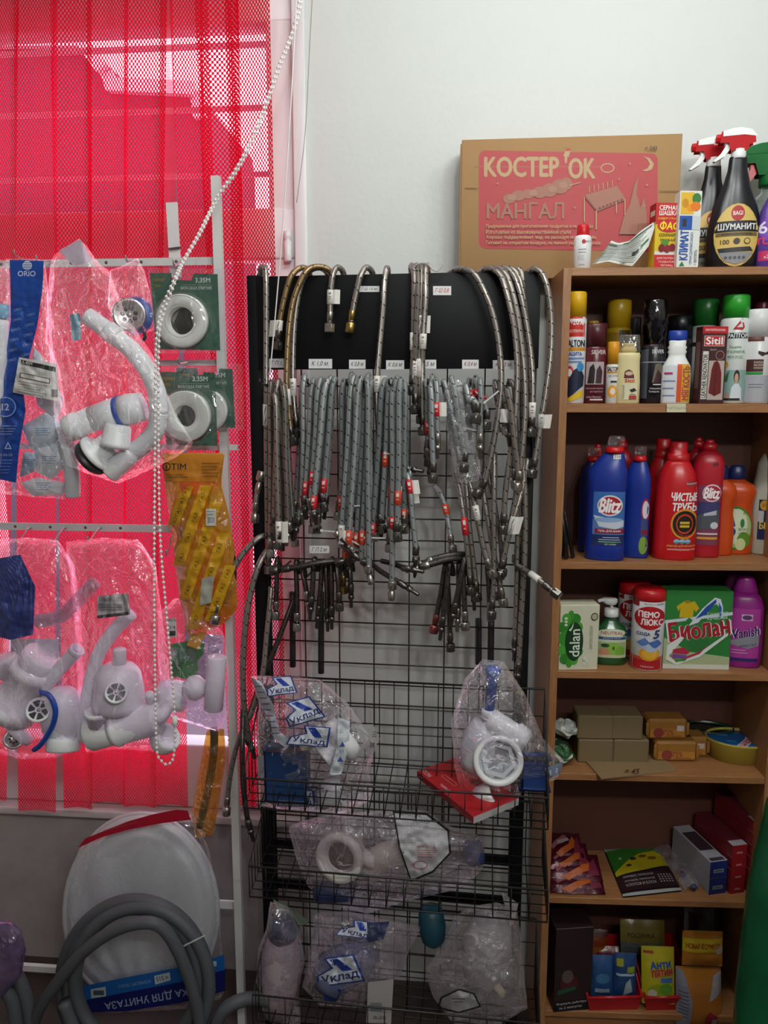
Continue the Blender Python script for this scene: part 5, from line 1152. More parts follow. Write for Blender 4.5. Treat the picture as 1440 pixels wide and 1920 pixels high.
it.label([('p', [(-1, 0), (1, 0), (1, .16), (-.2, .22), (-1, .40)], 'a8b48a'), ('r', -1, 0, 1, .06, 'ccd0c4'), ('p', [(-1, .62), (1, .74), (1, .70), (-1, .58)], 'c8d4dc'), ('p', [(-.3, .55), (.1, .78), (.45, .92), (.62, .90), (.7, .8), (.72, .66), (.62, .66), (.58, .8), (.5, .84), (.3, .78), (0, .6)], 'd0d8e0'), ('p', [(-.1, .64), (.2, .80), (.48, .90), (.5, .86), (.2, .70)], '1c4a9a'), ('p', [(.56, .86), (.66, .80), (.68, .68), (.62, .66)], '2a5aa8'),
          ('p', [(-.68, .80), (-.45, .87), (-.3, .85), (-.15, .87), (.0, .78), (-.1, .73), (-.16, .77), (-.18, .66), (-.58, .66), (-.56, .78), (-.62, .74)], 'c8a818'), ('e', -.36, .86, .09, .02, '9a8010'),
          ('t', 'Биолан', .03, .52, .24, 'e0e0e0', {'w': 1.88, 'b': .06, 'a': 9}), ('t', 'Биолан', .03, .52, .24, 'a8182a', {'w': 1.80, 'b': .04, 'a': 9}), ('p', [(-.42, .60), (-.30, .66), (-.2, .64), (-.3, .58)], '2a7a34'),
          ('t', 'Гарантия', .55, .72, .045, 'c8e0c8', {'w': .6, 'a': 6}), ('t', 'качества', .55, .665, .045, 'c8e0c8', {'w': .6, 'a': 6}), ('t', 'COLOR', .05, .335, .07, '3a6a44', {'w': .62, 'a': 7}), ('t', 'АВТОМАТ', .05, .265, .03, '3a6a44', {'w': .5, 'a': 7}),
          ('p', [(-.9, .30), (-.5, .42), (-.4, .40), (-.84, .16), (-.6, .1), (.1, .22), (.9, .48), (.9, .44), (.1, .16), (-.6, .05), (-.92, .12)], 'd8dcd8'), ('p', [(-.84, .2), (-.6, .11), (.1, .23), (.3, .31), (.1, .2), (-.6, .08)], 'b02838'), ('p', [(-.72, .25), (-.4, .28), (-.2, .22), (-.3, .19), (-.72, .20)], 'b02a44'), ('p', [(-.74, .19), (-.3, .18), (-.28, .14), (-.7, .14)], '7a4a9a'), ('p', [(-.7, .13), (-.28, .13), (-.35, .10), (-.62, .09)], '3a8a3a')])
it = Item('dark_carton', 'dark green carton lying behind the washing powder carton', 'carton', (1245, 1352, 1236, 1092), 3, .12, depth_m=.05)
it.box('carton', P('1c3a24', .5))
VAN = [('r', -.70, .10, .74, .66, 'a83a90'), ('r', -.2, .53, .35, .60, 'c8a8c8'), ('e', .08, .565, .24, .026, '5a3a6a'), ('p', [(-.66, .30), (.74, .40), (.74, .26), (.2, .22), (-.66, .26)], '8a8a94'), ('t', 'Vanish', .05, .40, .10, 'e8e0ec', {'w': 1.45, 'b': .05, 'a': 12, 's': .15}), ('t', 'Vanish', .05, .40, .10, '2a1c5a', {'w': 1.36, 'b': .03, 'a': 12, 's': .15}), ('t', 'КРИСТАЛ', .2, .26, .03, '3c3c48', {'w': .8, 'a': 10}), ('r', -.7, .08, .74, .115, '2a2a70'), ('r', -.6, .2, .1, .205, 'e0c8e0'), ('r', -.6, .17, .2, .175, 'e0c8e0')]
for lb, px, d in (('magenta stain remover bottle with a printed label', (1352, 1422, 1253, 1079), None), ('second magenta bottle mostly hidden behind the labelled one', (1335, 1400, 1236, 1076), .10)):
    it = Item('stain_remover_bottle', lb, 'bottle', px, 3, d, .6, -3, 'magenta stain remover bottles')
    it.loft('bottle_body', [(0, .92), (.015, .97), (.15, 1), (.50, .98), (.66, .96), (.76, .82), (.82, .58)], P('8e1f80', .3), 2.4); it.label(VAN)
    it.loft('cap', [(.815, .60), (.83, .62), (.91, .50), (.96, .42), (.985, .36), (1, .2)], P('981f86', .28))
it = Item('blue_bottle', 'dark bottle with a blue and yellow label cut off by the bookcase side', 'bottle', (1421, 1490, 1250, 1104), 3, None, .6)
it.loft('bottle_body', [(0, .92), (.015, 1), (.6, .98), (.75, .7), (.8, .4), (1, .36)], P('141a34', .3), 2.4)
it.label([('r', -.9, .22, .5, .55, '1c4aa0'), ('r', -.9, .14, .5, .22, 'c8a830'), ('t', 'К', -.62, .46, .1, 'c02a30', {'b': .06}), ('r', -.9, .55, .5, .6, 'c8a830')])

# ---- fourth shelf: soap bars
dim = lambda h: P(h, .55)
for k, (lb, px, d) in enumerate((('tan soap block at the bottom of the stack, nearest the wrapped sweets', (1079, 1143, 1397, 1360), None), ('tan soap block on top of the stack, nearest the wrapped sweets', (1078, 1143, 1360, 1320), -1), ('tan soap block at the bottom of the stack beside the orange bars', (1144, 1209, 1395, 1356), None), ('tan soap block on top of the stack beside the orange bars', (1142, 1198, 1348, 1308), -2))):
    base = k in (0, 2)
    it = Item('soap_block', lb, 'soap', (px[0], px[1], px[2], px[3]), 4, d if base and d else (.062 if k in (0, 1) else .064), depth_m=.07, group='tan soap blocks')
    hh = .062
    it.h = hh; it.box('soap', plain('78674a', .6, 0, .3, .05, 40, .05), (-1, 0), (1, 1), .003)
    if not base: it.t.location.z += hh + .0006
for k, (lb, px, d, up) in enumerate((('orange wrapped soap pack lying in front, price sticker on it', (1241, 1318, 1420, 1377), None, 0), ('orange wrapped soap pack behind, at the bottom', (1222, 1300, 1400, 1350), .075, 0), ('orange wrapped soap pack on top of the rear one', (1208, 1282, 1352, 1311), .085, 1))):
    it = Item('wrapped_soap', lb, 'soap', px, 4, d, depth_m=.055, group='orange soap packs', rot=2)
    it.h = .054
    wr = plain('97682f', .35, 0, .5, .15, 30, .08)
    it.box('soap', wr, (-1, 0), (1, 1), .006)
    b = MB()
    for sx in (-1, 1): b.box((sx * it.w / 2 - .004, -.029, .012), (sx * it.w / 2 + .004, -.024, .046), wr, .002)
    b.box((-it.w / 2, -.0285, .030), (it.w / 2, -.027, .0315), wr); b.build('wrapper_fold', it.t)
    it.flat = .0286
    it.label([('r', -.86, .15, .86, .55, 'b07a34'), ('e', -.45, .36, .26, .24, '8a3a34'), ('t', '72%', .05, .38, .24, '8a3a30', {'w': .5, 'b': .03}), ('r', -.1, .18, .7, .22, '8a4a30')] + ([('r', .45, .45, .8, .72, 'c8b8b8')] if k != 1 else []))
    if up: it.t.location.z += .0545
t = thing('cardboard_flap', 'flat piece of brown cardboard on the shelf with a pencilled price', 'cardboard', BP.world(.16, .06, SH[4][0]), BP.rot)
zf = SH[4][0]; Q = lambda px, py, dz: hit(px, py, Vector((0, 0, zf)), Vector((0, 0, 1))) + Vector((0, 0, dz))
quad = [(1127, 1462), (1082, 1410), (1215, 1398), (1270, 1447)]
tr0 = t.location.copy(); loc = lambda p: Matrix.Rotation(-BP.rot, 3, 'Z') @ (p - tr0)
b = MB(); b.prism(quad, lambda u, v, w: loc(Q(u, v, .0005 + w)), .003, plain('8a7050', .8, 0, .3, .05, 40)); b.build('sheet', t)
s_ = mpp(Q(1180, 1440, 0))
decals([('t', '= 45', 1185, 1449, 10, '2a2018', {'b': .02, 's': .2, 'w': 26})], lambda u, v, h: loc(Q(u, v, .0036 + h)), s_, -s_ * 2.2).build('pencil_mark', t)
def tub(lb, px, d, mat, lid, cat='tub', spec=None, rot=0, ratio=.72):
    it = Item('plastic_tub', lb, cat, px, 4, d, ratio, rot)
    it.h = .055
    it.loft('tub_body', [(0, .80), (.02, .84), (.80, .97), (.86, 1.0), (.93, 1.02), (1, 1.0), (.96, .96), (.80, .92)], mat, 2.0)
    it.loft('tub_lid', [(.80, .90), (.86, .93), (.90, .90), (.905, .4)], lid)
    if spec:
        f = lambda u, v, h: Vector((u * it.w / 2 * .9, v * it.w / 2 * .9 * it.ratio, .906 * it.h + h))
        decals(spec, f, it.w / 2 * .9, it.w / 2 * .9 * it.ratio).build('lid_print', it.t)
    return it
tub('yellow oval tub with a blue film lid and red lettering', (1322, 1438, 1438, 1360), None, plain('a8963c', .5), plain('1c5a98', .2), spec=[('p', [(-.2, -.9), (.15, -.9), (.85, .6), (.55, .7)], 'd0b8c0'), ('p', [(-.12, -.85), (.1, -.86), (.78, .58), (.58, .64)], 'a82040'), ('t', 'МЫЛО', .28, -.1, .3, 'e8d8d8', {'a': 62, 'w': 1.2}), ('e', -.5, .3, .2, .16, '3a7ab8'), ('e', -.3, -.4, .2, .12, '3a7ab8')])
tub('dark green tub under shiny wrap behind the yellow one', (1280, 1372, 1372, 1325), .135, plain('16301c', .3), plain('0e1e18', .15, 0, .6, .3, 30), ratio=.6)
for k, (px, py, lb) in enumerate(((1052, 1392, 'crumpled green and white wrapper lowest at the shelf corner'), (1060, 1365, 'crumpled green and white wrapper on top by the tan soap'), (1046, 1350, 'crumpled wrapper pushed back in the shelf corner'))):
    c = BP.P(px, py, -.06 - .02 * k); b = MB()
    if k != 1: c.z = SH[4][0] + .022
    def cr(u, v):
        th, ph = v * PI, u * 2 * PI
        r = .022 * (1 + .35 * noise.noise(Vector((math.cos(ph) * 2 + k * 3, math.sin(ph) * 2, v * 4))))
        return c + Vector((r * 1.4 * math.sin(th) * math.cos(ph), r * math.sin(th) * math.sin(ph), r * math.cos(th)))
    b.grid(cr, 22, 12, plain(('2c5a34', 'b8beb4', '33503a')[k], .3, 0, .5, .4, 40, .4), False)
    o = b.build('wrapper', None, True); tag(o, lb, 'wrapper', 'crumpled wrappers')
    b = MB(); b.grid(lambda u, v: c + Vector((-.028 + .056 * u, -.012 - .014 * math.sin(u * PI) + .004 * math.sin(9 * u + 5 * v), -.006 + .010 * v + .004 * math.sin(7 * u))), 8, 3, plain('c0c6bc', .3)); b.build('white_band', o, True)

# ---- fifth shelf: sachets, packets, small boxes
z5 = SH[5][0]
Q5 = lambda px, py, dz=0: hit(px, py, Vector((0, 0, z5)), Vector((0, 0, 1))) + Vector((0, 0, dz))
for k, (x0, y0, x1, y1) in enumerate(((1032, 1648, 1134, 1692), (1032, 1612, 1130, 1660), (1031, 1585, 1108, 1632), (1030, 1548, 1096, 1590))):
    c0 = BP.P(x0, y1 - 4, -(.012 + .026 * k)); wv = (x1 - x0) * mpp(c0); dz = (y1 - y0) * mpp(c0) * .95
    c0.z = z5 + .001 + .016 * k; 
    def sf(u, v, s=1):
        bul = .010 * (1 - abs(2 * u - 1) ** 3) * (1 - abs(2 * v - 1) ** 3)
        w_ = .003 * noise.noise(Vector((u * 4 + k, v * 4, k)))
        return c0 + BP.x * (u * wv) + BP.y * (v * .075) + Vector((0, 0, .004 + v * dz * .45 + s * bul + w_))
    t = thing('sachet', ('foil sachet with orange stripes, lowest of the sloping pile', 'foil sachet with orange stripes, second from the bottom of the pile', 'foil sachet, third from the bottom of the sloping pile', 'foil sachet topmost at the back of the sloping pile')[k], 'sachet', c0, 0, 'maroon foil sachets')
    b = MB(); fo = plain('4a1422', .22, .25, .5, .3, 30, .25); b.grid(sf, 14, 10, fo); b.grid(lambda u, v: sf(u, v, -.3), 14, 10, fo); b.build('pouch', t, True)
    decals([('p', [(.35, .02), (.85, .35), (.75, .75), (.6, .4), (.2, .1)], 'a85018'), ('p', [(.15, .25), (.6, .7), (.5, .8), (.1, .4)], '8a5058'), ('p', [(.3, .4), (.65, .55), (.6, .65), (.3, .55)], '9a8a8c'), ('p', [(.72, .1), (.95, .2), (.9, .8), (.8, .6)], '6a1c34')], lambda u, v, h: sf(u, v) + Vector((0, -.0004, h + .0006)), wv, .075, curved=True).build('print', t, True)
t = thing('seed_packet', 'green, yellow and black insect packet lying at the shelf edge', 'packet', Q5(1205, 1660))
pq = [(1168, 1684), (1132, 1595), (1230, 1578), (1278, 1672)]
def pk(u, v, h=0):
    a = (pq[0][0] + (pq[3][0] - pq[0][0]) * u, pq[0][1] + (pq[3][1] - pq[0][1]) * u); c = (pq[1][0] + (pq[2][0] - pq[1][0]) * u, pq[1][1] + (pq[2][1] - pq[1][1]) * u)
    p = Q5(a[0] + (c[0] - a[0]) * v, a[1] + (c[1] - a[1]) * v)
    return p + Vector((0, 0, .003 + .012 * (1 - (2 * u - 1) ** 4) * (1 - (2 * v - 1) ** 4) * .6 + h))
b = MB(); mp_ = plain('1e1418', .3); b.grid(pk, 10, 12, mp_); b.grid(lambda u, v: pk(u, v) - Vector((0, 0, .002 + .010 * (1 - (2 * u - 1) ** 4) * (1 - (2 * v - 1) ** 4) * .6)), 10, 12, mp_); b.build('pouch', t, True)
dec = [('r', 0, .93, 1, 1, '8a8a86'), ('r', .02, .50, .98, .93, '2a6a1c'), ('p', [(.02, .40), (.02, .48), (.35, .68), (.55, .76), (.85, .78), (.98, .66), (.98, .48), (.6, .44)], 'b0a018'), ('r', 0, .08, 1, .40, '281418'), ('r', 0, .0, 1, .05, '9a9a98'), ('t', '= 10', .62, .965, .04, '1c1c1c', {'w': .12, 's': .2}), ('e', .42, .68, .06, .03, '2a2418'), ('e', .60, .70, .07, .03, '6a4418'), ('e', .75, .64, .08, .035, '7a5018'), ('e', .3, .56, .05, .025, '3a2c14'), ('e', .2, .72, .03, .02, '9ac0a8')]
for k in range(3): dec.append(('t', ('МУРАВЬИ, ТАРАКАНЫ', 'МУРАВЬЁВ, ТАРАКАНОВ', 'КЛОПОВ И БЛОХ')[k], .38, .34 - k * .08, .05, 'b0a8a8', {'w': .52}))
dec += [('e', .72 + .05 * (k % 5), .30 - .045 * (k // 5), .012, .010, 'c0b8b8') for k in range(20)]
decals(dec, lambda u, v, h: pk(u, v, h + .0008), .1, .13, curved=True).build('print', t, True)
# clear packet with a tool, slim boxes
t = thing('clear_packet', 'clear plastic packet with a thin blue tipped tool beside the packet', 'packet', Q5(1260, 1650))
b = MB(); lo_, hi_ = [(1160, 1560), (1200, 1580), (1248, 1620), (1284, 1675)], [(1200, 1535), (1252, 1575), (1292, 1610), (1312, 1670)]
def cp(u, v):
    k = u * 3; i = min(int(k), 2); f = k - i
    a = Vector(lo_[i]).lerp(Vector(lo_[i + 1]), f); c = Vector(hi_[i]).lerp(Vector(hi_[i + 1]), f); q = a.lerp(c, v)
    return Q5(q.x, q.y) + Vector((0, 0, .006 + .016 * math.sin(v * PI) + .004 * noise.noise(Vector((u * 9, v * 9, 2)))))
b.grid(cp, 20, 8, film('f0f0f4', .4, 'b8b0b8', .9, 40)); b.build('film', t, True)
b = MB(); b.tube([Q5(1255, 1615, .012), Q5(1298, 1672, .010)], .004, plain('6a5a5a', .4), 8); b.build('tool_shaft', t, True)
b = MB(); b.tube([Q5(1278, 1645, .014), Q5(1302, 1674, .012)], .0055, plain('1c3a6a', .4), 8); b.build('tool_tip', t, True)
decals([('t', '= 37', 1255, 1597, 8, '1c1c20', {'w': 24}), ('r', 1279, 1583, 1294, 1612, '8a3a48')], lambda u, v, h: Q5(u, v, .026 + h), mpp(Q5(1255, 1597)), -mpp(Q5(1255, 1597)) * 2).build('price_mark', t, True)
def slim(lb, px, py, z_i, w_px, hpx, mat, face, top, group, d0, dx0):
    """a long slim carton pointing back into the shelf"""
    c = BP.P(px, 1650, -d0); w_ = w_px * mpp(c)
    x = BP.local(c).x; hh = hpx * mpp(c)
    t = thing('slim_carton', lb, 'carton', BP.world(x, d0, z5 + z_i * (hh + .0008)), BP.rot + R(14), group)
    L = BD - d0 - .02
    b = MB(); b.box((0, 0, 0), (w_, L, hh), mat, .0008, 1); b.build('carton', t)
    decals(face, lambda u, v, h: Vector((u * w_, -h, v * hh)), w_, hh).build('end_print', t)
    if top: decals(top, lambda u, v, h: Vector((u * w_, v * L, hh + h)), w_, L).build('top_print', t)
bf = [('r', 0, 0, 1, 1, '16246a'), ('r', .22, .30, .80, .52, '8a9098'), ('r', .28, .36, .74, .46, '3a5a5a')]
bt = [('r', 0, 0, 1, .12, '9a9aa4'), ('r', .1, .02, .9, .10, '3a3440'), ('r', .1, .3, .9, .8, '3a2a30')]
for k in range(2): slim(('blue ended slim carton at the bottom', 'blue ended slim carton on top of the other')[k], 1330, 1680, k, 36, 33, plain('9a98a0', .5), bf, bt, 'blue ended slim cartons', .028, 0)
rf = [('r', 0, 0, 1, 1, '8a141e'), ('r', .3, .3, .7, .45, 'a87a80')]
rt = [('r', 0, 0, 1, .14, '9a9298'), ('r', 0, .14, 1, 1, '5a1c26')]
for k in range(4): slim('red slim carton in the column beside the blue ones, ' + ('lowest', 'second from the bottom', 'third from the bottom', 'topmost')[k], 1370, 1670, k, 30, 24, plain('7a1a24', .5), rf, rt, 'red slim cartons', .034, 0)
for k in range(6): slim('red slim carton in the column by the bookcase side, ' + ('lowest', 'second up', 'third up', 'fourth up', 'fifth up', 'topmost')[k], 1404, 1665, k, 28, 24, plain('7a1a24', .5), rf, rt, 'red slim cartons', .040, 0)

# ---- lowest shelf
it = Item('dark_carton', 'dark carton with white lettering at its foot, standing in the corner', 'carton', (1026, 1096, 1915, 1720), 6, .004, depth_m=.08, rot=8)
it.box('carton', P('241416', .5))
it.label([('e', -.2, .34, .5, .10, '4a1c1c'), ('e', -.3, .42, .3, .08, '5a4a48'), ('p', [(-.8, .2), (.2, .26), (.1, .3), (-.8, .26)], '1c4a30'), ('r', -1, .0, 1, .13, '141012'), ('t', 'Формула действует', .0, .10, .035, 'b8b0b0', {'w': 1.7, 'a': 4, 'b': .02}), ('t', 'за 2 минуты', -.1, .045, .035, 'b8b0b0', {'w': 1.2, 'a': 4, 'b': .02})])
z6 = SH[6][0]
def bin_(lb, px0, px1, d0, dep, hh):
    c = BP.P((px0 + px1) / 2, 1880, -d0); w_ = (px1 - px0) * mpp(c)
    t = thing('red_bin', lb, 'bin', BP.world(BP.local(c).x, d0 + dep / 2, z6), BP.rot + R(4), 'red plastic bins')
    rm = plain('a8161e', .3); b = MB(); w2, d2 = w_ / 2, dep / 2; th = .003
    ov = [(-w2 * .86, -d2 * .9, 0), (w2 * .86, -d2 * .9, 0), (w2 * .86, d2, 0), (-w2 * .86, d2, 0)]
    top = [(-w2, -d2, hh * .34), (w2, -d2, hh * .34), (w2, d2, hh), (-w2, d2, hh)]
    mid = [(-w2 * .97, -d2 * .98, hh * .30), (w2 * .97, -d2 * .98, hh * .30), (w2, d2, hh), (-w2, d2, hh)]
    b.add([Vector(p) for p in ov + top], [(0, 1, 2, 3), (0, 4, 5, 1), (1, 5, 6, 2), (2, 6, 7, 3), (3, 7, 4, 0)], rm, False)
    o = b.build('bin_body', t); m = o.modifiers.new('wall', 'SOLIDIFY'); m.thickness = th; m2 = o.modifiers.new('round', 'BEVEL'); m2.width = .002; m2.segments = 2
    b = MB(); b.tube([Vector(p) for p in top[:2]], .004, rm, 8); b.tube([Vector(top[1]), Vector(top[2])], .0035, rm, 8); b.tube([Vector(top[0]), Vector(top[3])], .0035, rm, 8); b.build('bin_rim', t)
    return t
bin_('red sloping bin holding blue packets', 1098, 1200, .006, .13, .12)
bin_('red sloping bin holding the yellow packet', 1206, 1292, .012, .13, .12)
def pouch(lb, px, d, lean, mat, spec, group=None, name='packet', bulge=.010, z=None):
    l, r, yb, yt = px
    c = BP.P((l + r) / 2, yb, -d); w_ = (r - l) * mpp(c); tp = BP.P((l + r) / 2, yt, -d - lean)
    if z is not None: c.z = z
    hh = tp.z - c.z
    t = thing(name, lb, 'packet', c, BP.rot, group)
    def f(u, v, s=1, h=0):
        bl = bulge * (1 - abs(2 * u - 1) ** 4) * (1 - abs(2 * v - 1) ** 3) + .0015 * noise.noise(Vector((u * 5 + l, v * 6, 1)))
        return Vector(((u - .5) * w_, lean * v - s * bl - h, v * hh))
    b = MB(); b.grid(f, 12, 16, mat); b.grid(lambda u, v: f(u, v, -1), 12, 16, mat); b.build('pouch', t)
    decals(spec, lambda u, v, h: f(u, v, 1, h + .0007), w_, hh, curved=True).build('print', t)
    return t
pl_ = lambda h: plain(h, .28, 0, .6, .25, 24, .08)
pouch('blue packet standing in the red bin, nearer the dark carton', (1106, 1150, 1862, 1790), .034, .012, pl_('24487a'), [('e', .5, .5, .3, .12, '3a6a8a'), ('r', .2, .15, .8, .25, '8a98a8')], 'blue packets in the bin', z=z6 + .018)
pouch('blue packet with a yellow corner standing in the red bin', (1150, 1192, 1864, 1786), .030, .012, pl_('1c3c6a'), [('r', .1, .75, .4, .9, '8a8a24'), ('r', .1, .55, .9, .6, '9aa8b8'), ('p', [(.4, .1), (.8, .2), (.7, .5), (.5, .4)], '8a9aa0'), ('r', .55, .62, .9, .75, '7a8a2a')], 'blue packets in the bin', z=z6 + .018)
pouch('red packet with a white line leaning behind the blue packets', (1112, 1190, 1830, 1774), .085, .02, pl_('6a1418'), [('r', .05, .62, .95, .72, '8a3a3c'), ('t', 'порошок', .5, .67, .07, 'a88080', {'w': .5})])
pouch('orange packet leaning behind the red ones', (1072, 1140, 1800, 1742), .10, .02, pl_('7a3014'), [('r', .1, .2, .9, .5, '8a4a1c'), ('r', .0, .8, 1, 1, '4a1a18')])
pouch('yellow packet with blue and red lettering leaning over its bin', (1205, 1266, 1858, 1774), .014, .03, pl_('a89c1c'), [('t', 'Анти', .55, .72, .13, '1c4a98', {'w': .62, 'b': .05, 'a': 6}), ('t', 'пятин', .6, .58, .12, 'a82038', {'w': .62, 'b': .05, 'a': 6}), ('e', .45, .25, .3, .14, '88901c'), ('e', .7, .3, .2, .1, '5a8a24'), ('e', .3, .22, .14, .08, 'b8b0a0'), ('r', .55, .42, .9, .5, '3a6aa0'), ('r', .05, .9, .35, .94, '8a2a24')], z=z6 + .02)
pouch('yellow packet standing further back behind the lettered one', (1164, 1246, 1790, 1724), .08, .02, pl_('6a5c24'), [('t', 'РОСИНКА', .45, .62, .13, '4a2418', {'w': .6, 'b': .03}), ('r', .0, .1, .9, .4, '4a5050'), ('e', .6, .3, .2, .15, '5a5a40')])
pouch('orange packet with a yellow band reading new formula', (1278, 1352, 1830, 1745), .03, .012, pl_('b0701c'), [('r', .0, .45, .98, .82, 'b8a020'), ('t', 'НОВАЯ ФОРМУЛА', .5, .63, .17, '8a2018', {'w': .85, 'b': .03}), ('e', .9, .5, .1, .12, 'b0a898')], z=z6 + .12)
pouch('dark clear packet at the back above the orange packet', (1282, 1350, 1760, 1692), .11, .01, pl_('2c2024'), [('r', .0, .0, .1, 1, '5a5458'), ('r', .7, .0, .76, 1, '4a4448')], z=z6 + .14)
pouch('big orange and white bag filling the corner below the orange packet', (1268, 1352, 1925, 1812), .006, .03, pl_('a8681c'), [('p', [(.0, .0), (.28, .1), (.32, .5), (.15, .95), (0, 1)], '7a7c88'), ('p', [(.68, .5), (1, .62), (1, .95), (.8, .9)], 'a09aa0'), ('p', [(.62, .0), (.9, .0), (.92, .2), (.7, .34), (.6, .25)], '8a1c2c'), ('p', [(.74, .05), (.86, .05), (.88, .18), (.76, .2)], '9a8a90')] + [('r', .04, .2 + .06 * k, .24, .22 + .06 * k, '4a4c58') for k in range(8)], bulge=.018)
# green bag standing before the bookcase side
t = thing('green_bag', 'tall dark green plastic bag standing before the bookcase corner', 'bag', W(1425, 1910, 1.42))
edge = [(1442, 1500), (1428, 1560), (1404, 1660), (1390, 1780), (1378, 1900), (1372, 1990)]
def gb(u, v, h=0):
    k = v * 5; i = min(int(k), 4); f = k - i
    e = Vector(edge[i]).lerp(Vector(edge[i + 1]), f); an = (u - .04) * PI * 1.1
    p = W(e.x, e.y, 1.45); r = .20  # bag widened out of view so that it shades the lower shelves
    return p + Vector((r * (1 - math.cos(an)), -.10 * math.sin(an) + .006 * noise.noise(Vector((u * 6, v * 9, 3))), 0))
b = MB(); b.grid(gb, 24, 40, plain('0f5a34', .25, 0, .6, .4, 14, .15)); b.build('bag_film', t, True)
decals([('p', [(.22, .42), (.3, .40), (.34, .46), (.25, .50)], '5a8a74'), ('p', [(.2, .62), (.3, .70), (.28, .74)], '3a7a5c')], lambda u, v, h: gb(u, v) + Vector((0, -.001 - h, 0)), .2, -.4).build('print', t, True)

# ================================================================ bagged plumbing goods
class Outline:
    """a closed pixel outline seen from its centre, for bulging bags"""
    def __init__(s, pts, PF, thick, seed=0, wr=.006, power=.7, apex=None):
        s.apex = apex
        s.pts = pts; s.PF = PF; s.th = thick; s.seed = seed; s.wr = wr; s.pw = power
        s.c = (sum(p[0] for p in pts) / len(pts), sum(p[1] for p in pts) / len(pts))
        s.pol = sorted((math.atan2(p[1] - s.c[1], p[0] - s.c[0]), math.hypot(p[0] - s.c[0], p[1] - s.c[1])) for p in pts)
    def rad(s, an):
        P_ = s.pol; n = len(P_)
        an = (an + PI) % (2 * PI) - PI
        for i in range(n):
            a0, r0 = P_[i]; a1, r1 = P_[(i + 1) % n]
            if i == n - 1: a1 += 2 * PI
            x = an if an >= a0 else an + 2 * PI
            if a0 <= x <= a1:
                # straight edge between the two corners
                x0, y0, x1, y1 = r0 * math.cos(a0), r0 * math.sin(a0), r1 * math.cos(a1), r1 * math.sin(a1)
                dx, dy = math.cos(an), math.sin(an); ex, ey = x1 - x0, y1 - y0
                de = dx * ey - dy * ex
                return max((x0 * ey - y0 * ex) / de, 1.0) if abs(de) > 1e-6 else r0
        return P_[0][1]
    def dep(s, px, py, side=1):
        an = math.atan2(py - s.c[1], px - s.c[0]); r = math.hypot(px - s.c[0], py - s.c[1])
        q = min(r / s.rad(an), 1.0)
        b = s.th * (1 - q ** 2.2) ** s.pw
        w = noise.noise(Vector((px * .03 + s.seed * 7, py * .03, side * 3 + s.seed))) + .6 * noise.noise(Vector((px * .08, py * .08 + s.seed * 5, side)))
        if s.apex:
            ax, ay = px - s.apex[0], py - s.apex[1]; a2 = math.atan2(ax, max(ay, 1)); dist = math.hypot(ax, ay)
            w += 1.5 * noise.noise(Vector((a2 * 16, s.seed * 3.3, side))) * min(dist / 60, 1) * max(.25, 1 - dist / 420)
        return side * b + s.wr * w * (1 - q ** 3)
    def front(s, px, py, h=0):
        return s.PF(px, py, s.dep(px, py, 1) + h)
    def build(s, root, mat, name='film', n=120, m=26):
        mb = MB()
        for side in (1, -1):
            vs = [s.PF(s.c[0], s.c[1], s.dep(*s.c, side))]; fs = []
            for j in range(1, m + 1):
                q = j / m
                for k in range(n):
                    an = 2 * PI * k / n; r = s.rad(an) * q
                    jag = 1 + (.012 * noise.noise(Vector((k * .9, s.seed, 0))) if j == m else 0)
                    px, py = s.c[0] + r * math.cos(an) * jag, s.c[1] + r * math.sin(an) * jag
                    vs.append(s.PF(px, py, s.dep(px, py, side) if j < m else 0.0))
            for k in range(n):
                fs.append((0, 1 + k, 1 + (k + 1) % n))
                for j in range(m - 1):
                    a = 1 + j * n
                    fs.append((a + k, a + n + k, a + n + (k + 1) % n, a + (k + 1) % n))
            mb.add(vs, fs, mat)
        return mb.build(name, root, True)
    def print_(s, spec, root, name='print'):
        sc = mpp(s.PF(*s.c, 0))
        return decals(spec, lambda u, v, h: s.front(u, v, h + .0018), sc, -sc, curved=True, step=.0003, dv=.005).build(name, root, True)
def PFw(Y):
    return lambda px, py, d=0: W(px, py, Y - d)
def PFr(d0):
    return lambda px, py, d=0: RP.P(px, py, d0 + d)
def bag(label, outline, PF, thick, mat, name='plastic_bag', group=None, seed=1, spec=None, wr=.006, cat='bag', power=.55, apex=None):
    o = Outline(outline, PF, thick, seed, wr, power, apex)
    t = thing(name, label, cat, PF(*o.c, 0), 0, group)
    o.build(t, mat)
    if spec: o.print_(spec, t)
    o.t = t
    return o
pw = plain('e8e9ea', .32, 0, .5); pg = plain('c4c6ca', .35); pblue = plain('1c4aa8', .35); pdark = plain('2a2c30', .4)
def px_tube(PF, pts, rpx, mat, name, root, corr=0, n=16, cap=True, sub=6):
    w = [PF(*p) for p in pts]; path = smooth_path(w, sub if not corr else max(sub, corr))
    r = rpx * mpp(w[0])
    rs = [r * (1 + (.07 if i % 2 else -.05)) for i in range(len(path))] if corr else r
    b = MB(); b.tube(path, rs, mat, n, cap); return b.build(name, root, True)
def px_turn(PF, p0, p1, prof, mat, name, root, n=28, smooth=True):
    """revolved part between two pixel points; prof: (fraction 0..1, radius in px)"""
    a, c = PF(*p0), PF(*p1); L = (c - a).length; s = mpp(a)
    b = MB(); b.turn(a, c - a, [(f * L, r * s) for f, r in prof], mat, n, smooth); return b.build(name, root, True)
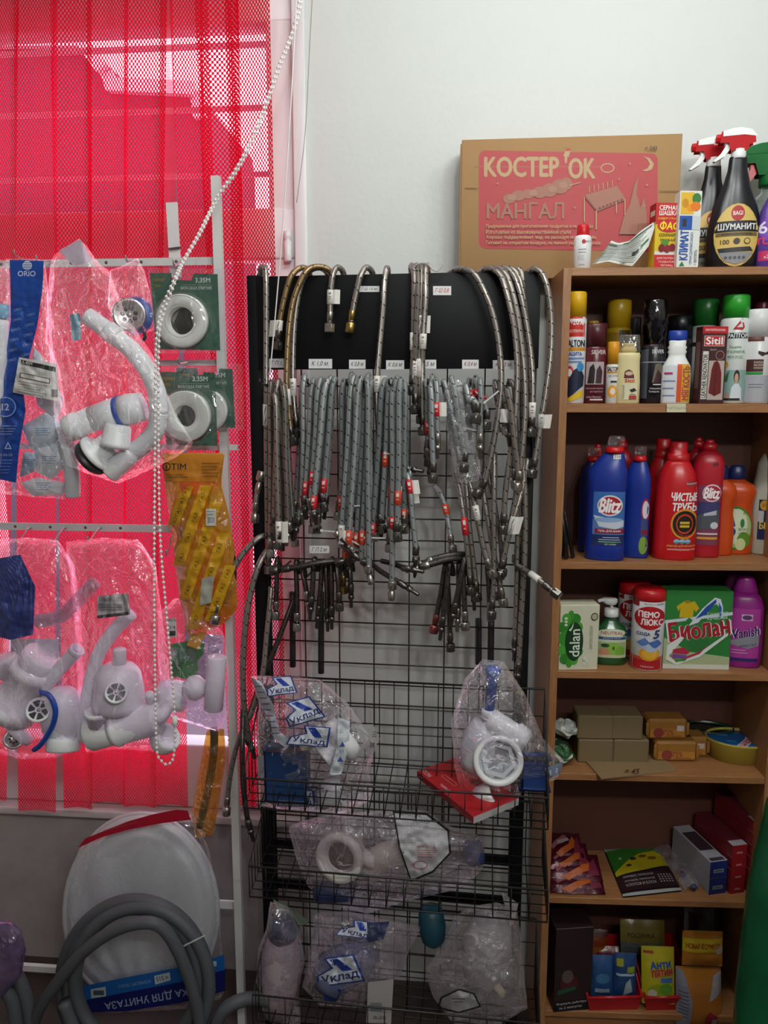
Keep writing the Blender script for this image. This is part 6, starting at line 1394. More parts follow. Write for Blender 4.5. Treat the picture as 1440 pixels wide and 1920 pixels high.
def strainer(PF, c, rpx, root, metal=True, d=0, tilt=(0, 0), spokes=6):
    p = PF(c[0], c[1], d); s = mpp(p); r = rpx * s; ax = (p - CO).normalized() * -1 + Vector((tilt[0], 0, tilt[1])); ax.normalize()
    x = ax.orthogonal().normalized(); y = ax.cross(x)
    b = MB(); b.turn(p, ax, [(-.006, r), (0, r * 1.0), (.002, r * .96), (.0015, r * .82), (-.003, r * .62), (-.004, r * .1), (-.004, 0)], steel if metal else pw, 28); b.build('strainer_plate', root, True)
    b = MB()
    for k in range(spokes):
        an = 2 * PI * k / spokes
        if metal: b.turn(p + (x * math.cos(an) + y * math.sin(an)) * r * .38 - ax * .0032, ax, [(0, r * .13), (.0006, r * .13)], pdark, 12)
        else: b.add([p + ax * .0008 + (x * math.cos(an + a) + y * math.sin(an + a)) * r * q for q, a in ((.28, -.3), (.28, .3), (.78, .40), (.78, .13), (.78, -.13), (.78, -.40))], [(0, 1, 2, 3, 4, 5)], pdark, False)
    b.turn(p - ax * .0034, ax, [(0, r * .14), (.0035, r * .12), (.004, r * .05)], steel, 14)
    b.build('strainer_holes', root, True)

# ---- upper left bags on the display stand
Y1 = SY - .085
Fa = PFw(Y1)
clear1, clear2 = film('fafafc', .05, 'e6e4ea', .55, 20), film('f2eef4', .10, 'd8d0da', .5, 16)
o = bag('clear bag with a blue printed band and a white parts sticker, at the window rail', [(8, 486), (50, 484), (84, 487), (92, 560), (90, 640), (112, 690), (122, 760), (132, 830), (140, 905), (126, 936), (60, 932), (0, 925), (-30, 900), (-34, 700), (-20, 560)], Fa, .035, clear1, 'printed_bag', seed=2, wr=.008)
blue = '1c489c'
band = [(18, 487), (82, 489), (80, 540), (72, 590), (62, 650), (44, 690), (30, 740), (52, 765), (44, 800), (38, 850), (30, 905), (-24, 895), (-26, 700), (-6, 660), (14, 600), (20, 540)]
band = [(18, 487), (82, 489), (80, 540), (70, 610), (56, 665), (42, 720), (48, 770), (36, 840), (30, 905), (-20, 895), (-20, 740), (8, 690), (20, 600), (20, 540)]
sp = [('p', band, blue), ('t', 'ORIO', 50, 513, 10, 'd8dcea', {'w': 33}), ('e', 51, 498, 9, 9, 'd0d6e6')]
for k in range(4): sp.append(('r', 43, 492 + k * 4, 59, 493.2 + k * 4, blue))
for k in range(12): sp.append(('t', 'ORIO', 34 + (k % 2) * 24 - (k // 2) * 2.5, 580 + k * 9.5, 5, '8aa0d0', {'w': 17, 'a': 14}))
sp += [('e', 10, 763, 20, 19, '8aa4d8'), ('e', 10, 763, 18, 17, blue), ('t', '12', 10, 763, 12, 'c8d4ee', {'b': .04}), ('p', [(8, 842), (22, 842), (15, 828)], 'a8bce0'), ('p', [(11, 840), (19, 840), (15, 832)], blue), ('t', '500-04-50', 8, 853, 5, 'a8bce0', {'w': 30})]
for k in range(4): sp.append(('r', -8, 798 + k * 5, 32 - 3 * k, 799.5 + k * 5, '7a94cc'))
for k in range(5): sp.append(('r', -8, 862 + k * 6, 24 - 2 * k, 863.2 + k * 6, '6a84c0'))
L_ = lambda x, y: (26 + x * .985 - y * .09, 668 + y * .985 + x * .17)
sp += [('p', [L_(10, 0), L_(82, 0), L_(92, 70), L_(4, 68)], 'd4d2ce'), ('p', [L_(14, 4), L_(80, 7), L_(81, 16), L_(15, 12)], '2c2a2a'), ('t', 'А-4004', L_(26, 8)[0], L_(26, 8)[1], 7, 'd4d2ce', {'w': 20, 'a': -9, 'b': .02}), ('p', [L_(14, 28), L_(72, 30), L_(72, 40), L_(14, 38)], '4a4846'), ('p', [L_(16, 29.5), L_(70, 31.5), L_(70, 38.5), L_(16, 36.5)], 'd0cecb'), ('r', L_(76, 50)[0], L_(76, 50)[1], L_(88, 50)[0], L_(76, 64)[1], '6a6866')]
for k in range(5): sp.append(('p', [L_(12, 44 + 5 * k), L_(68 - 6 * (k % 3), 45 + 5 * k), L_(68 - 6 * (k % 3), 46.4 + 5 * k), L_(12, 45.4 + 5 * k)], '9a9896'))
o.print_(sp, o.t)
tt = thing('drain_parts', 'white plastic drain parts bundled in small printed bags behind the blue band', 'drain parts', Fa(90, 900))
for k, (pts, c) in enumerate((([(40, 800), (86, 772), (126, 800), (100, 836), (60, 846)], 'c8d2da'), ([(64, 838), (112, 826), (128, 870), (96, 900), (66, 884)], 'd2d8de'), ([(38, 905), (70, 895), (128, 905), (118, 930), (60, 930)], 'd8dade'), ([(44, 846), (70, 850), (64, 884), (36, 896)], '9ab0c0'), ([(62, 640), (86, 680), (120, 750), (108, 790), (70, 760), (60, 700)], 'd4dade'))):
    oo = Outline(pts, PFw(Y1 + .004 * (k % 3)), .016, k + 11, .006); oo.build(tt, plain(c, .35, 0, .5, .3, 30, .06), 'wrapped_part', 40, 7)
    sc = mpp(Fa(*oo.c)); decals([('r', oo.c[0] - 15, oo.c[1] - 8 + q * 4, oo.c[0] + 12 - 4 * (q % 2), oo.c[1] - 6.8 + q * 4, '6a90b4') for q in range(4)], lambda u, v, h: oo.front(u, v, h + .0006), sc, -sc, curved=True).build('part_print', tt, True)
px_tube(Fa, [(118, 800, .0), (128, 850, .005), (135, 890, .01), (136, 932, .01)], 14, pg, 'corrugated_pipe', tt, 14)
o = bag('wide clear bag with a curved corrugated waste pipe, beside the blue printed bag', [(96, 482), (152, 444), (184, 494), (204, 506), (236, 590), (288, 668), (326, 770), (364, 832), (330, 858), (270, 886), (222, 908), (158, 886), (126, 872), (104, 800), (92, 650), (88, 560)], PFw(Y1 - .03), .066, clear1, 'plastic_bag', seed=3, wr=.009, power=.4, apex=(112, 500))
o.print_([('p', [(110, 470), (150, 448), (174, 488), (140, 500)], 'c8b8c8'), ('p', [(130, 590), (150, 586), (152, 636), (136, 640)], '9ac0d0')], o.t)
F2 = PFw(Y1 - .03)
tt = thing('sink_siphon', 'white sink trap with a curved corrugated pipe inside the wide clear bag', 'siphon', F2(215, 890))
px_tube(F2, [(163, 592, .0), (184, 607, .0), (206, 622, .0)], 17, pw, 'pipe_end', tt)
px_turn(F2, (200, 618, 0), (222, 634, 0), [(0, 17), (.1, 19), (.9, 19), (1, 17)], pw, 'collar', tt)
px_tube(F2, [(218, 632, 0), (248, 658, .004), (276, 694, .008), (294, 735, .012), (298, 775, .012)], 17, pw, 'smooth_pipe', tt)
px_tube(F2, [(298, 775, .012), (292, 806, .014), (272, 832, .016), (250, 848, .018)], 17, pw, 'corrugated_pipe', tt, 16)
px_turn(F2, (252, 846, .018), (205, 888, .02), [(0, 17), (.15, 18.5), (.95, 20), (1, 19), (1, 15)], pw, 'pipe_socket', tt)
px_turn(F2, (126, 806, .016), (176, 784, .012), [(0, 22), (.05, 25), (.45, 26), (.5, 23), (.95, 24), (1, 22)], pw, 'union_nut', tt)
px_turn(F2, (172, 786, .012), (224, 772, .006), [(0, 24), (.6, 27), (1, 29)], pw, 'trap_body', tt)
px_turn(F2, (222, 773, .006), (230, 771, .006), [(0, 29.5), (.5, 31), (1, 29.5)], pblue, 'gasket', tt)
px_turn(F2, (229, 771, .006), (268, 762, .004), [(0, 29), (.4, 30), (1, 26)], pw, 'trap_cup', tt)
px_turn(F2, (222, 796, .034), (216, 838, .034), [(0, 20), (.1, 24), (.75, 26), (.8, 28), (1, 28)], pw, 'cap_nut', tt)
px_turn(F2, (205, 832, .024), (172, 858, .024), [(0, 22), (.55, 23), (.6, 36), (.72, 38), (.8, 38)], pw, 'flange', tt)
px_turn(F2, (176, 855, .024), (170, 860, .022), [(0, 37), (1, 36)], pdark, 'seal_ring', tt)
o = bag('small clear bag with a round steel drain strainer, hung from the stand', [(206, 506), (230, 498), (258, 484), (272, 510), (284, 560), (292, 618), (262, 628), (222, 622), (202, 570)], PFw(Y1 + .012), .03, clear1, seed=4, apex=(258, 490))
tt = thing('drain_strainer', 'round steel sink strainer with a blue seal in the small clear bag', 'strainer', PFw(Y1 + .012)(243, 592))
strainer(PFw(Y1 + .012), (242, 590), 31, tt, True, .006, (-.1, .1), 7)
px_turn(PFw(Y1 + .012), (256, 593, -.026), (251, 592, -.012), [(0, 33), (.4, 35), (1, 33)], pblue, 'seal_ring', tt)
px_tube(PFw(Y1 + .012), [(268, 612, 0), (272, 632, 0), (266, 640, 0)], 3, pdark, 'screw', tt)
o = bag('narrow clear bag at the picture edge holding white parts, before the blue printed bag', [(-40, 486), (2, 484), (18, 500), (20, 600), (14, 700), (8, 800), (4, 890), (-40, 895)], PFw(Y1 - .03), .02, clear1, seed=5)
tt = thing('drain_tube', 'white drain tube in the narrow clear bag at the window end', 'tube', PFw(Y1 - .03)(0, 700))
px_tube(PFw(Y1 - .03), [(2, 600, 0), (2, 660, 0), (-6, 730, 0), (-10, 800, 0)], 13, pw, 'tube_body', tt)
px_turn(PFw(Y1 - .03), (2, 598, 0), (2, 570, 0), [(0, 13), (.1, 15), (.9, 15), (1, 13)], plain('7ab0cc', .4), 'tube_cap', tt)

# ---- blister packs of sealing tape
def blister(label, x0, y0, x1, y1, Y, roll, loose=0):
    F = PFw(Y); t = thing('tape_blister_pack', label, 'tape', F((x0 + x1) / 2, y1, 0), 0, 'green sealing tape packs')
    fn = lambda u, v, h: F(u, v, h)
    sl = (y1 - y0) * .0
    cardp = [(x0, y0), (x0 + 40, y0), (x0 + 42, y0 + 12), (x0 + 78, y0 + 14), (x0 + 82, y0 + 1), (x1, y0 + 2), (x1 + 5, y1), (x0 + 12, y1 - 2)]
    b = MB(); b.prism(cardp, lambda u, v, w: F(u, v, w), .0008, plain('12523a', .5)); b.build('backing_card', t, True)
    s = mpp(F(x0, y0))
    decals([('t', '3,35М', x1 - 28, y0 + 14, 10, 'd0dcd4', {'w': 28, 'b': .02}), ('t', 'BATH CAULK STRIP TAPE', x1 - 40, y0 + 28, 5.5, 'c8d4cc', {'w': 58, 'b': .01}), ('r', x1 - 66, y0 + 22, x1 - 10, y0 + 22.8, '7a9a6a'), ('t', 'ГЕРМЕТ', x0 + 17, y0 + 13, 5.5, 'a89030', {'w': 24, 'b': .02}), ('t', 'ПЛЮС', x0 + 14, y0 + 24, 5, 'a89030', {'w': 13, 'b': .02})], lambda u, v, h: F(u, v, .0009 + h), s, -s).build('card_print', t, True)
    if roll:
        cx, cy, ro, ri = roll
        c = F(cx, cy, .002); tape = plain('d4d5d0', .8, 0, .2, .12, 60, .03)
        b = MB(); n = Vector((0, -1, 0)); 
        pr = [(0, ri * s), (0, ro * s), (.020, ro * s), (.022, (ro - 2) * s), (.022, (ri + 1) * s), (.020, ri * s), (0, ri * s)]
        b.turn(c, n, [(d, r) for d, r in pr], tape, 48); b.build('tape_roll', t, True)
        b = MB()
        for q in range(2 if not loose else 6):
            rr = (ro - 3 - q * (2.6 if loose else 16)) * s
            if rr > ri * s: b.ring(c + n * .0222, n, rr, .0004, plain('a8aaa6', .6), 40, 5)
        b.build('roll_edge', t, True)
    b = MB(); bx = .004
    b.prism([(x0 - 4, y0 - 10), (x1 + 18, y0 - 8), (x1 + 22, y1 + 4), (x0 + 8, y1 + 6)], lambda u, v, w: F(u, v, .0016 + w), .0006, film('f8f8fa', .012, 'd0d4d4', .2, 8))
    if roll:
        p = F(roll[0], roll[1], .002); b.turn(p, (0, -1, 0), [(0, (roll[2] + 5) * s), (.024, (roll[2] + 3) * s), (.027, (roll[2] - 2) * s), (.0275, 0)], film('fafafa', .01, 'e0e4e4', .25, 8), 40)
    b.build('clear_shell', t, True)
    return t
blister('green blister pack with an intact white tape roll, the upper one', 281, 512, 408, 657, Y1 + .02, (345, 603, 49, 25))
blister('green blister pack with a loosened white tape roll below the first', 300, 697, 403, 836, Y1 + .025, (352, 780, 47, 20), 1)
blister('green blister pack mostly hidden behind the loosened tape pack', 330, 690, 436, 802, Y1 + .05, (390, 770, 40, 18))

# ---- yellow gas hose bag
Fy = PFw(Y1 + .0)
yel = film('f4c860', .8, 'd8982a', .45, 18)
o = bag('yellow striped bag with an orange printed header, gas hose inside', [(302, 850), (360, 848), (422, 850), (414, 905), (428, 960), (440, 1030), (446, 1140), (424, 1166), (395, 1182), (352, 1196), (340, 1140), (328, 1060), (316, 960), (308, 900)], Fy, .022, yel, 'printed_bag', seed=6, wr=.006)
sp = [('p', [(303, 852), (421, 852), (413, 903), (309, 903)], 'b8741c'), ('e', 309 + 3, 875, 8, 8, '2a1c14'), ('e', 312, 875, 6, 6, 'b8741c'), ('r', 311, 871, 313, 880, '2a1c14'), ('t', 'TIM', 335, 875, 12, '2a1c14', {'w': 28}), ('t', 'гибкая подводка', 328, 890, 5, '6a4416', {'w': 34}), ('r', 314, 894, 352, 895.4, '6a4416')]
for k in range(5): sp.append(('r', 378, 868 + k * 6, 412 - 4 * (k % 3), 869.6 + k * 6, '7a4c18'))
for k, (x0, y0, x1, y1) in enumerate(((352, 912, 324, 985), (386, 910, 334, 1060), (406, 940, 346, 1125), (420, 1000, 360, 1180), (432, 1060, 394, 1165))):
    dx = 11
    sp.append(('p', [(x0 - dx, y0), (x0 + dx, y0), (x1 + dx, y1), (x1 - dx, y1)], 'c89418'))
    an = math.degrees(math.atan2(-(y0 - y1), x0 - x1)) if False else math.degrees(math.atan2(y1 - y0, x0 - x1))
    for q in (.15, .4, .65, .9): sp.append(('t', 'ГАЗ', x0 + (x1 - x0) * q, y0 + (y1 - y0) * q, 7, '5a3c10', {'w': 17, 'a': an}))
sp += [('p', [(336, 905), (352, 905), (344, 925)], 'c85030'), ('r', 386, 954, 405, 986, 'c8c4b8'), ('r', 388, 958, 402, 959.5, '8a8680'), ('r', 388, 964, 400, 965.5, '8a8680'), ('r', 389, 970, 403, 980, '8a8a84'), ('p', [(358, 1190), (388, 1184), (372, 1218), (350, 1210)], 'c89418'), ('p', [(378, 1085), (402, 1078), (396, 1130), (374, 1136)], 'a8a69a')]
o.print_(sp, o.t)
HO('dark braided gas hose looped inside the yellow striped bag', [(352, 940, 0), (340, 1010, 0), (352, 1090, 0), (392, 1140, 0), (432, 1110, 0), (436, 1050, 0), (420, 990, 0), (398, 940, 0)], r=.008, mat=darkb, e1='nut', e0='nut', plane=Plane((0, Y1, 0), 0), group=None)

# ---- lower left bags
Y2 = SY - .095
F3 = PFw(Y2)
lilac = film('f6f0f8', .07, 'd4c4d4', .38, 15)
o = bag('large clear bag with a bottle trap, drain tee and small parts at the window end', [(0, 1010), (54, 1008), (108, 1012), (140, 1060), (152, 1150), (156, 1260), (152, 1360), (148, 1402), (110, 1420), (40, 1424), (-10, 1410), (-40, 1300), (-40, 1080)], F3, .078, lilac, seed=7, wr=.009, power=.36, apex=(60, 1010))
o.print_([('p', [(-20, 1050), (38, 1040), (66, 1100), (62, 1190), (20, 1200), (-20, 1190)], '34407c')], o.t)
tt = thing('drain_tee', 'white drain tee with an open side pipe in the bag at the window end', 'pipe fitting', F3(50, 1300))
px_tube(F3, [(84, 1286, .008), (112, 1254, .012), (142, 1222, .016)], 13, pw, 'side_pipe', tt, cap=False)
px_turn(F3, (140, 1224, .016), (146, 1217, .017), [(0, 13.5), (.8, 15), (1, 14), (1, 11), (0, 10)], pw, 'pipe_lip', tt)
px_turn(F3, (20, 1340, .0), (66, 1248, .0), [(0, 44), (.2, 46), (.22, 42), (.8, 38), (.82, 41), (1, 41)], pw, 'tee_body', tt)
px_turn(F3, (66, 1250, 0), (82, 1228, 0), [(0, 33), (.2, 36), (.9, 36), (1, 33)], pw, 'tee_neck', tt)
px_turn(F3, (14, 1266, .01), (2, 1232, .014), [(0, 22), (.7, 23), (.75, 26), (1, 26), (1, 20)], pw, 'tee_socket', tt)
tt = thing('bottle_trap', 'white domed bottle trap with a spoked strainer and blue seal', 'siphon', F3(110, 1400))
px_turn(F3, (112, 1290, .012), (118, 1388, .012), [(0, 12), (.05, 26), (.15, 35), (.4, 39), (.75, 36), (.85, 31), (1, 30)], pw, 'trap_dome', tt)
px_turn(F3, (120, 1382, .02), (118, 1408, .03), [(0, 30), (.2, 32), (.9, 31), (1, 29), (1, 25), (.3, 23)], pw, 'trap_cup', tt)
strainer(F3, (72, 1331), 23, tt, False, .064, (-.2, .1))
px_tube(F3, [(74, 1298, .062), (92, 1304, .066), (104, 1330, .068), (98, 1362, .066), (78, 1394, .06), (64, 1406, .05)], 5, pblue, 'blue_seal', tt)
tt = thing('drain_strainer', 'small white and steel strainer lying at the bag bottom near the picture edge', 'strainer', F3(25, 1386))
px_turn(F3, (44, 1368, .0), (30, 1382, .012), [(0, 26), (.6, 28), (1, 26)], pw, 'strainer_cup', tt)
strainer(F3, (26, 1385), 19, tt, True, .03, (-.1, .2), 8)
tt = thing('bent_tube', 'pale tube bent upward behind the drain tee in the bag', 'tube', F3(120, 1150))
px_tube(F3, [(70, 1165, -.02), (112, 1156, -.02), (142, 1130, -.02), (178, 1092, -.02)], 13, film('d8d0d8', .5, 'b8b0b8', .4, 10), 'tube_body', tt)
tt = thing('folded_leaflet', 'white folded instruction leaflet behind the drain tee', 'leaflet', F3(65, 1260))
b = MB(); b.grid(lambda u, v: F3(20 + 90 * u, 1270 - 72 * v, -.026 + .006 * math.sin(u * 6)), 10, 4, plain('c6c8ca', .6)); b.build('paper', tt, True)
o = bag('clear bag with a bent waste pipe and spoked dome, middle of the lower rail', [(120, 1016), (190, 1008), (262, 1012), (292, 1060), (306, 1170), (324, 1300), (334, 1392), (300, 1410), (220, 1404), (160, 1412), (148, 1330), (142, 1200), (132, 1090)], PFw(Y2 - .012), .08, lilac, seed=8, wr=.009, power=.36, apex=(205, 1012))
o.print_([('p', [(182, 1118), (240, 1112), (244, 1152), (182, 1160)], 'a8a2a4'), ('p', [(182, 1154), (240, 1147), (241, 1153), (182, 1160)], '4a4648')] + [('r', 186 + k * 4, 1122 - k * .3, 187.6 + k * 4, 1128 - k * .3, '6a6668') for k in range(6)] + [('r', 186, 1133 + k * 5, 230, 1134.4 + k * 5, '7a7678') for k in range(3)], o.t)
F4 = PFw(Y2 - .012)
tt = thing('sink_siphon', 'white sink siphon with a bent pipe and spoked dome in the middle bag', 'siphon', F4(230, 1400))
px_tube(F4, [(246, 1150, 0), (216, 1180, 0), (186, 1224, 0), (168, 1285, .0), (160, 1340, .0), (156, 1386, 0)], 13, pw, 'bent_pipe', tt)
px_turn(F4, (222, 1244, .0), (224, 1328, .0), [(0, 16), (.05, 30), (.2, 40), (.5, 45), (.85, 48), (1, 46)], pw, 'dome', tt)
px_turn(F4, (224, 1248, 0), (224, 1216, 0), [(0, 13), (.9, 12), (1, 11)], pw, 'dome_neck', tt)
strainer(F4, (218, 1298), 21, tt, False, .064, (0, .1))
px_turn(F4, (168, 1376, .014), (216, 1362, .014), [(0, 30), (.1, 33), (.9, 33), (1, 30)], pw, 'elbow_body', tt)
px_turn(F4, (214, 1364, .014), (300, 1346, .014), [(0, 34), (.08, 37), (.12, 37), (.14, 34), (.9, 30), (1, 28)], pw, 'trap_body', tt)
px_turn(F4, (186, 1360, .03), (184, 1332, .034), [(0, 20), (.7, 22), (.75, 25), (1, 25), (1, 20), (.4, 18)], pw, 'side_socket', tt)
px_turn(F4, (280, 1300, .02), (282, 1314, .01), [(0, 8), (.2, 9), (1, 9)], pw, 'small_spigot', tt)
tt = thing('union_nut', 'white ribbed union nut hanging at the bag corner by the bead chain', 'nut', F4(312, 1390))
px_turn(F4, (300, 1392, .0), (318, 1380, .01), [(0, 24), (.2, 27), (.8, 27), (1, 25), (1, 20), (.2, 19)], pw, 'nut_ring', tt)
px_turn(F4, (296, 1334, .02), (308, 1344, .012), [(0, 18), (.3, 20), (1, 19)], pw, 'nut_collar', tt)
o = bag('clear bag with a green card and a white tube, nearest the stand post', [(296, 1150), (330, 1120), (372, 1130), (420, 1190), (430, 1260), (428, 1340), (410, 1372), (340, 1352), (306, 1336), (296, 1240)], PFw(Y2 + .02), .045, lilac, seed=9, power=.4)
o.print_([('p', [(316, 1160), (330, 1158), (332, 1194), (316, 1196)], 'c0bcb8'), ('t', 'М0170', 323, 1163, 5, '2c2a2a', {'w': 13}), ('t', '2 4', 323, 1176, 6, '2c2a2a', {'w': 11}), ('r', 318, 1183, 329, 1192, '3a3838')], o.t)
F5 = PFw(Y2 + .02)
tt = thing('product_card', 'green printed card with small grey pictures in the bag by the post', 'card', F5(350, 1272))
b = MB(); b.prism([(320, 1208), (350, 1202), (384, 1206), (380, 1228), (370, 1240), (372, 1262), (352, 1274), (322, 1268)], lambda u, v, w: F5(u, v, .002 + w), .0006, plain('1e7a34', .5)); b.build('card', tt, True)
s_ = mpp(F5(350, 1240)); decals([('r', 321, 1214, 334, 1234, '5a7a6a'), ('r', 337, 1216, 348, 1236, '6a8a7a'), ('r', 351, 1216, 366, 1236, '5a7a6a'), ('e', 328, 1224, 4, 5, '8aa098')] + [('r', 322, 1242 + 5 * k, 345 - 3 * k, 1243.4 + 5 * k, '103a1c') for k in range(5)], lambda u, v, h: F5(u, v, .003 + h), s_, -s_).build('card_print', tt, True)
tt = thing('drain_tube', 'short white drain tube standing in the bag by the post', 'tube', F5(404, 1330))
px_turn(F5, (407, 1231, .01), (400, 1330, .01), [(0, 17), (.01, 18), (.99, 18), (1, 17)], pw, 'tube_body', tt)
tt = thing('siphon_bulb', 'white round siphon bulb beside the short white tube', 'siphon part', F5(364, 1310))
px_turn(F5, (364, 1266, .008), (366, 1312, .008), [(0, 3), (.08, 12), (.3, 21), (.6, 22), (.9, 14), (1, 6)], pw, 'bulb', tt)
px_turn(F5, (300, 1302, .0), (345, 1306, .0), [(0, 26), (.4, 30), (1, 28)], pw, 'bulb_body', tt)
# brown hose in an orange wrapper
F6 = PFw(SY - .03)
tt = thing('rubber_hose', 'olive brown rubber hose hanging below the bag with the white tube', 'hose', F6(385, 1540))
px_tube(F6, [(402, 1366, 0), (400, 1420, 0), (388, 1490, 0), (374, 1550, 0)], 7.5, plain('4e4632', .5), 'hose_body', tt)
bag('orange tinted clear sleeve around the brown rubber hose', [(388, 1368), (420, 1366), (424, 1420), (412, 1500), (400, 1566), (366, 1572), (360, 1520), (374, 1440)], F6, .014, film('f0d090', .25, 'c8943c', .4, 26), 'plastic_sleeve', cat='sleeve', seed=10)

# ---- on the floor below the window: toilet seat, hose coils
F7 = PFw(1.80)
seat = [(265 + 141 * math.cos(a) * (1 - .10 * math.sin(a) * -1 if False else 1), 1704 + 176 * math.sin(a)) for a in [2 * PI * k / 40 for k in range(40)]]
seat = [(265 + (x - 265) * (1.0 + .06 * (1 if y > 1704 else -.6) * abs(y - 1704) / 176), y) for x, y in seat]
tt = thing('toilet_seat', 'white fluted toilet seat lid standing in a bag below the window', 'toilet seat', F7(265, 1884))
so = Outline(seat, F7, .030, 0, 0.0, .45)
mb = MB(); n, m = 96, 20; vs = []; fs = []
for j in range(m + 1):
    q = j / m
    for k in range(n):
        an = 2 * PI * k / n; r = so.rad(an) * q; px, py = so.c[0] + r * math.cos(an), so.c[1] + r * math.sin(an)
        d = .030 * (1 - q ** 4) ** .5
        fan = math.atan2(px - 265, 1880 - py + 40)
        fl = .0040 * math.cos(fan * 22) * min(max((q - .25) * 2, 0), 1) * (1 if q < .82 else 0)
        d -= .008 * max(0, 1 - abs(q - .84) / .05)
        vs.append(F7(px, py, d + fl))
for j in range(m):
    for k in range(n): fs.append((j * n + k, (j + 1) * n + k, (j + 1) * n + (k + 1) % n, j * n + (k + 1) % n))
mb.add(vs, fs, plain('c8c9cc', .3)); mb.build('lid', tt, True)
mb = MB(); mb.tube([F7(px, py, -.010) for px, py in seat + seat[:1]], .010, plain('c0c1c4', .35), 10, False); mb.build('seat_ring', tt, True)
so2 = [(148, 1590), (200, 1560), (290, 1536), (356, 1528), (392, 1590), (410, 1700), (418, 1800), (420, 1872), (350, 1892), (200, 1900), (150, 1880), (122, 1760), (124, 1680), (140, 1620)]
o = bag('clear bag round the toilet seat with a torn red header strip', so2, F7, .045, film('f4f4f6', .05, 'c8c4c8', .3, 12), seed=12, wr=.004, power=.35)
o.t.location = o.t.location
sc = mpp(F7(250, 1560))
rd = [(146, 1590), (160, 1572), (200, 1556), (240, 1540), (282, 1528), (330, 1518), (352, 1520), (358, 1537), (300, 1544), (240, 1556), (190, 1570), (148, 1590)]
mb = MB(); mb.prism(rd[:-1], lambda u, v, w: F7(u, v, .048 + w), .0012, plain('a8142c', .35)); mb.build('header_strip', o.t, True)
decals([('t', 'www.masterpol.com', 226, 1549, 6, 'b85064', {'w': 66, 'a': 14 + 180})], lambda u, v, h: F7(u, v, .050 + h), sc, -sc).build('header_print', o.t, True)
lab = [('p', [(150, 1850), (250, 1830), (345, 1812), (420, 1790), (422, 1822), (345, 1842), (250, 1860), (158, 1880)], '1c5aa0'), ('p', [(158, 1876), (250, 1858), (345, 1840), (422, 1818), (422, 1858), (340, 1880), (240, 1896), (165, 1898)], '141c5c'),
       ('t', 'КРЫШКА ДЛЯ УНИТАЗА', 300, 1868, 17, 'a8b0c8', {'w': 210, 'a': 190, 'b': .01}), ('t', 'КОМФОРТ ЛЮКС', 252, 1845, 7, '8aa8cc', {'w': 62, 'a': 190}), ('p', [(289, 1830), (318, 1823), (320, 1838), (291, 1846)], 'b4bcc0'), ('t', '= 515', 304, 1834, 8, '20242c', {'w': 22, 'a': 190, 'b': .02}), ('p', [(170, 1855), (198, 1850), (199, 1868), (171, 1872)], 'b0b8bc'), ('r', 175, 1857, 195, 1866, '4a525a'), ('r', 400, 1802, 406, 1812, 'a0b0c0')]
decals(lab, lambda u, v, h: F7(u, v, .047 + h), sc, -sc).build('paper_label', o.t, True)
rub = plain('4e5054', .55, 0, .4, .1, 60, .06)
def coil(label, pts, r, Y, group='grey hose coils'):
    F = PFw(Y); b = MB(); b.tube(smooth_path([F(*p) for p in pts], 7), r, rub, 12)
    return tag(b.build('rubber_hose_coil', None, True), label, 'hose', group)
cp_ = []
for k in range(0, 14 * 4 + 4):
    t_ = k / 14; an = PI * .5 + 2 * PI * t_
    q = int(t_); rx, ry = (150, 122, 136, 108, 142)[min(q, 4)], (168, 140, 156, 122, 160)[min(q, 4)]
    q2 = min(q + 1, 4); f = t_ - q; rx += ((150, 122, 136, 108, 142)[q2] - rx) * f; ry += ((168, 140, 156, 122, 160)[q2] - ry) * f
    cp_.append((258 + rx * math.cos(an), 1842 + ry * math.sin(an), .012 + .022 * ((t_ * 1.7) % 2 if (t_ * 1.7) % 2 < 1 else 2 - (t_ * 1.7) % 2) + .010 * q))
CO_ = coil('thick grey ribbed hose coiled in loops before the toilet seat', cp_, .0165, 1.70)
b = MB(); p0, p1 = W(336, 1778, 1.625), W(384, 1754, 1.625); b.bar(p0, p1, .003, .002, plain('c8c4c0', .4), up=(0, 1, 0)); tag(b.build('cable_tie', None, True), 'white cable tie across the coiled grey hose', 'cable tie')
coil('grey hose running up across the coil from the floor', [(52, 1990, .0), (68, 1905, .02), (108, 1842, .04), (160, 1782, .055), (220, 1742, .062), (280, 1730, .06), (316, 1752, .05), (350, 1820, .04), (372, 1900, .03), (380, 1990, .02)], .0150, 1.66)
coil('second grey hose coil cut off at the floor by the picture edge', [(-70, 1830, 0), (-20, 1805, .01), (24, 1820, .02), (48, 1870, .02), (56, 1930, .02), (40, 2000, .01), (-20, 2010, .01), (-60, 1960, .02), (-50, 1880, .03), (-10, 1850, .04), (20, 1870, .04), (32, 1930, .04)], .0165, 1.66)
coil('grey hose bend on the floor between the toilet seat and the rack', [(392, 1990, 0), (402, 1930, .01), (420, 1895, .01), (446, 1878, .0), (480, 1872, -.02), (520, 1880, -.04)], .0165, 1.66)
o = bag('crumpled purple plastic bag at the picture edge above the hose coil', [(-40, 1720), (20, 1726), (40, 1744), (49, 1780), (40, 1830), (6, 1868), (-40, 1900)], PFw(1.60), .04, film('b8a8c8', .5, '7a6890', .35, 14), seed=13)

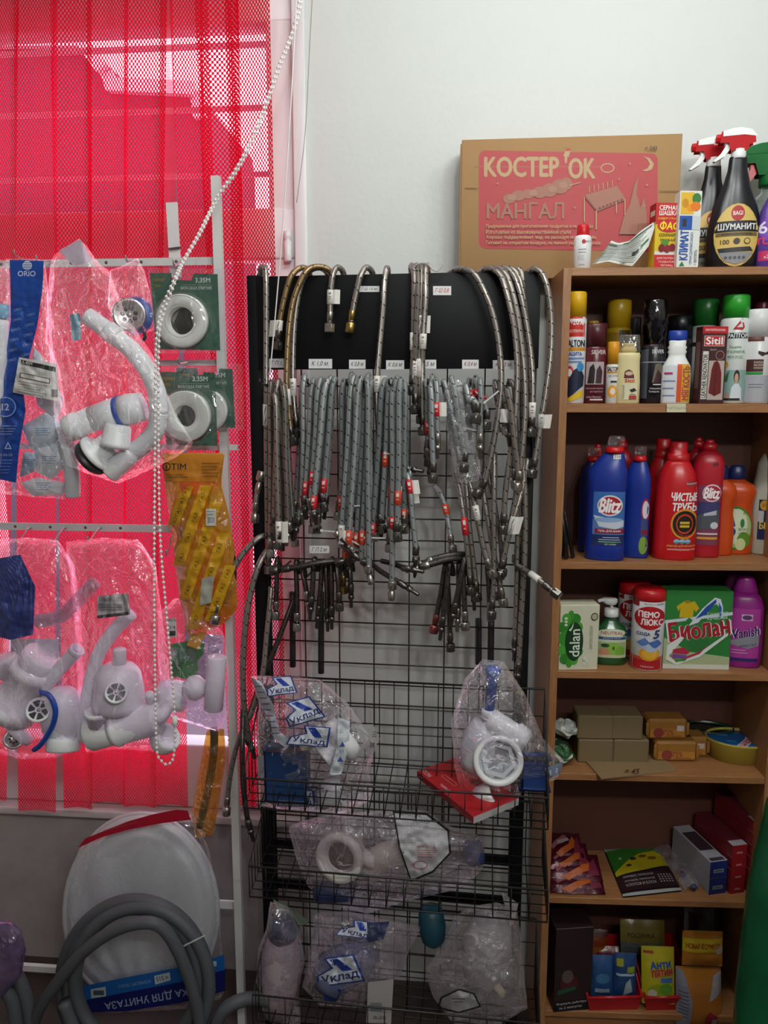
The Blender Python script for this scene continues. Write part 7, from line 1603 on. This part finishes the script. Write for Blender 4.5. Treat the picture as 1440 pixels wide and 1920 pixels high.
# ================================================================ bags in the wire baskets
gray1 = film('f2f0f4', .08, 'd0ccd0', .9, 20); gray2 = film('ece8ee', .20, 'c0b4bc', .8, 18)
def uklad(x, y, w, h, a=0, full=True):
    """logo block: white bottle shape with a blue flask edge and the word"""
    ca, sa = math.cos(R(a)), math.sin(R(a)); T_ = lambda u, v: (x + (u * ca + v * sa) * w, y + (-u * sa + v * ca) * h)
    return [('p', [T_(-.55, .5), (T_(-.5, .1)), T_(-.12, -.12), T_(-.22, -.5), T_(.5, -.5), T_(.55, .5)], '24408c'), ('p', [T_(-.5, .45), T_(-.45, .12), T_(-.06, -.1), T_(-.16, -.45), T_(.45, -.45), T_(.5, .45)], 'c8ccd4'),
            ('p', [T_(-.1, -.42), T_(.1, -.42), T_(.36, .05), T_(.12, .05)], '1c3c98'), ('t', 'Уклад', *T_(.02, .25), h * .34, '24306c', {'w': w * .86, 'a': a, 'b': .03})]
Fb = PFr(.09)
o = bag('clear bag with blue printed logos on the window side of the upper basket', [(470, 1266), (545, 1268), (600, 1274), (650, 1316), (676, 1352), (706, 1392), (692, 1450), (700, 1498), (640, 1530), (560, 1520), (482, 1512), (486, 1440), (480, 1380), (486, 1320)], Fb, .06, gray1, 'printed_bag', seed=14, wr=.012)
sp = [('p', [(470, 1270), (490, 1278), (512, 1322), (524, 1372), (548, 1388), (538, 1404), (514, 1386), (504, 1340), (488, 1320)], 'b8bcc4')]
for k in range(9): sp.append(('r', 478 + k * 4, 1286 + k * 11, 492 + k * 4, 1288 + k * 11, '5a6488'))
sp += uklad(525, 1286, 52, 34, 10) + uklad(563, 1334, 68, 44, 24) + uklad(580, 1380, 72, 38, -8) + uklad(555, 1497, 66, 30, 0)
sp += [('p', [(634, 1345), (656, 1352), (654, 1400), (640, 1452), (616, 1454), (632, 1400)], 'c4c8ce'), ('p', [(636, 1400), (648, 1400), (642, 1390)], '3a58a0'), ('p', [(632, 1428), (644, 1428), (638, 1418)], '3a58a0'), ('t', '05', 641, 1408, 6, '3a58a0'), ('p', [(482, 1420), (512, 1410), (508, 1450), (484, 1462)], 'b4bac4'), ('t', 'УКЛАД', 496, 1440, 6, '4a64a0', {'a': 60, 'w': 24})]
o.print_(sp, o.t)
tt = thing('cistern_valve', 'white and blue cistern valve inside the printed bag of the upper basket', 'valve', Fb(600, 1480))
Fc = PFr(.10)
b = MB(); b.box(Fc(506, 1484, .0) + Vector((0, 0, 0)), Fc(574, 1412, .04), plain('1c3660', .4), .004); b.build('blue_block', tt, True)
px_turn(Fc, (655, 1374, -.01), (604, 1420, .03), [(0, 20), (.05, 40), (.35, 44), (.5, 36), (.55, 22), (.85, 20), (.9, 24), (1, 24), (1, 14), (.7, 12)], pw, 'valve_body', tt)
px_tube(Fc, [(566, 1402, .02), (590, 1392, .02), (614, 1398, .02)], 9, plain('d0c8b0', .4), 'valve_arm', tt)
px_turn(Fc, (600, 1500, .0), (640, 1470, .0), [(0, 20), (.5, 26), (1, 22)], pg, 'valve_foot', tt)
bg = thing('paper_label', 'small white label of foil with barcode beside the printed bag', 'label', Fb(690, 1390))
b = MB(); b.prism([(664, 1358), (700, 1358), (712, 1386), (692, 1420)], lambda u, v, w: RP.P(u, v, .10 + w + .008 * math.sin(u * .1)), .0008, plain('b8b8b6', .4, 0, .5, .3, 40)); b.build('label_paper', bg, True)
s_ = mpp(Fb(690, 1390)); decals([('r', 688 + k * 3, 1392, 689.6 + k * 3, 1402, '3a3a3a') for k in range(5)] + [('r', 682, 1372 + 4 * k, 706, 1373.3 + 4 * k, '6a6a6a') for k in range(3)], lambda u, v, h: RP.P(u, v, .1012 + .008 * math.sin(u * .1) + h), s_, -s_).build('label_print', bg, True)
o = bag('tall clear bag with a blue strip and white fittings on the bookcase side', [(905, 1236), (944, 1240), (984, 1300), (1018, 1384), (1058, 1428), (1044, 1462), (986, 1474), (958, 1520), (872, 1514), (852, 1440), (846, 1350), (872, 1272)], Fb, .055, gray1, seed=15, wr=.012)
o.print_([('p', [(1022, 1440), (1056, 1428), (1050, 1450), (1026, 1462)], '8a9ab8'), ('r', 1030, 1444, 1034, 1454, 'd0d4da'), ('r', 1042, 1440, 1046, 1450, 'd0d4da')], o.t)
tt = thing('fill_valve', 'white cistern fill valve with a blue stem in the tall clear bag', 'valve', Fb(930, 1500))
px_turn(Fc, (925, 1250, 0), (917, 1334, 0), [(0, 10), (.05, 14), (.1, 15), (.2, 11), (1, 9)], pblue, 'blue_stem', tt)
px_turn(Fc, (917, 1330, 0), (916, 1346, 0), [(0, 12), (.1, 14), (1, 14)], pw, 'stem_nut', tt)
px_turn(Fc, (914, 1346, 0), (985, 1388, .0), [(0, 16), (.1, 22), (.7, 20), (.75, 24), (1, 22)], pw, 'valve_body', tt)
px_turn(Fc, (908, 1350, -.01), (900, 1440, -.01), [(0, 20), (.3, 36), (.8, 40), (1, 36)], pg, 'valve_chamber', tt)
p = Fc(934, 1426, .035); s_ = mpp(p); b = MB(); b.turn(p, Vector((.05, -1, .25)), [(-.010, 46 * s_), (.006, 47 * s_), (.010, 45 * s_), (.010, 38 * s_), (.004, 36 * s_), (-.010, 36 * s_)], pw, 40); b.build('lock_ring', tt, True)
b = MB(); b.turn(p - Vector((0, -.004, 0)), Vector((.05, -1, .25)), [(-.002, 34 * s_), (.006, 34 * s_), (.006, 26 * s_), (-.002, 26 * s_)], plain('c0c4c8', .2), 6, False); b.build('hex_insert', tt, True)
px_turn(Fc, (900, 1500, .02), (930, 1488, .03), [(0, 24), (.8, 26), (1, 24), (1, 18), (.2, 18)], pw, 'lower_ring', tt)
tt = thing('blue_float', 'blue plastic float at the corner of the tall clear bag', 'float', Fb(1010, 1470))
Fd = PFr(.085)
b = MB(); b.box(Fd(975, 1468, 0), Fd(1030, 1425, .03), plain('1c3a74', .4), .006); b.build('float_body', tt, True)
# red box lying in the upper basket
tt = thing('red_carton', 'flat red carton with white outlined digits lying in the upper basket', 'carton', RP.P(890, 1500, .1))
zt = RP.P(890, 1520, .18).z + .012
Qz = lambda px, py: hit(px, py, Vector((0, 0, zt)), Vector((0, 0, 1)))
A, B_, C_ = Qz(782, 1446), Qz(862, 1418), Qz(888, 1532)
ux, uy = (C_ - A), (B_ - A)
b = MB(); top = [A, A + ux, A + ux + uy, A + uy]; lo = [p - Vector((0, 0, .016)) for p in top]
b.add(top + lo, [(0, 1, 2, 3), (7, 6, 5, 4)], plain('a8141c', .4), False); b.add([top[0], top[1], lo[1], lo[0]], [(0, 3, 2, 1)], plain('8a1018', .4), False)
b.add([top[1], top[2], lo[2], lo[1], top[3], lo[3], top[0], lo[0]], [(0, 3, 2, 1), (1, 2, 5, 4), (4, 5, 7, 6)], plain('b4b0b0', .5), False); b.build('carton', tt, True)
sx, sy = ux.length, uy.length
decals([('t', '17', .34, .55, .40, 'dc9894', {'a': 90, 'w': .52, 'b': .03}), ('t', '17', .34, .55, .40, 'a8141c', {'a': 90, 'w': .52}), ('t', 'РОСМА', .1, .1, .10, 'd8b0b0', {'w': .16}), ('t', 'термостат', .45, .1, .08, 'd8b0b0', {'w': .2}), ('r', .2, .88, .3, .92, 'd8b0b0')], lambda u, v, h: A + ux * u + uy * v + Vector((0, 0, h)), sx, sy).build('carton_print', tt, True)
# middle basket
o = bag('long clear bag with a white pipe fitting and a printed tag in the middle basket', [(540, 1548), (600, 1530), (720, 1518), (800, 1520), (842, 1548), (908, 1570), (906, 1630), (872, 1664), (760, 1690), (690, 1714), (640, 1702), (578, 1664), (556, 1612)], Fb, .065, gray2, seed=16, wr=.010)
tg = [(736, 1520), (800, 1524), (842, 1556), (846, 1600), (812, 1636), (770, 1654), (748, 1590)]
sp = [('p', tg, '20201f'), ('p', [(791 + (x - 791) * .93, 1588 + (y - 1588) * .93) for x, y in tg], 'b4b2b6'), ('t', 'АРМАТУРА', 770, 1528, 6, '3a3a3c', {'w': 40, 'a': -6}), ('t', 'НОЖКИ', 790, 1540, 6, '3a3a3c', {'w': 30, 'a': -6}), ('t', 'ЦЕНА УХОДА', 800, 1588, 6, 'a84a48', {'w': 36, 'a': -4})] + [('r', 782, 1594 + 4 * k, 820 - 3 * k, 1595.4 + 4 * k, 'a86a68') for k in range(4)] + [('e', 788, 1622, 14, 8, 'a85a58'), ('e', 788, 1622, 12, 6.5, 'b4b2b6')]
o.print_(sp, o.t)
tt = thing('pipe_socket', 'white pipe socket with a wide open mouth in the middle basket', 'pipe fitting', Fb(640, 1650))
px_turn(PFr(.11), (652, 1592, -.03), (633, 1612, .03), [(0, 34), (.3, 42), (.7, 45), (.75, 47), (1, 44), (1.0, 34), (.8, 27), (.3, 25)], plain('cfcbc4', .35), 'socket', tt)
px_turn(PFr(.11), (640, 1604, .0), (639, 1605, .004), [(0, 30), (1, 30)], plain('6a5c5a', .6), 'socket_shade', tt)  # dark disc stands in for the shade inside the open mouth
tt = thing('bent_fitting', 'cream bent fittings behind the printed tag in the middle basket', 'pipe fitting', Fb(720, 1640))
px_tube(PFr(.10), [(690, 1630, 0), (720, 1606, .01), (760, 1600, .01), (800, 1622, 0)], 24, plain('c4beb2', .4), 'elbow', tt)
px_turn(PFr(.10), (700, 1600, .01), (690, 1622, .02), [(0, 18), (.7, 20), (1, 18)], plain('c8c4ba', .4), 'collar', tt)
tt = thing('pipe_stopper', 'blue plastic cap at the low corner of the long clear bag', 'cap', Fb(625, 1680))
px_turn(PFr(.10), (590, 1676, 0), (664, 1668, 0), [(0, 12), (.1, 18), (.9, 20), (1, 14)], plain('2a3a62', .4), 'cap_body', tt)
tt = thing('pipe_stopper', 'dim blue cap at the bookcase end of the long clear bag', 'cap', Fb(890, 1600))
px_turn(PFr(.08), (872, 1602, 0), (906, 1596, 0), [(0, 16), (.2, 24), (.9, 22), (1, 14)], plain('2a3c6a', .4), 'cap_body', tt)
# lowest basket
Fl = PFr(.10)
o = bag('clear bag with a pale pink wrapped fitting, window side of the lowest basket', [(506, 1690), (540, 1700), (560, 1740), (572, 1800), (560, 1860), (566, 1920), (520, 1935), (494, 1900), (480, 1840), (484, 1780), (500, 1740)], Fl, .05, gray2, seed=17, wr=.012)
tt = thing('wrapped_fitting', 'pale wrapped fitting with a dark blue cap in the lowest basket', 'pipe fitting', Fl(525, 1900))
px_turn(Fl, (530, 1742, 0), (520, 1900, 0), [(0, 18), (.08, 26), (.3, 36), (.7, 34), (1, 24)], plain('a89aa0', .5), 'fitting_body', tt)
px_turn(Fl, (540, 1728, 0), (526, 1756, 0), [(0, 18), (.3, 28), (1, 27)], plain('2a3450', .4), 'fitting_cap', tt)
o = bag('clear bag with blue printed logos in the middle of the lowest basket', [(590, 1712), (650, 1708), (720, 1722), (792, 1738), (768, 1780), (750, 1830), (700, 1850), (680, 1890), (600, 1886), (566, 1850), (580, 1790)], Fl, .06, gray2, 'printed_bag', seed=18, wr=.014)
sp = uklad(668, 1742, 60, 32, -14) + uklad(632, 1820, 82, 52, 12) + [('p', [(688, 1730), (730, 1728), (720, 1760), (690, 1768)], '2a3050'), ('p', [(604, 1850), (640, 1856), (630, 1880), (608, 1878)], '243a80')]
o.print_(sp, o.t)
tt = thing('cistern_part', 'grey blue cistern part inside the printed bag of the lowest basket', 'valve', Fl(650, 1880))
px_turn(Fl, (600, 1840, 0), (700, 1780, 0), [(0, 24), (.2, 40), (.7, 38), (1, 20)], plain('6a7290', .45), 'part_body', tt)
tt = thing('narrow_carton', 'narrow white carton standing in the lowest basket between the bags', 'carton', Fl(712, 1920))
b = MB(); q0, q1 = RP.P(688, 1932, .15), RP.P(736, 1838, .15)
b.prism([(690, 1842), (738, 1836), (732, 1940), (686, 1940)], lambda u, v, w: RP.P(u, v, .15 - w), .025, plain('a8a4a2', .5)); b.build('carton', tt, True)
s_ = mpp(q0); decals([('r', 694, 1880, 716, 1896, '7a7c80'), ('t', '08-2022', 712, 1908, 6, '4a4a4c', {'w': 24}), ('r', 694, 1918, 726, 1920, '6a6a6c')], lambda u, v, h: RP.P(u, v, .1505 + h), s_, -s_).build('carton_print', tt, True)
o = bag('big hazy clear bag over white parts, bookcase side of the lowest basket', [(880, 1700), (930, 1692), (968, 1700), (978, 1760), (984, 1840), (990, 1890), (930, 1925), (850, 1920), (812, 1870), (796, 1820), (830, 1770), (850, 1720)], Fl, .065, film('ece8ec', .28, 'b8b4b6', .8, 16), seed=19, wr=.016)
o.print_([('p', [(826, 1870), (860, 1854), (890, 1862), (902, 1888), (860, 1900), (820, 1890)], '24242a'), ('p', [(829, 1872), (860, 1857), (888, 1865), (898, 1886), (860, 1897), (824, 1888)], 'aaa8ac'), ('r', 846, 1872, 872, 1873.5, '3a3a42'), ('r', 850, 1878, 868, 1879.2, '3a3a42')], o.t)
tt = thing('wrapped_fitting', 'white wrapped part inside the big hazy bag of the lowest basket', 'pipe fitting', Fl(910, 1880))
px_turn(Fl, (925, 1712, -.01), (900, 1850, 0), [(0, 14), (.1, 36), (.5, 48), (.8, 40), (1, 20)], plain('aaa8a8', .5), 'fitting_body', tt)
px_turn(Fl, (940, 1850, .03), (930, 1862, .04), [(0, 12), (.5, 14), (1, 12), (1, 8)], plain('c0b8a0', .4), 'fitting_nut', tt)
tt = thing('teal_bottle', 'teal plastic float between the bags of the lowest basket', 'float', Fl(812, 1770))
px_turn(PFr(.06), (806, 1698, 0), (814, 1772, 0), [(0, 8), (.1, 22), (.5, 26), (.85, 22), (1, 10)], plain('1c4a5a', .4), 'float_body', tt)
for k, (pts, lb) in enumerate(((([(512, 1686), (546, 1702), (580, 1728), (566, 1736), (524, 1722)]), 'pale green printed wrapper poking out over the lowest basket'), ([(940, 1672), (972, 1694), (966, 1722), (950, 1712)], 'torn white paper tip sticking up behind the big hazy bag'))):
    t = thing('paper_wrapper', lb, 'wrapper', PFr(.06)(*pts[0])); b = MB(); b.prism(pts, lambda u, v, w: RP.P(u, v, .06 + w + .006 * math.sin(u * .12)), .0008, plain(('8a9a86', 'a09c9e')[k], .4, 0, .5, .3, 30)); b.build('paper', t, True)

bag('clear sleeve round two hoses on the hook past the sticker 0,5', [(830, 742), (842, 714), (862, 712), (880, 745), (890, 810), (902, 880), (898, 902), (858, 906), (846, 850), (836, 790)], PFr(.078), .016, film('f4f4f6', .16, 'c8cacc', .8, 26), 'plastic_sleeve', cat='sleeve', seed=21, wr=.004)
